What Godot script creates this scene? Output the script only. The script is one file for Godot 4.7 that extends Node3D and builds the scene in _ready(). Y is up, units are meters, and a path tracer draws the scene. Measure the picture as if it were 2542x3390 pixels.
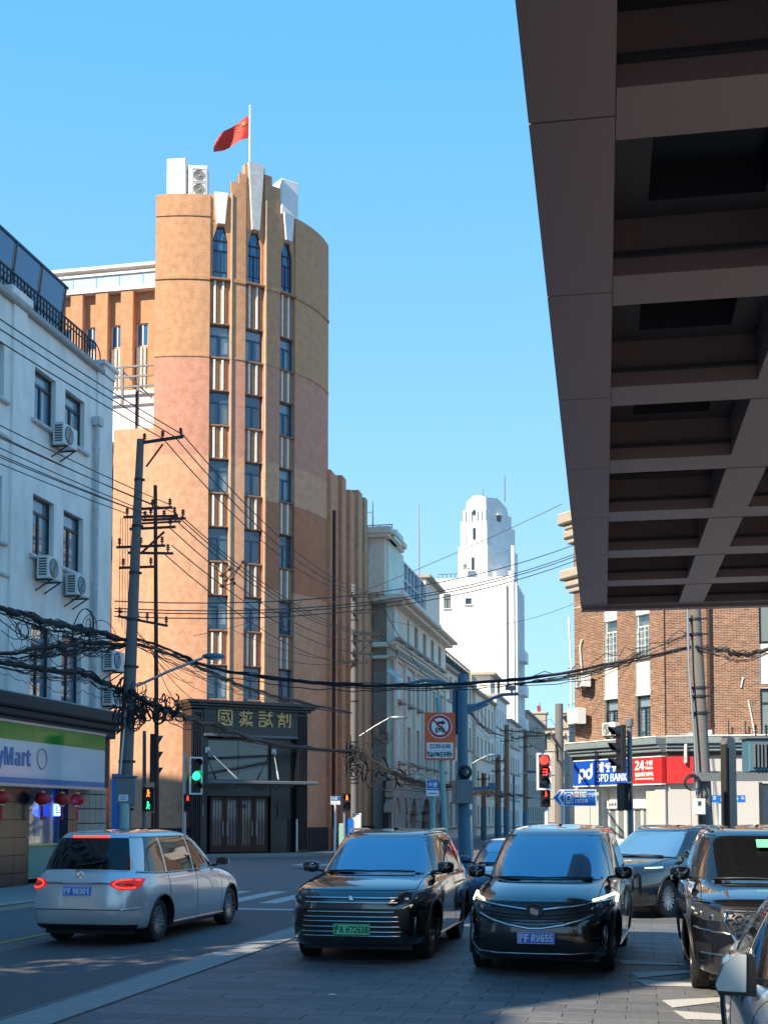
extends Node3D

# ---------------------------------------------------------------- helpers
const FOC := 4200.0
const EYE := 1.92
const HORIZON := 2700.0
const MIDX := 1271.0
var PITCH := deg_to_rad(3.2)
var taken := {}
var mt := {}
var rng := RandomNumberGenerator.new()
var MAIN := Vector3(0.2, 0, -0.98).normalized()     # the street runs this way
var SIDE := Vector3(0.98, 0, 0.2).normalized()      # and the side street this way

class B:
	var v := PackedVector3Array()
	var n := PackedVector3Array()
	var c := PackedColorArray()
	var col := Color(1, 1, 1)
	func tri(a: Vector3, b: Vector3, d: Vector3, na: Vector3, nb: Vector3, nd: Vector3) -> void:
		if (d - a).cross(b - a).dot(na + nb + nd) < 0.0:
			v.append(a); v.append(d); v.append(b)
			n.append(na); n.append(nd); n.append(nb)
		else:
			v.append(a); v.append(b); v.append(d)
			n.append(na); n.append(nb); n.append(nd)
		c.append(col); c.append(col); c.append(col)
	func quad(a: Vector3, b: Vector3, d: Vector3, e: Vector3, out: Vector3) -> void:
		var m := (d - a).cross(e - b).normalized()
		if m.dot(out) < 0.0:
			m = -m
		tri(a, b, d, m, m, m)
		tri(a, d, e, m, m, m)
	func quadn(a: Vector3, b: Vector3, d: Vector3, e: Vector3, na: Vector3, nb: Vector3, nd: Vector3, ne: Vector3) -> void:
		tri(a, b, d, na, nb, nd)
		tri(a, d, e, na, nd, ne)
	func box(p: Vector3, s: Vector3, t := Basis()) -> void:
		var x := t.x * s.x * 0.5
		var y := t.y * s.y * 0.5
		var z := t.z * s.z * 0.5
		quad(p + x - y - z, p + x + y - z, p + x + y + z, p + x - y + z, t.x)
		quad(p - x - y - z, p - x + y - z, p - x + y + z, p - x - y + z, -t.x)
		quad(p - x + y - z, p + x + y - z, p + x + y + z, p - x + y + z, t.y)
		quad(p - x - y - z, p + x - y - z, p + x - y + z, p - x - y + z, -t.y)
		quad(p - x - y + z, p + x - y + z, p + x + y + z, p - x + y + z, t.z)
		quad(p - x - y - z, p + x - y - z, p + x + y - z, p - x + y - z, -t.z)
	func span(x0: float, x1: float, y0: float, y1: float, z0: float, z1: float) -> void:
		box(Vector3(x0 + x1, y0 + y1, z0 + z1) * 0.5, Vector3(absf(x1 - x0), absf(y1 - y0), absf(z1 - z0)))
	func bev(x0: float, x1: float, y0: float, y1: float, z0: float, z1: float, r: float) -> void:
		# a box whose +z face has chamfered edges
		var o := [Vector3(x0, y0, z1 - r), Vector3(x1, y0, z1 - r), Vector3(x1, y1, z1 - r), Vector3(x0, y1, z1 - r)]
		var i := [Vector3(x0 + r, y0 + r, z1), Vector3(x1 - r, y0 + r, z1), Vector3(x1 - r, y1 - r, z1), Vector3(x0 + r, y1 - r, z1)]
		var k := [Vector3(x0, y0, z0), Vector3(x1, y0, z0), Vector3(x1, y1, z0), Vector3(x0, y1, z0)]
		var d := [Vector3(0, -1, 0), Vector3(1, 0, 0), Vector3(0, 1, 0), Vector3(-1, 0, 0)]
		quad(i[0], i[1], i[2], i[3], Vector3(0, 0, 1))
		for q in 4:
			var w := (q + 1) % 4
			quad(o[q], o[w], i[w], i[q], d[q] + Vector3(0, 0, 1))
			quad(k[q], k[w], o[w], o[q], d[q])
	func bar(a: Vector3, b: Vector3, w: float, h := -1.0, up := Vector3.UP) -> void:
		var z := (b - a)
		var l := z.length()
		if l < 1e-5:
			return
		z /= l
		var u := up if absf(z.dot(up)) < 0.98 else Vector3(1, 0, 0)
		var x := u.cross(z).normalized()
		box((a + b) * 0.5, Vector3(w, h if h > 0.0 else w, l), Basis(x, z.cross(x), z))
	func cone(a: Vector3, b: Vector3, ra: float, rb: float, k := 12, caps := true) -> void:
		var z := (b - a).normalized()
		var u := Vector3.UP if absf(z.y) < 0.9 else Vector3(1, 0, 0)
		var x := u.cross(z).normalized()
		var y := z.cross(x)
		for i in k:
			var p := TAU * i / k
			var q := TAU * (i + 1) / k
			var d := x * cos(p) + y * sin(p)
			var e := x * cos(q) + y * sin(q)
			quadn(a + d * ra, a + e * ra, b + e * rb, b + d * rb, d, e, e, d)
			if caps:
				tri(a, a + d * ra, a + e * ra, -z, -z, -z)
				tri(b, b + d * rb, b + e * rb, z, z, z)
	func tube(p: Array, r: float, k := 6) -> void:
		var px := Vector3.ZERO
		var rings := []
		for i in p.size():
			var t: Vector3 = (p[mini(i + 1, p.size() - 1)] - p[maxi(i - 1, 0)]).normalized()
			var u := Vector3.UP if absf(t.y) < 0.95 else Vector3(1, 0, 0)
			if i == 0:
				px = u.cross(t).normalized()
			else:
				px = (px - t * px.dot(t)).normalized()
			var py := t.cross(px)
			var ring := []
			for j in k:
				var g := TAU * j / k
				ring.append(px * cos(g) + py * sin(g))
			rings.append(ring)
		for i in p.size() - 1:
			for j in k:
				var m := (j + 1) % k
				var a: Vector3 = rings[i][j]; var b: Vector3 = rings[i][m]
				var d: Vector3 = rings[i + 1][m]; var e: Vector3 = rings[i + 1][j]
				quadn(p[i] + a * r, p[i] + b * r, p[i + 1] + d * r, p[i + 1] + e * r, a, b, d, e)
	func poly(pts: PackedVector2Array, z0: float, z1: float, t := Transform3D()) -> void:
		# a flat outline in x, y given a thickness along z
		var ids := Geometry2D.triangulate_polygon(pts)
		var zn := t.basis.z.normalized()
		for i in range(0, ids.size(), 3):
			var a := pts[ids[i]]; var b := pts[ids[i + 1]]; var d := pts[ids[i + 2]]
			tri(t * Vector3(a.x, a.y, z1), t * Vector3(b.x, b.y, z1), t * Vector3(d.x, d.y, z1), zn, zn, zn)
			tri(t * Vector3(a.x, a.y, z0), t * Vector3(b.x, b.y, z0), t * Vector3(d.x, d.y, z0), -zn, -zn, -zn)
		var s := 1.0 if Geometry2D.is_polygon_clockwise(pts) else -1.0
		for i in pts.size():
			var a := pts[i]; var b := pts[(i + 1) % pts.size()]
			var e := (b - a).normalized()
			quad(t * Vector3(a.x, a.y, z0), t * Vector3(b.x, b.y, z0), t * Vector3(b.x, b.y, z1), t * Vector3(a.x, a.y, z1), t.basis * Vector3(-e.y, e.x, 0) * s)
	func lathe(prof: Array, t: Transform3D, k := 20) -> void:
		# profile points (radius, along) turned about t's z axis, smooth
		for i in prof.size() - 1:
			var a: Vector2 = prof[i]; var b: Vector2 = prof[i + 1]
			var e := (b - a)
			var nn := Vector2(e.y, -e.x).normalized()
			for j in k:
				var p := TAU * j / k; var q := TAU * (j + 1) / k
				var d := Vector3(cos(p), sin(p), 0); var g := Vector3(cos(q), sin(q), 0)
				var zz := Vector3(0, 0, 1)
				quadn(t * (d * a.x + zz * a.y), t * (g * a.x + zz * a.y), t * (g * b.x + zz * b.y), t * (d * b.x + zz * b.y), t.basis * (d * nn.x + zz * nn.y), t.basis * (g * nn.x + zz * nn.y), t.basis * (g * nn.x + zz * nn.y), t.basis * (d * nn.x + zz * nn.y))
	func ball(p: Vector3, s: Vector3, k := 12) -> void:
		for i in k / 2:
			for j in k:
				var f := func(ii, jj):
					var th = PI * ii / (k / 2); var ph = TAU * jj / k
					return Vector3(sin(th) * cos(ph), cos(th), sin(th) * sin(ph))
				var a: Vector3 = f.call(i, j); var b: Vector3 = f.call(i, j + 1)
				var d: Vector3 = f.call(i + 1, j + 1); var e: Vector3 = f.call(i + 1, j)
				quadn(p + a * s, p + b * s, p + d * s, p + e * s, a, b, d, e)
	func add(o: B, t: Transform3D) -> void:
		for i in o.v.size():
			v.append(t * o.v[i]); n.append((t.basis * o.n[i]).normalized()); c.append(o.c[i])
	func wall(x0: float, x1: float, y0: float, y1: float, z: float, holes: Array, deep := 0.2) -> void:
		# an upright sheet at z with real openings [x0, x1, y0, y1] and their reveals
		var xs := [x0, x1]; var ys := [y0, y1]
		for h in holes:
			for q in [h[0], h[1]]:
				if q > x0 and q < x1 and not xs.has(q): xs.append(q)
			for q in [h[2], h[3]]:
				if q > y0 and q < y1 and not ys.has(q): ys.append(q)
		xs.sort(); ys.sort()
		for i in xs.size() - 1:
			for j in ys.size() - 1:
				var mx = (xs[i] + xs[i + 1]) * 0.5; var my = (ys[j] + ys[j + 1]) * 0.5
				var open := false
				for h in holes:
					if mx > h[0] and mx < h[1] and my > h[2] and my < h[3]:
						open = true
				if not open:
					quad(Vector3(xs[i], ys[j], z), Vector3(xs[i + 1], ys[j], z), Vector3(xs[i + 1], ys[j + 1], z), Vector3(xs[i], ys[j + 1], z), Vector3(0, 0, 1))
		for h in holes:
			var a := Vector3(h[0], h[2], z); var b := Vector3(h[1], h[2], z); var d := Vector3(h[1], h[3], z); var e := Vector3(h[0], h[3], z)
			var k := Vector3(0, 0, -deep)
			quad(a, b, b + k, a + k, Vector3(0, 1, 0))
			quad(e, d, d + k, e + k, Vector3(0, -1, 0))
			quad(a, e, e + k, a + k, Vector3(1, 0, 0))
			quad(b, d, d + k, b + k, Vector3(-1, 0, 0))
	func mesh() -> ArrayMesh:
		var m := ArrayMesh.new()
		var a := []
		a.resize(Mesh.ARRAY_MAX)
		a[Mesh.ARRAY_VERTEX] = v
		a[Mesh.ARRAY_NORMAL] = n
		a[Mesh.ARRAY_COLOR] = c
		m.add_surface_from_arrays(Mesh.PRIMITIVE_TRIANGLES, a)
		return m

func V(x, y, d) -> Vector3:
	return Vector3(x, y, -d)

# the point d metres ahead that stands at this place of the photograph
func at(px, py, d) -> Vector3:
	var u: float = (px - MIDX) / FOC
	var w: float = -(py - (HORIZON - FOC * tan(PITCH))) / FOC
	var r := Vector3(u, w * cos(PITCH) + sin(PITCH), cos(PITCH) - w * sin(PITCH))
	r *= d / r.z
	return Vector3(r.x, r.y + EYE, -d)

func numbered(nm: String) -> String:
	var k: int = taken.get(nm, 0)
	taken[nm] = k + 1
	return nm if k == 0 else "%s_%03d" % [nm, k]

func tag(o: Node, label: String, cat: String, group := "", kind := "") -> void:
	if label: o.set_meta("label", label)
	if cat: o.set_meta("category", cat)
	if group: o.set_meta("group", group)
	if kind: o.set_meta("kind", kind)

func thing(nm: String, label: String, cat: String, xf := Transform3D(), group := "") -> Node3D:
	var o := Node3D.new()
	o.name = numbered(nm)
	add_child(o)
	o.transform = xf
	tag(o, label, cat, group)
	return o

func part(parent: Node, nm: String, b: B, m: Material, xf := Transform3D()) -> MeshInstance3D:
	var o := MeshInstance3D.new()
	o.name = nm
	o.mesh = b.mesh()
	o.material_override = m
	parent.add_child(o, true)
	o.transform = xf
	return o

func piece(parent: Node, nm: String, mesh: Mesh, m: Material, xf: Transform3D) -> MeshInstance3D:
	var o := MeshInstance3D.new()
	o.name = nm
	o.mesh = mesh
	o.material_override = m
	parent.add_child(o, true)
	o.transform = xf
	return o

func solo(nm: String, b: B, m: Material, label: String, cat: String, group := "", xf := Transform3D()) -> MeshInstance3D:
	var o := part(self, numbered(nm), b, m, xf)
	tag(o, label, cat, group)
	return o

func struct(nm: String, b: B, m: Material, xf := Transform3D()) -> MeshInstance3D:
	var o := part(self, numbered(nm), b, m, xf)
	o.set_meta("kind", "structure")
	return o

# a frame on a facade: x to the right along it, y up, z out of it
func frame(x, d, dir: Vector3, y := 0.0) -> Transform3D:
	var xx := dir.normalized()
	return Transform3D(Basis(xx, Vector3.UP, xx.cross(Vector3.UP)), V(x, y, d))

func noise_tex(freq: float, lo: float, hi: float, sd: int, oct := 4, size := 512, bump := false) -> NoiseTexture2D:
	var f := FastNoiseLite.new()
	f.seed = sd
	f.noise_type = FastNoiseLite.TYPE_SIMPLEX_SMOOTH
	f.frequency = freq
	f.fractal_octaves = oct
	var t := NoiseTexture2D.new()
	t.width = size; t.height = size
	t.seamless = true
	t.noise = f
	if bump:
		t.as_normal_map = true
		t.bump_strength = hi
	else:
		var g := Gradient.new()
		g.offsets = PackedFloat32Array([0.0, 0.32, 0.68, 1.0])
		g.colors = PackedColorArray([Color(lo, lo, lo), Color(lerpf(lo, hi, 0.45), lerpf(lo, hi, 0.42), lerpf(lo, hi, 0.4)), Color(lerpf(lo, hi, 0.8), lerpf(lo, hi, 0.8), lerpf(lo, hi, 0.8)), Color(hi, hi, hi)])
		t.color_ramp = g
	return t

func lin(r, g, b) -> Color:
	return Color(r, g, b).linear_to_srgb()

func mat(key: String, r, g, b, rough := 0.8, metal := 0.0) -> StandardMaterial3D:
	var m := StandardMaterial3D.new()
	m.resource_name = key
	m.albedo_color = lin(r, g, b)
	m.roughness = rough
	m.metallic = metal
	mt[key] = m
	return m

func worn(key: String, r, g, b, rough: float, tex: String, metres: float, bump := "", bumps := 0.4) -> StandardMaterial3D:
	var m := mat(key, r, g, b, rough)
	m.albedo_texture = mt[tex]
	m.uv1_triplanar = true
	m.uv1_world_triplanar = true
	m.uv1_scale = Vector3.ONE / metres
	if bump:
		m.normal_enabled = true
		m.normal_texture = mt[bump]
		m.normal_scale = bumps
	return m

func glow(key: String, r, g, b, e: float) -> StandardMaterial3D:
	var m := mat(key, r * 0.5, g * 0.5, b * 0.5, 0.4)
	m.emission_enabled = true
	m.emission = lin(r, g, b)
	m.emission_energy_multiplier = e
	return m

# strokes: pairs of digits on a 0..9 square, x to the right and y up
func strokes(b: B, text: String, x: float, y: float, s: float, w: float, z0: float, z1: float) -> void:
	for st in text.split(" ", false):
		var k := st.length() / 2
		for i in k - 1:
			var p := Vector3(x + int(st[i * 2]) / 9.0 * s, y + int(st[i * 2 + 1]) / 9.0 * s, (z0 + z1) * 0.5)
			var q := Vector3(x + int(st[i * 2 + 2]) / 9.0 * s, y + int(st[i * 2 + 3]) / 9.0 * s, (z0 + z1) * 0.5)
			var e := (q - p).normalized()
			b.box((p + q) * 0.5, Vector3((q - p).length() + w * 0.8, w, z1 - z0), Basis(e, Vector3(-e.y, e.x, 0), Vector3(0, 0, 1)))

const GLYPH := {
	"guo": "0999900009 2777 2545432325 2141 5881 7452",
	"yao": "1898 3937 6967 3656533336 3454 0726 2413 8674 7485 0292 5250 4210 5290",
	"shi4": "0949 0747 0545 0343400003 5797 5474 6452 5172 7975829190 8999",
	"ji4": "3938 0767 1636 2547 4656 5425 1410 5450 1454 1252 7873 989080",
	"hu": "0917 0614 0022 5969 3888 8555 3855 3830",
	"pu": "0917 0614 0022 3797 4541 4585 8580 4383 4161 6960 7998",
	"fa": "2845 0666 6888 4460 2585 8530",
	"yin": "1804 0848 0646 2621 2141 5989 5955 5585 5953 8988 5720 6690",
	"hang": "2905 1613 1310 4888 4595 7570 7060",
	"xiao": "5950 5040 2613 8694",
	"shi2": "0848400008 0444 5797 7970 6060 6354",
	"zi": "1838 2718 1888801018 1585 1282",
	"zhu": "0848400008 0545 0242 5696 9690 9070 6852 5220",
	"fu": "0848400020 0810 0545 0242 5989 5950 5585 8520 6394",
	"wu": "3905 1878 7804 2684 0494 7490 9060 4410",
	"chu": "0939270525 0900 6946 6999 4676 3393 6360 5140 7291",
	"yan": "0917 0614 0022 3957 5777 7764 3353533010 3484804044",
	"xian": "2904 0434 3410 1030 5999 4696 4373 6993 8998",
	"dan": "2836 7866 1777731317 1575 0292 4740",
	"wei": "2905 1510 4948 3888 4633 7552 2090",
	"che": "1888 4914 1474 5650 0393",
	"liang": "0949 2904 0545 2840 4999 5777 5750 7790 6957",
	"wai": "2904 0646 4610 2434 6960 6595",
	"hao": "2878742428 0595 3573 7360 6040",
	"dong": "1888 4904 0494 5550 5040 3312 7391",
	"lu": "0838350508 2520 0030 0520 6946 4888 8833 5794 4474 4070 7440",
	"xi": "0999 3936 6966 1686801016 1383",
	"zhong": "1777731317 4940",
	"nan": "1888 5957 1686 1610 8680 3676 3474 5430",
}

# lettering as solid type: left-bottom at p, height of capitals h, in the frame of the parent
func type_mesh(parent: Node, nm: String, text: String, h: float, at_p: Vector3, m: Material, depth := 0.01, wide := 0.0, bold := true) -> MeshInstance3D:
	var t := TextMesh.new()
	var f := SystemFont.new()
	f.font_names = PackedStringArray(["Droid Sans"])
	f.font_weight = 700 if bold else 400
	t.font = f
	t.text = text
	t.font_size = 48
	t.depth = 1.0
	t.pixel_size = 0.01
	t.curve_step = 2.0
	t.horizontal_alignment = HORIZONTAL_ALIGNMENT_LEFT
	t.vertical_alignment = VERTICAL_ALIGNMENT_BOTTOM
	var o := MeshInstance3D.new()
	o.name = nm
	o.mesh = t
	o.material_override = m
	parent.add_child(o, true)
	var ab := t.get_aabb()
	var sy := h / ab.size.y
	var sx := sy if wide <= 0.0 else wide / ab.size.x
	o.transform = Transform3D(Basis.from_scale(Vector3(sx, sy, depth)), at_p - Vector3(ab.position.x * sx, ab.position.y * sy, 0))
	return o

# ---------------------------------------------------------------- camera, sky, sun
func set_up() -> void:
	var cam := Camera3D.new()
	cam.name = "camera"
	cam.projection = Camera3D.PROJECTION_FRUSTUM
	cam.near = 0.1
	cam.far = 900.0
	cam.size = 3390.0 / FOC * 0.1
	cam.frustum_offset = Vector2(0, (HORIZON - FOC * tan(PITCH) - 1695.0) / FOC * 0.1)
	cam.position = Vector3(0, EYE, 0)
	cam.rotation = Vector3(PITCH, 0, 0)
	add_child(cam)
	cam.current = true
	var sm := ProceduralSkyMaterial.new()
	sm.sky_top_color = lin(0.05, 0.315, 0.71)
	sm.sky_horizon_color = lin(0.44, 0.71, 0.87)
	sm.sky_curve = 0.25
	sm.sky_energy_multiplier = 0.885
	sm.ground_bottom_color = lin(0.10, 0.10, 0.11)
	sm.ground_horizon_color = lin(0.30, 0.42, 0.50)
	sm.sun_angle_max = 4.0
	var sky := Sky.new()
	sky.sky_material = sm
	var e := Environment.new()
	e.background_mode = Environment.BG_SKY
	e.sky = sky
	e.tonemap_mode = Environment.TONE_MAPPER_LINEAR
	e.tonemap_exposure = 2.0
	e.sdfgi_enabled = true
	e.ssao_enabled = true
	e.ssil_enabled = true
	var we := WorldEnvironment.new()
	we.environment = e
	add_child(we)
	var sun := DirectionalLight3D.new()
	sun.name = "sun"
	sun.light_color = Color(1.0, 0.93, 0.82)
	sun.light_energy = 1.5
	sun.light_angular_distance = 0.5
	sun.shadow_enabled = true
	add_child(sun)
	var el := deg_to_rad(40.0)
	var az := deg_to_rad(47.0)
	var to_sun := Vector3(-sin(az) * cos(el), sin(el), cos(az) * cos(el))
	sun.look_at_from_position(Vector3.ZERO, -to_sun, Vector3.UP)

func set_materials() -> void:
	mt["mottle"] = noise_tex(0.022, 0.85, 1.0, 3, 6)
	mt["stain"] = noise_tex(0.009, 0.88, 1.0, 11, 5)
	mt["grain"] = noise_tex(0.06, 0.60, 1.0, 5, 4)
	mt["fine_bump"] = noise_tex(0.08, 0, 3.0, 7, 4, 512, true)
	mt["soft_bump"] = noise_tex(0.015, 0, 2.0, 8, 4, 512, true)
	# stucco, stone, plaster
	var m := worn("stucco", 1, 1, 1, 0.9, "mottle", 5.0, "fine_bump", 0.25)
	m.vertex_color_use_as_albedo = true
	m.uv1_scale = Vector3(0.20, 0.15, 0.20)
	m = worn("stone", 1, 1, 1, 0.9, "mottle", 2.2, "fine_bump", 0.4)
	m.vertex_color_use_as_albedo = true
	worn("plaster_white", 0.88, 0.84, 0.78, 0.85, "stain", 6.0, "fine_bump", 0.15).uv1_scale = Vector3(0.30, 0.12, 0.30)
	worn("plaster_grey", 0.60, 0.60, 0.60, 0.85, "mottle", 4.0, "fine_bump", 0.2)
	worn("trim_grey", 0.40, 0.40, 0.39, 0.85, "mottle", 2.0)
	worn("trim_brown", 0.30, 0.17, 0.10, 0.85, "mottle", 2.0)
	worn("rib_white", 0.80, 0.76, 0.70, 0.7, "stain", 1.5)
	worn("dark_cornice", 0.055, 0.05, 0.048, 0.7, "grain", 2.0)
	worn("black_stone", 0.016, 0.018, 0.024, 0.22, "grain", 1.5)
	worn("maroon", 0.12, 0.03, 0.025, 0.7, "mottle", 2.0)
	worn("mint", 0.68, 0.83, 0.73, 0.8, "stain", 5.0)
	worn("cream", 0.80, 0.72, 0.60, 0.85, "mottle", 3.0, "fine_bump", 0.3)
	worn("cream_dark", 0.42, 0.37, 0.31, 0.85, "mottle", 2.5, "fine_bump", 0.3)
	worn("ashlar", 0.44, 0.39, 0.33, 0.9, "mottle", 1.6, "fine_bump", 0.5)
	worn("tower_white", 0.80, 0.80, 0.79, 0.85, "stain", 9.0)
	worn("roofing", 0.12, 0.12, 0.125, 0.9, "grain", 3.0)
	m = worn("brick", 1, 1, 1, 0.85, "grain", 0.9, "fine_bump", 0.3)
	m.vertex_color_use_as_albedo = true
	worn("mortar", 0.62, 0.55, 0.46, 0.95, "grain", 0.6)
	worn("slate_band", 0.20, 0.25, 0.27, 0.5, "stain", 2.0)
	worn("pebbledash", 0.62, 0.62, 0.61, 0.95, "grain", 0.35, "fine_bump", 0.7)
	# ground
	worn("asphalt", 0.145, 0.148, 0.155, 0.75, "mottle", 3.0, "fine_bump", 0.5)
	worn("asphalt_new", 0.115, 0.118, 0.125, 0.75, "grain", 1.5, "fine_bump", 0.5)
	worn("concrete", 0.30, 0.30, 0.29, 0.85, "mottle", 1.2, "fine_bump", 0.4)
	worn("kerbstone", 0.34, 0.35, 0.34, 0.8, "mottle", 1.0)
	worn("paver_joint", 0.03, 0.03, 0.032, 0.95, "grain", 0.5)
	for i in 3:
		worn("paver%d" % i, [0.12, 0.14, 0.16][i], [0.123, 0.143, 0.163][i], [0.13, 0.15, 0.17][i], 0.6, "mottle", 1.3, "fine_bump", 0.35)
	worn("road_paint", 0.66, 0.67, 0.66, 0.7, "grain", 0.7)
	worn("yellow_paint", 0.62, 0.42, 0.10, 0.7, "grain", 0.7)
	# metals and poles
	worn("pole_concrete", 0.17, 0.165, 0.16, 0.9, "mottle", 0.8, "fine_bump", 0.4)
	worn("pole_dark", 0.075, 0.07, 0.068, 0.8, "mottle", 0.8)
	worn("pole_mint", 0.28, 0.50, 0.46, 0.5, "mottle", 0.9)
	worn("pole_blue", 0.075, 0.19, 0.27, 0.5, "mottle", 0.9)
	worn("rust_pipe", 0.10, 0.04, 0.025, 0.7, "grain", 0.5)
	worn("steel_grey", 0.16, 0.18, 0.20, 0.45, "mottle", 0.8)
	mat("galv", 0.42, 0.45, 0.47, 0.4, 0.7)
	mat("iron", 0.02, 0.02, 0.022, 0.5)
	mat("cable", 0.012, 0.012, 0.014, 0.6)
	mat("wire", 0.03, 0.022, 0.02, 0.6)
	mat("ac_white", 0.62, 0.63, 0.62, 0.5)
	mat("ac_grille", 0.06, 0.065, 0.07, 0.5)
	mat("black_plastic", 0.012, 0.012, 0.014, 0.45)
	mat("rubber", 0.014, 0.014, 0.015, 0.75)
	mat("white_paint", 0.80, 0.80, 0.80, 0.4)
	mat("gold", 0.78, 0.52, 0.20, 0.35, 0.15)
	mat("red_fabric", 0.45, 0.03, 0.02, 0.7)
	mat("lantern_red", 0.52, 0.02, 0.015, 0.5)
	mat("deck_panel", 0.33, 0.21, 0.185, 0.38, 0.25)
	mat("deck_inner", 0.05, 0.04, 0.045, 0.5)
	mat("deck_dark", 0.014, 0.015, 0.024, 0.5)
	# glass
	mat("frame_blue", 0.03, 0.09, 0.17, 0.4)
	mat("frame_dark", 0.018, 0.022, 0.028, 0.4)
	mat("frame_white", 0.62, 0.64, 0.63, 0.5)
	m = mat("pane", 0.10, 0.22, 0.32, 0.03)
	m.transparency = BaseMaterial3D.TRANSPARENCY_ALPHA
	m.albedo_color.a = 0.30
	m.metallic_specular = 0.7
	m = mat("pane_dark", 0.018, 0.035, 0.05, 0.04)
	m.metallic_specular = 0.75
	m = mat("pane_blue", 0.03, 0.12, 0.25, 0.04)
	m.metallic_specular = 0.8
	mat("pane_grey", 0.16, 0.19, 0.19, 0.08)
	mat("interior", 0.03, 0.035, 0.04, 0.9)
	mat("curtain", 0.74, 0.76, 0.76, 0.9)
	mat("curtain_warm", 0.48, 0.34, 0.24, 0.9)
	mat("blind_grey", 0.30, 0.31, 0.31, 0.8)
	# signs
	mat("sign_orange", 0.85, 0.12, 0.03, 0.45)
	mat("sign_blue", 0.005, 0.13, 0.50, 0.45)
	mat("sign_blue_deep", 0.006, 0.07, 0.42, 0.4)
	mat("sign_red", 0.52, 0.022, 0.022, 0.4)
	mat("sign_white", 0.78, 0.80, 0.80, 0.45)
	mat("sign_black", 0.015, 0.015, 0.018, 0.5)
	mat("shop_green", 0.008, 0.26, 0.035, 0.12)
	mat("shop_white", 0.66, 0.68, 0.70, 0.12)
	mat("shop_blue", 0.003, 0.17, 0.44, 0.2)
	mat("teal_panel", 0.02, 0.25, 0.24, 0.3)
	mat("plate_blue", 0.01, 0.16, 0.70, 0.4)
	mat("plate_green", 0.16, 0.74, 0.38, 0.4)
	glow("lamp_red", 1.0, 0.03, 0.02, 2.2)
	glow("lamp_green", 0.02, 0.9, 0.25, 1.8)
	glow("lamp_amber", 1.0, 0.18, 0.02, 1.8)
	glow("led_blue", 0.03, 0.10, 1.0, 1.8)
	glow("led_cyan", 0.45, 0.8, 1.0, 1.6)
	glow("drl", 1.0, 0.86, 0.50, 3.0)
	glow("tail_red", 0.75, 0.02, 0.012, 0.22)
	# vehicle materials
	m = mat("paint_black", 0.008, 0.008, 0.010, 0.08)
	m.clearcoat_enabled = true; m.clearcoat = 1.0; m.clearcoat_roughness = 0.02
	m.metallic_specular = 0.9
	m = mat("paint_grey", 0.022, 0.022, 0.024, 0.16, 0.5)
	m.clearcoat_enabled = true; m.clearcoat = 1.0; m.clearcoat_roughness = 0.02
	m.metallic_specular = 0.7
	m = mat("paint_silver", 0.58, 0.61, 0.63, 0.26, 0.45)
	m.clearcoat_enabled = true; m.clearcoat = 1.0; m.clearcoat_roughness = 0.03
	m = mat("paint_white", 0.62, 0.66, 0.68, 0.25)
	m.clearcoat_enabled = true; m.clearcoat = 1.0; m.clearcoat_roughness = 0.02
	m = mat("paint_navy", 0.01, 0.04, 0.10, 0.12)
	m.clearcoat_enabled = true; m.clearcoat = 1.0; m.clearcoat_roughness = 0.02
	m = mat("windscreen", 0.16, 0.34, 0.48, 0.04, 0.55)
	m.metallic_specular = 0.9
	m = mat("auto_glass", 0.012, 0.014, 0.018, 0.03)
	m.metallic_specular = 0.95
	m = mat("auto_glass_dark", 0.006, 0.007, 0.009, 0.03)
	m.metallic_specular = 0.5
	mat("chrome", 0.62, 0.64, 0.66, 0.10, 1.0)
	mat("chrome_soft", 0.42, 0.44, 0.46, 0.22, 1.0)
	mat("alloy", 0.45, 0.46, 0.47, 0.28, 0.9)
	mat("alloy_dark", 0.06, 0.06, 0.065, 0.3, 0.8)
	mat("lamp_glass", 0.05, 0.055, 0.06, 0.05, 0.3)
	mat("seam", 0.004, 0.004, 0.005, 0.8)
	mat("leaf", 0.07, 0.10, 0.03, 0.7)
	mat("bark", 0.16, 0.13, 0.10, 0.9)

func _ready() -> void:
	rng.seed = 20240217
	set_up()
	set_materials()
	build_ground()
	build_shop_house()
	build_tower_house()
	build_mint_house()
	build_far_street()
	build_white_tower()
	build_brick_bank()
	build_deck()
	build_beside_us()
	build_cars()
	build_street_furniture()
	build_wires()

# ---------------------------------------------------------------- shared building pieces
var unit: ArrayMesh

func ub(parent: Node, nm: String, m: Material, x0, x1, y0, y1, z0, z1) -> MeshInstance3D:
	if unit == null:
		var b := B.new()
		b.box(Vector3.ZERO, Vector3.ONE)
		unit = b.mesh()
	return piece(parent, nm, unit, m, Transform3D(Basis.from_scale(Vector3(absf(x1 - x0), absf(y1 - y0), absf(z1 - z0))), Vector3(x0 + x1, y0 + y1, z0 + z1) * 0.5))

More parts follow.
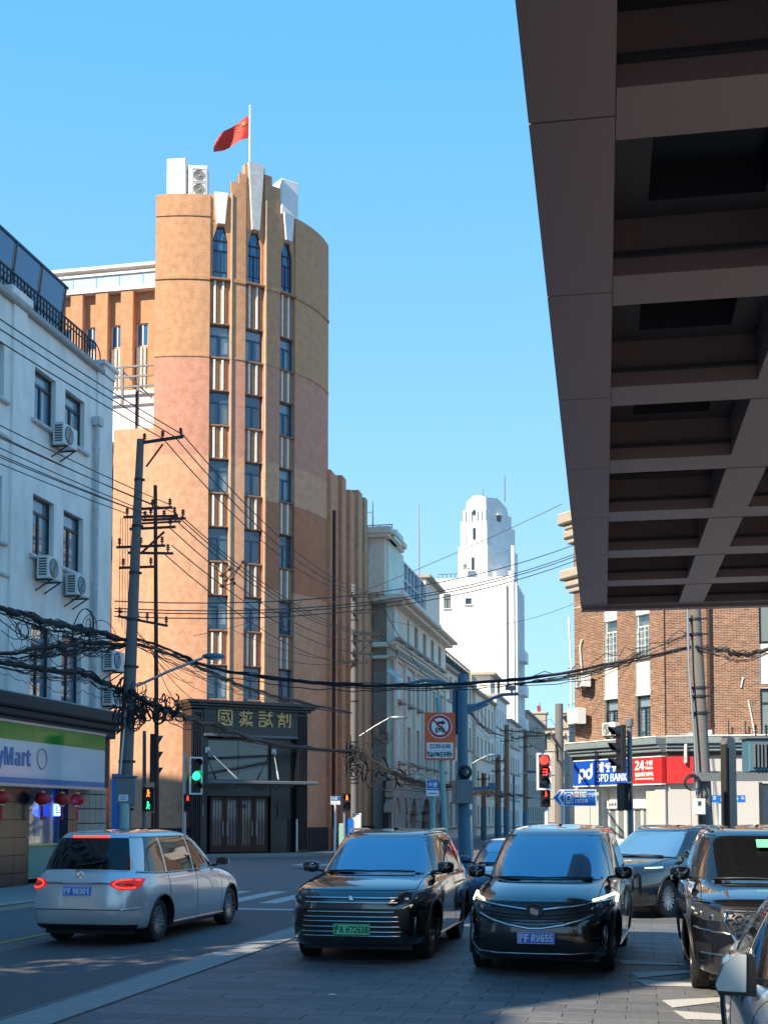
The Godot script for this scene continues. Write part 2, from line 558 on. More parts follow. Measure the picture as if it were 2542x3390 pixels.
# a window in an opening of a facade: frame, its panes, and what hangs behind them
func window(parent: Node, x0, x1, y0, y1, z, fm: Material, gm: Material, split := 0.70, cols := 2, t := 0.05, hang := "") -> void:
	var b := B.new()
	b.span(x0, x1, y0, y0 + t, z - 0.07, z)
	b.span(x0, x1, y1 - t, y1, z - 0.07, z)
	b.span(x0, x0 + t, y0 + t, y1 - t, z - 0.07, z)
	b.span(x1 - t, x1, y0 + t, y1 - t, z - 0.07, z)
	var ym = y0 + (y1 - y0) * split
	var lights := []
	if split < 0.99:
		b.span(x0 + t, x1 - t, ym - t * 0.6, ym + t * 0.6, z - 0.07, z - 0.002)
		lights.append([x0 + t, x1 - t, ym + t * 0.6, y1 - t])
	else:
		ym = y1 - t * 0.4
	for i in cols:
		var a = lerpf(x0 + t, x1 - t, float(i) / cols)
		var c = lerpf(x0 + t, x1 - t, float(i + 1) / cols)
		if i > 0:
			b.span(a - t * 0.7, a + t * 0.7, y0 + t, ym - t * 0.6, z - 0.07, z - 0.004)
		lights.append([a + (t * 0.7 if i > 0 else 0.0), c - (t * 0.7 if i < cols - 1 else 0.0), y0 + t, ym - t * 0.6])
	var w := part(parent, "window", b, fm)
	for l in lights:
		ub(w, "pane", gm, l[0], l[1], l[2], l[3], z - 0.045, z - 0.035)
	if gm == mt["pane"]:
		ub(w, "interior", mt["interior"], x0, x1, y0, y1, z - 0.26, z - 0.24)
		if hang != "":
			var cm: Material = mt["curtain"] if hang != "warm" else mt["curtain_warm"]
			var k := 0
			for l in lights:
				if l[2] >= ym - 0.01:
					if rng.randf() < 0.6:
						ub(w, "blind", mt["curtain"], l[0], l[1], l[2], l[3], z - 0.12, z - 0.11)
				else:
					var wd: float = (l[1] - l[0])
					var s := rng.randf_range(0.45, 0.9)
					var lo = l[2] + (l[3] - l[2]) * rng.randf_range(0.0, 0.25)
					if k == 0:
						ub(w, "curtain", cm, l[0], l[0] + wd * s, lo, l[3], z - 0.13, z - 0.12)
					else:
						ub(w, "curtain", cm, l[1] - wd * s, l[1], lo, l[3], z - 0.13, z - 0.12)
					k += 1

func aircon(parent_name: String, label: String, xf: Transform3D, w := 0.85, h := 0.6, d := 0.32, fan := true) -> void:
	var t := thing(parent_name, label, "air conditioner", xf, "air conditioner units on the walls")
	var b := B.new()
	b.bev(-w / 2, w / 2, 0, h, 0, d, 0.03)
	part(t, "casing", b, mt["ac_white"])
	if fan:
		b = B.new()
		b.lathe([Vector2(0.0, 0.012), Vector2(h * 0.33, 0.012), Vector2(h * 0.40, 0.02), Vector2(h * 0.42, 0.0)], Transform3D(Basis(), Vector3(-w * 0.13, h * 0.5, d)), 20)
		var g := part(t, "fan_grille", b, mt["ac_grille"])
		b = B.new()
		for i in 4:
			b.lathe([Vector2(h * (0.09 + 0.08 * i), 0.018), Vector2(h * (0.105 + 0.08 * i), 0.026), Vector2(h * (0.12 + 0.08 * i), 0.018)], Transform3D(Basis(), Vector3(-w * 0.13, h * 0.5, d)), 20)
		part(g, "guard", b, mt["ac_white"])
	b = B.new()
	for i in 7:
		b.span(-w / 2 - 0.004, -w / 2 + 0.01, h * (0.12 + 0.115 * i), h * (0.19 + 0.115 * i), 0.05, d - 0.05)
	part(t, "side_louvre", b, mt["ac_grille"])
	b = B.new()
	for s in [-0.3, 0.3]:
		b.bar(Vector3(w * s, -0.02, -0.12), Vector3(w * s, -0.02, d + 0.05), 0.035)
		b.bar(Vector3(w * s, -0.30, -0.12), Vector3(w * s, -0.03, d), 0.03)
	part(t, "bracket", b, mt["iron"])

# ---------------------------------------------------------------- the white house with the shop
func build_shop_house() -> void:
	var fr := frame(-8.22, 37.9, Vector3(0.2045, 0, -1))
	var h := thing("shop_house", "white plastered corner house with roof railing above the convenience store", "building", fr)
	var holes := []
	var rows := [[12.38, 13.80], [8.78, 10.40], [4.98, 6.95]]
	for r in rows:
		for x in [[-5.02, -3.80], [-3.22, -1.97], [-8.1, -6.66], [-10.0, -8.7]]:
			holes.append([x[0], x[1], r[0], r[1]])
	var b := B.new()
	b.wall(-12.0, -0.16, 4.75, 15.05, 0, holes, 0.22)
	b.quad(Vector3(-0.16, 0, 0), Vector3(-0.16, 0, -14), Vector3(-0.16, 15.05, -14), Vector3(-0.16, 15.05, 0), Vector3(1, 0, 0))
	b.quad(Vector3(-12, 0, 0), Vector3(-12, 0, -14), Vector3(-12, 15.05, -14), Vector3(-12, 15.05, 0), Vector3(-1, 0, 0))
	part(h, "wall", b, mt["plaster_white"])
	b = B.new()
	b.span(-11.98, -0.18, 4.6, 15.0, -13.9, -0.30)
	part(h, "core", b, mt["plaster_grey"])
	# shallow pilaster fields
	for x in [[-6.3, -5.6], [-1.2, -0.16]]:
		ub(h, "pilaster", mt["plaster_white"], x[0], x[1], 4.95, 15.0, 0.002, 0.07)
	# windows
	for r in 3:
		for x in [[-5.02, -3.80], [-3.22, -1.97], [-8.1, -6.66], [-10.0, -8.7]]:
			window(h, x[0], x[1], rows[r][0], rows[r][1], -0.14, mt["frame_dark"], mt["pane"], 0.74, 2, 0.06, "cold")
		for x in [[-5.2, -1.8], [-8.3, -6.5]]:
			b = B.new()
			b.bev(x[0], x[1], rows[r][0] - 0.12, rows[r][0] - 0.005, 0.0, 0.12, 0.03)
			part(h, "sill", b, mt["plaster_grey"])
	# string courses
	for y in [11.4, 7.9]:
		b = B.new()
		b.bev(-12.0, -5.7, y, y + 0.10, 0.0, 0.06, 0.02)
		part(h, "string_course", b, mt["plaster_grey"])
	# parapet coping with a raised end
	b = B.new()
	b.bev(-12.1, -0.9, 14.98, 15.17, -0.2, 0.16, 0.04)
	part(h, "coping", b, mt["trim_grey"])
	b = B.new()
	b.span(-0.9, -0.06, 15.05, 15.30, -0.5, 0.10)
	b.bev(-1.0, 0.02, 15.30, 15.42, -0.6, 0.20, 0.03)
	part(h, "parapet_pier", b, mt["plaster_white"])
	b = B.new()
	b.bev(-6.5, -5.4, 15.17, 15.40, -0.2, 0.14, 0.03)
	part(h, "parapet_pier", b, mt["plaster_white"])
	# roof terrace: railing and the glazed attic behind it
	b = B.new()
	b.bar(Vector3(-11.5, 16.02, -0.25), Vector3(-0.75, 16.02, -0.25), 0.05, 0.04)
	b.bar(Vector3(-11.5, 15.85, -0.25), Vector3(-0.75, 15.85, -0.25), 0.03, 0.03)
	b.bar(Vector3(-11.5, 15.35, -0.25), Vector3(-0.75, 15.35, -0.25), 0.03, 0.03)
	b.tube([Vector3(-0.75, 16.02, -0.25), Vector3(-0.55, 15.96, -0.25), Vector3(-0.42, 15.8, -0.25), Vector3(-0.40, 15.4, -0.25)], 0.02)
	var rail := part(h, "railing", b, mt["iron"])
	var bal := B.new()
	bal.box(Vector3(0, 0.42, 0), Vector3(0.035, 0.85, 0.035))
	var balm := bal.mesh()
	for i in 58:
		piece(rail, "baluster", balm, mt["iron"], Transform3D(Basis(), Vector3(-11.3 + i * 0.185, 15.15, -0.25)))
	b = B.new()
	for rr in [0.55, 0.42]:
		var pts := []
		for i in 13:
			pts.append(Vector3(-5.3 + cos(PI * i / 12.0) * rr, 15.2 + sin(PI * i / 12.0) * rr, -0.18))
		b.tube(pts, 0.025)
	part(h, "iron_arch", b, mt["iron"])
	var at_ := part(h, "attic", B_box(-12.0, -1.5, 15.0, 17.15, -9.0, -1.25), mt["plaster_grey"])
	for i in 7:
		var x0 := -11.9 + i * 1.5
		for q in [[15.1, 16.30], [16.36, 17.5]]:
			b = B.new()
			b.quad(Vector3(x0, q[0], -1.2 + (q[0] - 15) * 0.12), Vector3(x0 + 1.42, q[0], -1.2 + (q[0] - 15) * 0.12), Vector3(x0 + 1.42, q[1], -1.2 + (q[1] - 15) * 0.12), Vector3(x0, q[1], -1.2 + (q[1] - 15) * 0.12), Vector3(0, 0, 1))
			part(at_, "glass_panel", b, mt["pane_blue"])
	b = B.new()
	b.bar(Vector3(-12, 16.33, -1.03), Vector3(-1.3, 16.33, -1.03), 0.06)
	b.bar(Vector3(-12, 17.52, -0.9), Vector3(-1.3, 17.52, -0.9), 0.07)
	for i in 8:
		b.bar(Vector3(-11.94 + i * 1.5, 15.0, -1.2), Vector3(-11.94 + i * 1.5, 17.52, -0.9), 0.07)
	part(at_, "glazing_bar", b, mt["frame_dark"])
	# the dark band over the shop
	b = B.new()
	b.bev(-12.0, 0.2, 4.62, 4.95, -0.1, 0.42, 0.05)
	b.bev(-12.0, 0.12, 4.42, 4.62, -0.1, 0.30, 0.04)
	b.bev(-12.0, 0.06, 4.2, 4.42, -0.1, 0.2, 0.03)
	part(h, "cornice", b, mt["dark_cornice"])
	b = B.new()
	b.bev(-12.0, 0.1, 4.95, 5.0, -0.1, 0.40, 0.02)
	part(h, "cornice_capping", b, mt["trim_grey"])
	# ground storey: black pillars, tiles, glass front
	b = B.new()
	b.span(-11.9, -0.3, 0.0, 4.6, -13.0, -3.2)
	b.span(-0.42, -0.18, 0.0, 4.4, -3.2, -0.2)
	b.span(-11.9, -0.3, 2.9, 4.2, -3.2, -0.25)
	part(h, "shop_back", b, mt["plaster_grey"])
	for x in [[-6.6, -5.02], [-9.6, -8.6], [-2.75, -2.15]]:
		var p := part(h, "pillar", B_box(x[0], x[1], 0.0, 4.3, -0.5, -0.02), mt["interior"])
		for j in 9:
			for k in 2:
				var xm = lerpf(x[0], x[1], 0.5)
				ub(p, "stone_slab", mt["black_stone"], (x[0] if k == 0 else xm + 0.006), (xm - 0.006 if k == 0 else x[1]), 0.02 + j * 0.45, 0.455 + j * 0.45, -0.02, 0.03)
	var tw := part(h, "tiled_wall", B_box(-2.12, -0.14, 0.0, 4.25, -0.3, -0.01), mt["interior"])
	for j in 10:
		for k in 5:
			ub(tw, "tile", mt["cream_dark"], -2.10 + k * 0.39, -2.10 + k * 0.39 + 0.365, 0.03 + j * 0.42, 0.03 + j * 0.42 + 0.39, -0.01, 0.02)
	# shop window: glass, counter panel, shelves with goods and a banner
	var sw := part(h, "shop_window", B_frame(-5.02, -2.75, 0.25, 2.85, -0.22, 0.06), mt["galv"])
	ub(sw, "pane", mt["pane"], -4.98, -2.8, 1.15, 2.8, -0.2, -0.19)
	ub(sw, "counter_panel", mt["teal_panel"], -5.0, -2.77, 0.28, 1.12, -0.21, -0.17)
	ub(sw, "transom_board", mt["shop_green"], -5.0, -2.77, 1.12, 1.17, -0.2, -0.1)
	ub(sw, "banner", mt["sign_red"], -4.9, -3.35, 2.45, 2.8, -0.62, -0.6)
	ub(sw, "poster", mt["sign_white"], -3.65, -3.4, 1.2, 2.3, -0.5, -0.48)
	ub(sw, "poster", mt["curtain_warm"], -3.95, -3.72, 1.2, 2.2, -0.5, -0.48)
	ub(sw, "door_leaf", mt["sign_blue_deep"], -3.05, -2.85, 0.3, 2.8, -0.35, -0.3)
	for j in 4:
		ub(sw, "shelf", mt["frame_white"], -4.9, -3.4, 1.2 + j * 0.38, 1.23 + j * 0.38, -1.3, -0.9)
		for k in 9:
			var gc: Material = mt[["sign_red", "sign_white", "teal_panel", "yellow_paint", "sign_blue", "curtain_warm"][rng.randi() % 6]]
			ub(sw, "goods", gc, -4.85 + k * 0.16, -4.85 + k * 0.16 + rng.randf_range(0.08, 0.14), 1.23 + j * 0.38, 1.23 + j * 0.38 + rng.randf_range(0.15, 0.3), -1.25, -1.0)
	# shelf of the other bay, at the edge of the picture
	ub(h, "shop_window", mt["pane_dark"], -8.55, -6.62, 0.3, 2.8, -0.25, -0.2)
	# notch of the corner, set-back side wall panel
	ub(h, "corner_panel", mt["dark_cornice"], -0.62, -0.1, 2.75, 4.2, 0.0, 0.05)
	# rain pipe with its hopper
	b = B.new()
	b.cone(Vector3(-1.36, 4.95, 0.12), Vector3(-1.36, 13.3, 0.12), 0.075, 0.075, 12)
	for y in [6.5, 8.6, 10.8, 12.6]:
		b.cone(Vector3(-1.36, y, 0.12), Vector3(-1.36, y + 0.08, 0.12), 0.09, 0.09, 12)
	b.span(-1.5, -1.22, 13.3, 13.55, 0.02, 0.25)
	part(h, "rain_pipe", b, mt["plaster_grey"])
	# shop sign
	var s := thing("shop_sign", "green, white and blue convenience store sign with large blue lettering", "sign", fr)
	b = B.new()
	b.span(-10.5, -1.42, 2.66, 4.25, 0.0, 0.50)
	part(s, "box", b, mt["shop_white"])
	for i in 6:
		var x0 := -10.22 + i * 1.4667
		ub(s, "green_panel", mt["shop_green"], x0 + 0.004, x0 + 1.463, 3.79, 4.20, 0.5, 0.515)
		ub(s, "white_panel", mt["shop_white"], x0 + 0.004, x0 + 1.463, 2.90, 3.76, 0.5, 0.512)
		ub(s, "blue_panel", mt["shop_blue"], x0 + 0.003, x0 + 1.464, 2.72, 2.86, 0.5, 0.516)
	ub(s, "top_trim", mt["galv"], -10.5, -1.40, 4.2, 4.26, 0.49, 0.54)
	ub(s, "bottom_trim", mt["galv"], -10.5, -1.40, 2.64, 2.70, 0.49, 0.54)
	type_mesh(s, "lettering", "FamilyMart", 0.62, Vector3(-9.2, 3.0, 0.52), mt["shop_blue"], 0.03, 3.25)
	b = B.new()
	var ring := []
	for i in 25:
		ring.append(Vector3(-5.32 + cos(TAU * i / 24) * 0.26, 3.38 + sin(TAU * i / 24) * 0.26, 0.52))
	b.tube(ring, 0.02, 5)
	part(s, "round_emblem", b, mat("faded_red", 0.62, 0.30, 0.28, 0.5))
	# LED sign in the window
	var l := thing("light_sign", "small blue glowing light sign hanging inside the shop window", "sign", fr * Transform3D(Basis(), Vector3(-3.35, 1.93, 0.03)).scaled_local(Vector3.ONE * 0.68))
	part(l, "frame", B_frame(-0.36, 0.36, 0, 0.42, 0.02, 0.06), mt["led_cyan"])
	ub(l, "face", mt["led_blue"], -0.42, 0.42, -0.05, 0.47, -0.05, -0.01)
	b = B.new()
	strokes(b, GLYPH["xiao"], -0.1, 0.16, 0.2, 0.025, 0.0, 0.02)
	strokes(b, "0090 0292", -0.22, 0.06, 0.4, 0.02, 0.0, 0.02)
	part(l, "writing", b, mt["led_cyan"])
	var lamp := OmniLight3D.new()
	lamp.name = "light_sign_lamp"
	lamp.light_color = Color(0.3, 0.45, 1.0)
	lamp.light_energy = 0.12
	lamp.omni_range = 8.0
	lamp.omni_attenuation = 2.0
	lamp.shadow_enabled = true
	lamp.light_size = 0.2
	lamp.position = Vector3(0, 0.2, 0.16)
	l.add_child(lamp)
	# red lanterns
	var lx := [-7.0, -4.85, -3.7, -2.75]
	for i in 4:
		var o := thing("lantern", ["round red lantern with a tassel at the picture's left edge", "round red lantern above the glowing blue sign, on its left", "round red lantern right above the glowing blue sign", "round red lantern hung before the dark shop pillar, right of the others"][i], "lantern", fr * Transform3D(Basis(), Vector3(lx[i], 2.36, 0.30)), "red lanterns under the shop sign")
		b = B.new()
		b.ball(Vector3.ZERO, Vector3(0.2, 0.17, 0.2), 14)
		part(o, "globe", b, mt["lantern_red"])
		b = B.new()
		b.cone(Vector3(0, 0.15, 0), Vector3(0, 0.2, 0), 0.07, 0.07, 10)
		b.cone(Vector3(0, -0.19, 0), Vector3(0, -0.15, 0), 0.07, 0.07, 10)
		b.cone(Vector3(0, 0.2, 0), Vector3(0, 0.36, 0), 0.008, 0.008, 6)
		part(o, "cap", b, mt["gold"])
		b = B.new()
		b.cone(Vector3(0, -0.19, 0), Vector3(0, -0.55, 0), 0.03, 0.045, 8)
		part(o, "tassel", b, mt["lantern_red"])
	# air conditioners on the street wall
	var acs := [[-3.75, 11.95, "air conditioner unit under the top-floor windows of the white house"], [-4.55, 8.15, "left one of the two air conditioners under the second-floor windows"], [-2.85, 8.0, "right one of the two air conditioners under the second-floor windows"], [-0.35, 5.15, "air conditioner low at the white house's corner beside the utility pole"], [-0.35, 6.2, "air conditioner behind the cable tangle at the white house's corner"]]
	for a in acs:
		aircon("air_conditioner", a[2], fr * Transform3D(Basis(), Vector3(a[0], a[1], 0.12)))
	# sign boards at the corner by the pole
	b = B.new()
	b.span(-0.1, 0.12, 1.0, 2.7, 0, 0.04)
	solo("hanging_banner", b, mt["sign_blue"], "narrow blue upright banner beside the grey pole box", "banner", "", Transform3D(Basis(Vector3.UP, 0.2), at(383, 2790, 31.4) - Vector3(0, 1.0, 0)))

func B_box(x0, x1, y0, y1, z0, z1) -> B:
	var b := B.new()
	b.span(x0, x1, y0, y1, z0, z1)
	return b

func B_frame(x0, x1, y0, y1, z, t) -> B:
	var b := B.new()
	b.span(x0, x1, y0, y0 + t, z - t, z)
	b.span(x0, x1, y1 - t, y1, z - t, z)
	b.span(x0, x0 + t, y0 + t, y1 - t, z - t, z)
	b.span(x1 - t, x1, y0 + t, y1 - t, z - t, z)
	return b

# ---------------------------------------------------------------- the round corner tower
const TC := Vector2(-9.70, 66.96)
const TR := 6.9

func ring_pt(a: float, r: float, y: float) -> Vector3:
	return V(TC.x + r * sin(deg_to_rad(a)), y, TC.y - r * cos(deg_to_rad(a)))

func ring_n(a: float) -> Vector3:
	return Vector3(sin(deg_to_rad(a)), 0, cos(deg_to_rad(a)))

func arc(b: B, a0: float, a1: float, r: float, y0: float, y1: float, deep := 0.0, top := false) -> void:
	var k := maxi(1, int(ceil((a1 - a0) / 2.0)))
	for i in k:
		var p := lerpf(a0, a1, float(i) / k); var q := lerpf(a0, a1, float(i + 1) / k)
		b.quadn(ring_pt(p, r, y0), ring_pt(q, r, y0), ring_pt(q, r, y1), ring_pt(p, r, y1), ring_n(p), ring_n(q), ring_n(q), ring_n(p))
		if top:
			b.quad(ring_pt(p, r, y1), ring_pt(q, r, y1), ring_pt(q, r - 0.4, y1), ring_pt(p, r - 0.4, y1), Vector3.UP)
			b.quadn(ring_pt(p, r - 0.4, y0), ring_pt(q, r - 0.4, y0), ring_pt(q, r - 0.4, y1), ring_pt(p, r - 0.4, y1), -ring_n(p), -ring_n(q), -ring_n(q), -ring_n(p))
	if deep > 0.0:
		for a in [a0, a1]:
			var t := ring_n(a).cross(Vector3.UP)
			b.quad(ring_pt(a, r, y0), ring_pt(a, r - deep, y0), ring_pt(a, r - deep, y1), ring_pt(a, r, y1), t if a == a0 else -t)

# the paint of the tower changes at these heights
func paint_at(a: float, y: float) -> Color:
	if y > 28.1: return Color(0.57, 0.305, 0.165)
	if y > 24.1: return Color(0.59, 0.315, 0.17)
	if y > 19.25: return Color(0.61, 0.295, 0.20)
	if y > 17.3: return Color(0.68, 0.37, 0.225)
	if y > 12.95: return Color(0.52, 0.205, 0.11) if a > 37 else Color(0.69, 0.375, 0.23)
	return Color(0.69, 0.365, 0.22)

func arc_painted(b: B, a0: float, a1: float, r: float, y0: float, y1: float, deep := 0.0) -> void:
	var ys := [y0]
	for y in [12.95, 17.3, 19.25, 24.1, 28.1]:
		if y > y0 and y < y1: ys.append(y)
	ys.append(y1)
	for i in ys.size() - 1:
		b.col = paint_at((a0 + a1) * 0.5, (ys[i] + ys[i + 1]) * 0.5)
		arc(b, a0, a1, r, ys[i], ys[i + 1], deep, i == ys.size() - 2)

func build_tower_house() -> void:
	var h := thing("corner_tower_building", "tall round-cornered tan and brown art deco tower with a black stone entrance", "building", Transform3D())
	var strips := [14.8, 29.4, 45.3]
	var hw := 4.15
	var b := B.new()
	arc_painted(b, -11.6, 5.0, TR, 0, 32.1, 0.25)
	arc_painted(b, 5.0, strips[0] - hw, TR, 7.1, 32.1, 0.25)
	part(h, "wall", b, mt["stucco"])
	b = B.new()
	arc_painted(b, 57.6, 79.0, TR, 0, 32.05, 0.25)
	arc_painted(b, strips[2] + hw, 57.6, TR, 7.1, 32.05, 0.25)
	part(h, "wall", b, mt["stucco"])
	b = B.new()
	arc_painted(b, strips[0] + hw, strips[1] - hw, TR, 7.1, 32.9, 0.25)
	b.col = paint_at(23, 30)
	arc(b, 22.2, strips[1] - hw, TR, 32.9, 33.4, 0.25, true)
	part(h, "pier", b, mt["stucco"])
	b = B.new()
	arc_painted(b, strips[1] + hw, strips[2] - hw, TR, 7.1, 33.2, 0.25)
	b.col = paint_at(35, 30)
	arc(b, strips[1] + hw, 36.9, TR, 33.2, 33.65, 0.25, true)
	part(h, "pier", b, mt["stucco"])
	# ledges round the tower
	for s in [[-11.6, 10.65], [18.95, 25.25], [33.55, 41.15], [49.45, 79.0]]:
		for q in [[0.05, 27.86, 28.02], [0.03, 24.05, 24.12]]:
			b = B.new()
			b.col = Color(0.50, 0.29, 0.15)
			arc(b, s[0], s[1], TR + q[0], q[1], q[2], 0.06, true)
			part(h, "ledge", b, mt["stucco"])
	b = B.new()
	b.col = Color(0.50, 0.29, 0.15)
	arc(b, -11.6, 10.65, TR + 0.04, 31.0, 31.08, 0.05, true)
	part(h, "ledge", b, mt["stucco"])
	# edge mouldings by the window strips, sunlight put into their paler colour
	for a in [18.95, 33.75]:
		b = B.new()
		b.col = Color(0.72, 0.50, 0.33)
		arc(b, a, a + 0.55, TR + 0.09, 7.4, 32.3, 0.10, true)
		part(h, "moulding", b, mt["stucco"])
	# window strips
	var sills := [28.03, 24.13, 20.80, 17.48, 14.15, 10.83, 7.5]
	var tops := [30.1, 25.74, 22.46, 19.12, 15.80, 12.48, 9.1]
	for k in 3:
		var c: float = strips[k]
		var f := Transform3D(Basis(ring_n(c).cross(Vector3.UP) * -1.0, Vector3.UP, ring_n(c)), ring_pt(c, TR - 0.20, 0))
		var w := TR * sin(deg_to_rad(hw)) + 0.02
		var st := Node3D.new()
		st.name = "window_strip"
		h.add_child(st, true)
		st.transform = f
		# backing wall of the strip with the window openings
		var holes := []
		for i in range(1, 7):
			holes.append([-w + 0.02, w - 0.02, sills[i], tops[i]])
		b = B.new()
		b.col = Color(0.52, 0.28, 0.16)
		b.wall(-w, w, 7.3, 28.03, 0.0, holes, 0.2)
		part(st, "spandrel_wall", b, mt["stucco"])
		ub(st, "strip_core", mt["interior"], -w - 0.1, w + 0.1, 7.3, 31.5, -0.6, -0.42)
		for i in range(1, 7):
			window(st, -w + 0.02, w - 0.02, sills[i], tops[i], -0.10, mt["frame_blue"], mt["pane"], 0.68, 2, 0.06, ["", "cold", "warm", "cold", "", "cold", "cold"][i] if k != 1 else ["", "cold", "", "warm", "", "cold", ""][i])
			b = B.new()
			b.bev(-w - 0.04, w + 0.04, sills[i] - 0.10, sills[i], -0.05, 0.13, 0.025)
			part(st, "sill", b, mt["trim_brown"])
			# ribs of the spandrel above the window
			var top := sills[i - 1] - 0.12 as float
			for q in [-0.30, -0.135, 0.10, 0.265]:
				var wide: bool = q == -0.30 or q == 0.10
				b = B.new()
				b.bev(q, q + (0.115 if wide else 0.07), tops[i] + 0.03, top, 0.0, 0.10 if wide else 0.06, 0.02)
				part(st, "rib", b, mt["rib_white"] if wide else mt["trim_brown"])
			b = B.new()
			b.bev(-w, w, tops[i] - 0.002, tops[i] + 0.05, -0.02, 0.08, 0.015)
			part(st, "lintel", b, mt["trim_brown"])
		# lancet window at the top with a wall around it
		var top_y: float = [32.2, 34.0, 32.0][k]
		var kb: float = 30.68
		var hwid := 0.36
		var ol := PackedVector2Array([Vector2(-hwid, 28.05), Vector2(hwid, 28.05), Vector2(hwid, 29.95), Vector2(0.17, 30.62), Vector2(-0.17, 30.62), Vector2(-hwid, 29.95)])
		b = B.new()
		b.col = Color(0.57, 0.305, 0.165)
		var lf := PackedVector2Array([Vector2(-w, 28.03), Vector2(-hwid, 28.03), Vector2(-hwid, 29.95), Vector2(-0.17, 30.62), Vector2(-0.17, top_y), Vector2(-w, top_y)])
		var rt := PackedVector2Array([Vector2(w, 28.03), Vector2(w, top_y), Vector2(0.17, top_y), Vector2(0.17, 30.62), Vector2(hwid, 29.95), Vector2(hwid, 28.03)])
		b.poly(lf, -0.3, 0.10)
		b.poly(rt, -0.3, 0.10)
		b.poly(PackedVector2Array([Vector2(-0.17, 30.62), Vector2(0.17, 30.62), Vector2(0.17, top_y), Vector2(-0.17, top_y)]), -0.3, 0.08)
		part(st, "crown_wall", b, mt["stucco"])
		b = B.new()
		b.poly(PackedVector2Array([Vector2(-0.19, kb), Vector2(0.19, kb), Vector2(0.40 if k == 1 else 0.33, top_y + 0.04), Vector2(-0.40 if k == 1 else -0.33, top_y + 0.04)]), 0.0, 0.30)
		part(st, "keystone", b, mt["tower_white"] if k != 1 else mt["plaster_grey"])
		b = B.new()
		b.poly(ol, -0.16, -0.14)
		var lw := part(st, "lancet_window", b, mt["interior"])
		b = B.new()
		b.poly(ol, -0.07, -0.06)
		part(lw, "pane", b, mt["pane_blue"])
		b = B.new()
		b.bar(Vector3(0, 28.05, -0.04), Vector3(0, 29.5, -0.04), 0.06)
		for y in [29.45, 29.95]:
			b.bar(Vector3(-hwid, y, -0.04), Vector3(hwid, y, -0.04), 0.05)
		for s in [-1, 1]:
			b.bar(Vector3(s * (hwid - 0.02), 28.05, -0.04), Vector3(s * (hwid - 0.02), 29.95, -0.04), 0.05)
			b.bar(Vector3(s * (hwid - 0.02), 29.95, -0.04), Vector3(s * 0.16, 30.6, -0.04), 0.05)
			b.bar(Vector3(s * 0.18, 28.4, -0.04), Vector3(s * 0.18, 30.2, -0.04), 0.02)
		b.bar(Vector3(-hwid, 28.4, -0.04), Vector3(hwid, 28.4, -0.04), 0.03)
		part(lw, "frame", b, mt["frame_dark"])
		b = B.new()
		b.bev(-w - 0.03, w + 0.03, 27.9, 28.03, -0.05, 0.24, 0.03)
		part(st, "sill", b, mt["trim_brown"])
	# core and roof of the tower
	b = B.new()
	var prev := Vector3.ZERO
	for i in 24:
		var a0 := -11.6 + i * 90.6 / 24; var a1 := -11.6 + (i + 1) * 90.6 / 24
		b.col = Color(0.2, 0.19, 0.18)
		b.tri(ring_pt(a0, TR - 0.3, 31.2), ring_pt(a1, TR - 0.3, 31.2), V(TC.x, 31.2, TC.y), Vector3.UP, Vector3.UP, Vector3.UP)
		var y0 := 7.0 if a0 > 2.0 and a0 < 58.0 else 0.0
		b.quad(ring_pt(a0, TR - 0.5, y0), ring_pt(a1, TR - 0.5, y0), ring_pt(a1, TR - 0.5, 31.2), ring_pt(a0, TR - 0.5, 31.2), ring_n(a0))
	part(h, "core", b, mt["roofing"])
	# flat flanks behind the round part
	b = B.new()
	b.col = Color(0.57, 0.34, 0.185)
	var q0 := ring_pt(-11.6, TR, 0); var q1 := ring_pt(79.0, TR, 0)
	var back := -SIDE.cross(Vector3.UP)
	b.quad(q0, q0 + MAIN * 9, q0 + MAIN * 9 + Vector3(0, 32.1, 0), q0 + Vector3(0, 32.1, 0), -SIDE)
	b.quad(q1, q1 - SIDE * 7, q1 - SIDE * 7 + Vector3(0, 32.05, 0), q1 + Vector3(0, 32.05, 0), MAIN)
	part(h, "flank", b, mt["stucco"])
	# roof machines
	var roof := [[-4.2, 33.9, 0.95, "tall white roof cabinet on the left of the tower top"], [5.4, 33.55, 0.95, "white roof unit with two round fans on the tower"], [55.0, 34.2, 1.0, "white box standing at the right of the tower top"]]
	for i in 3:
		var a: float = roof[i][0]
		var p := ring_pt(a, TR - (0.9 if i < 2 else 1.2), 31.2)
		var t := thing(["roof_cabinet", "roof_fan_unit", "roof_cabinet"][i], roof[i][3], "roof unit", Transform3D(Basis(Vector3.UP, deg_to_rad([-6.0, 4.0, 35.0][i])), p))
		b = B.new()
		var hh: float = roof[i][1] - 31.2 + 0.25
		b.bev(-roof[i][2] / 2, roof[i][2] / 2, 0, hh, -0.5, 0.4, 0.04)
		part(t, "casing", b, mt["tower_white"])
		if i == 1:
			for y in [hh - 0.5, hh - 1.2]:
				b = B.new()
				b.lathe([Vector2(0, 0.02), Vector2(0.22, 0.02), Vector2(0.27, 0.035), Vector2(0.29, 0.0)], Transform3D(Basis(), Vector3(0.05, y, 0.4)), 20)
				var fg := part(t, "fan_grille", b, mt["blind_grey"])
				b = B.new()
				for r in 3:
					b.lathe([Vector2(0.07 + r * 0.07, 0.03), Vector2(0.08 + r * 0.07, 0.042), Vector2(0.09 + r * 0.07, 0.03)], Transform3D(Basis(), Vector3(0.05, y, 0.4)), 18)
				part(fg, "guard", b, mt["ac_grille"])
				part(t, "fan_frame", B_frame(-0.28, 0.38, y - 0.33, y + 0.33, 0.43, 0.03), mt["plaster_grey"])
	# flag and pole on the highest step
	var fp := ring_pt(28.4, TR - 0.5, 31.2)
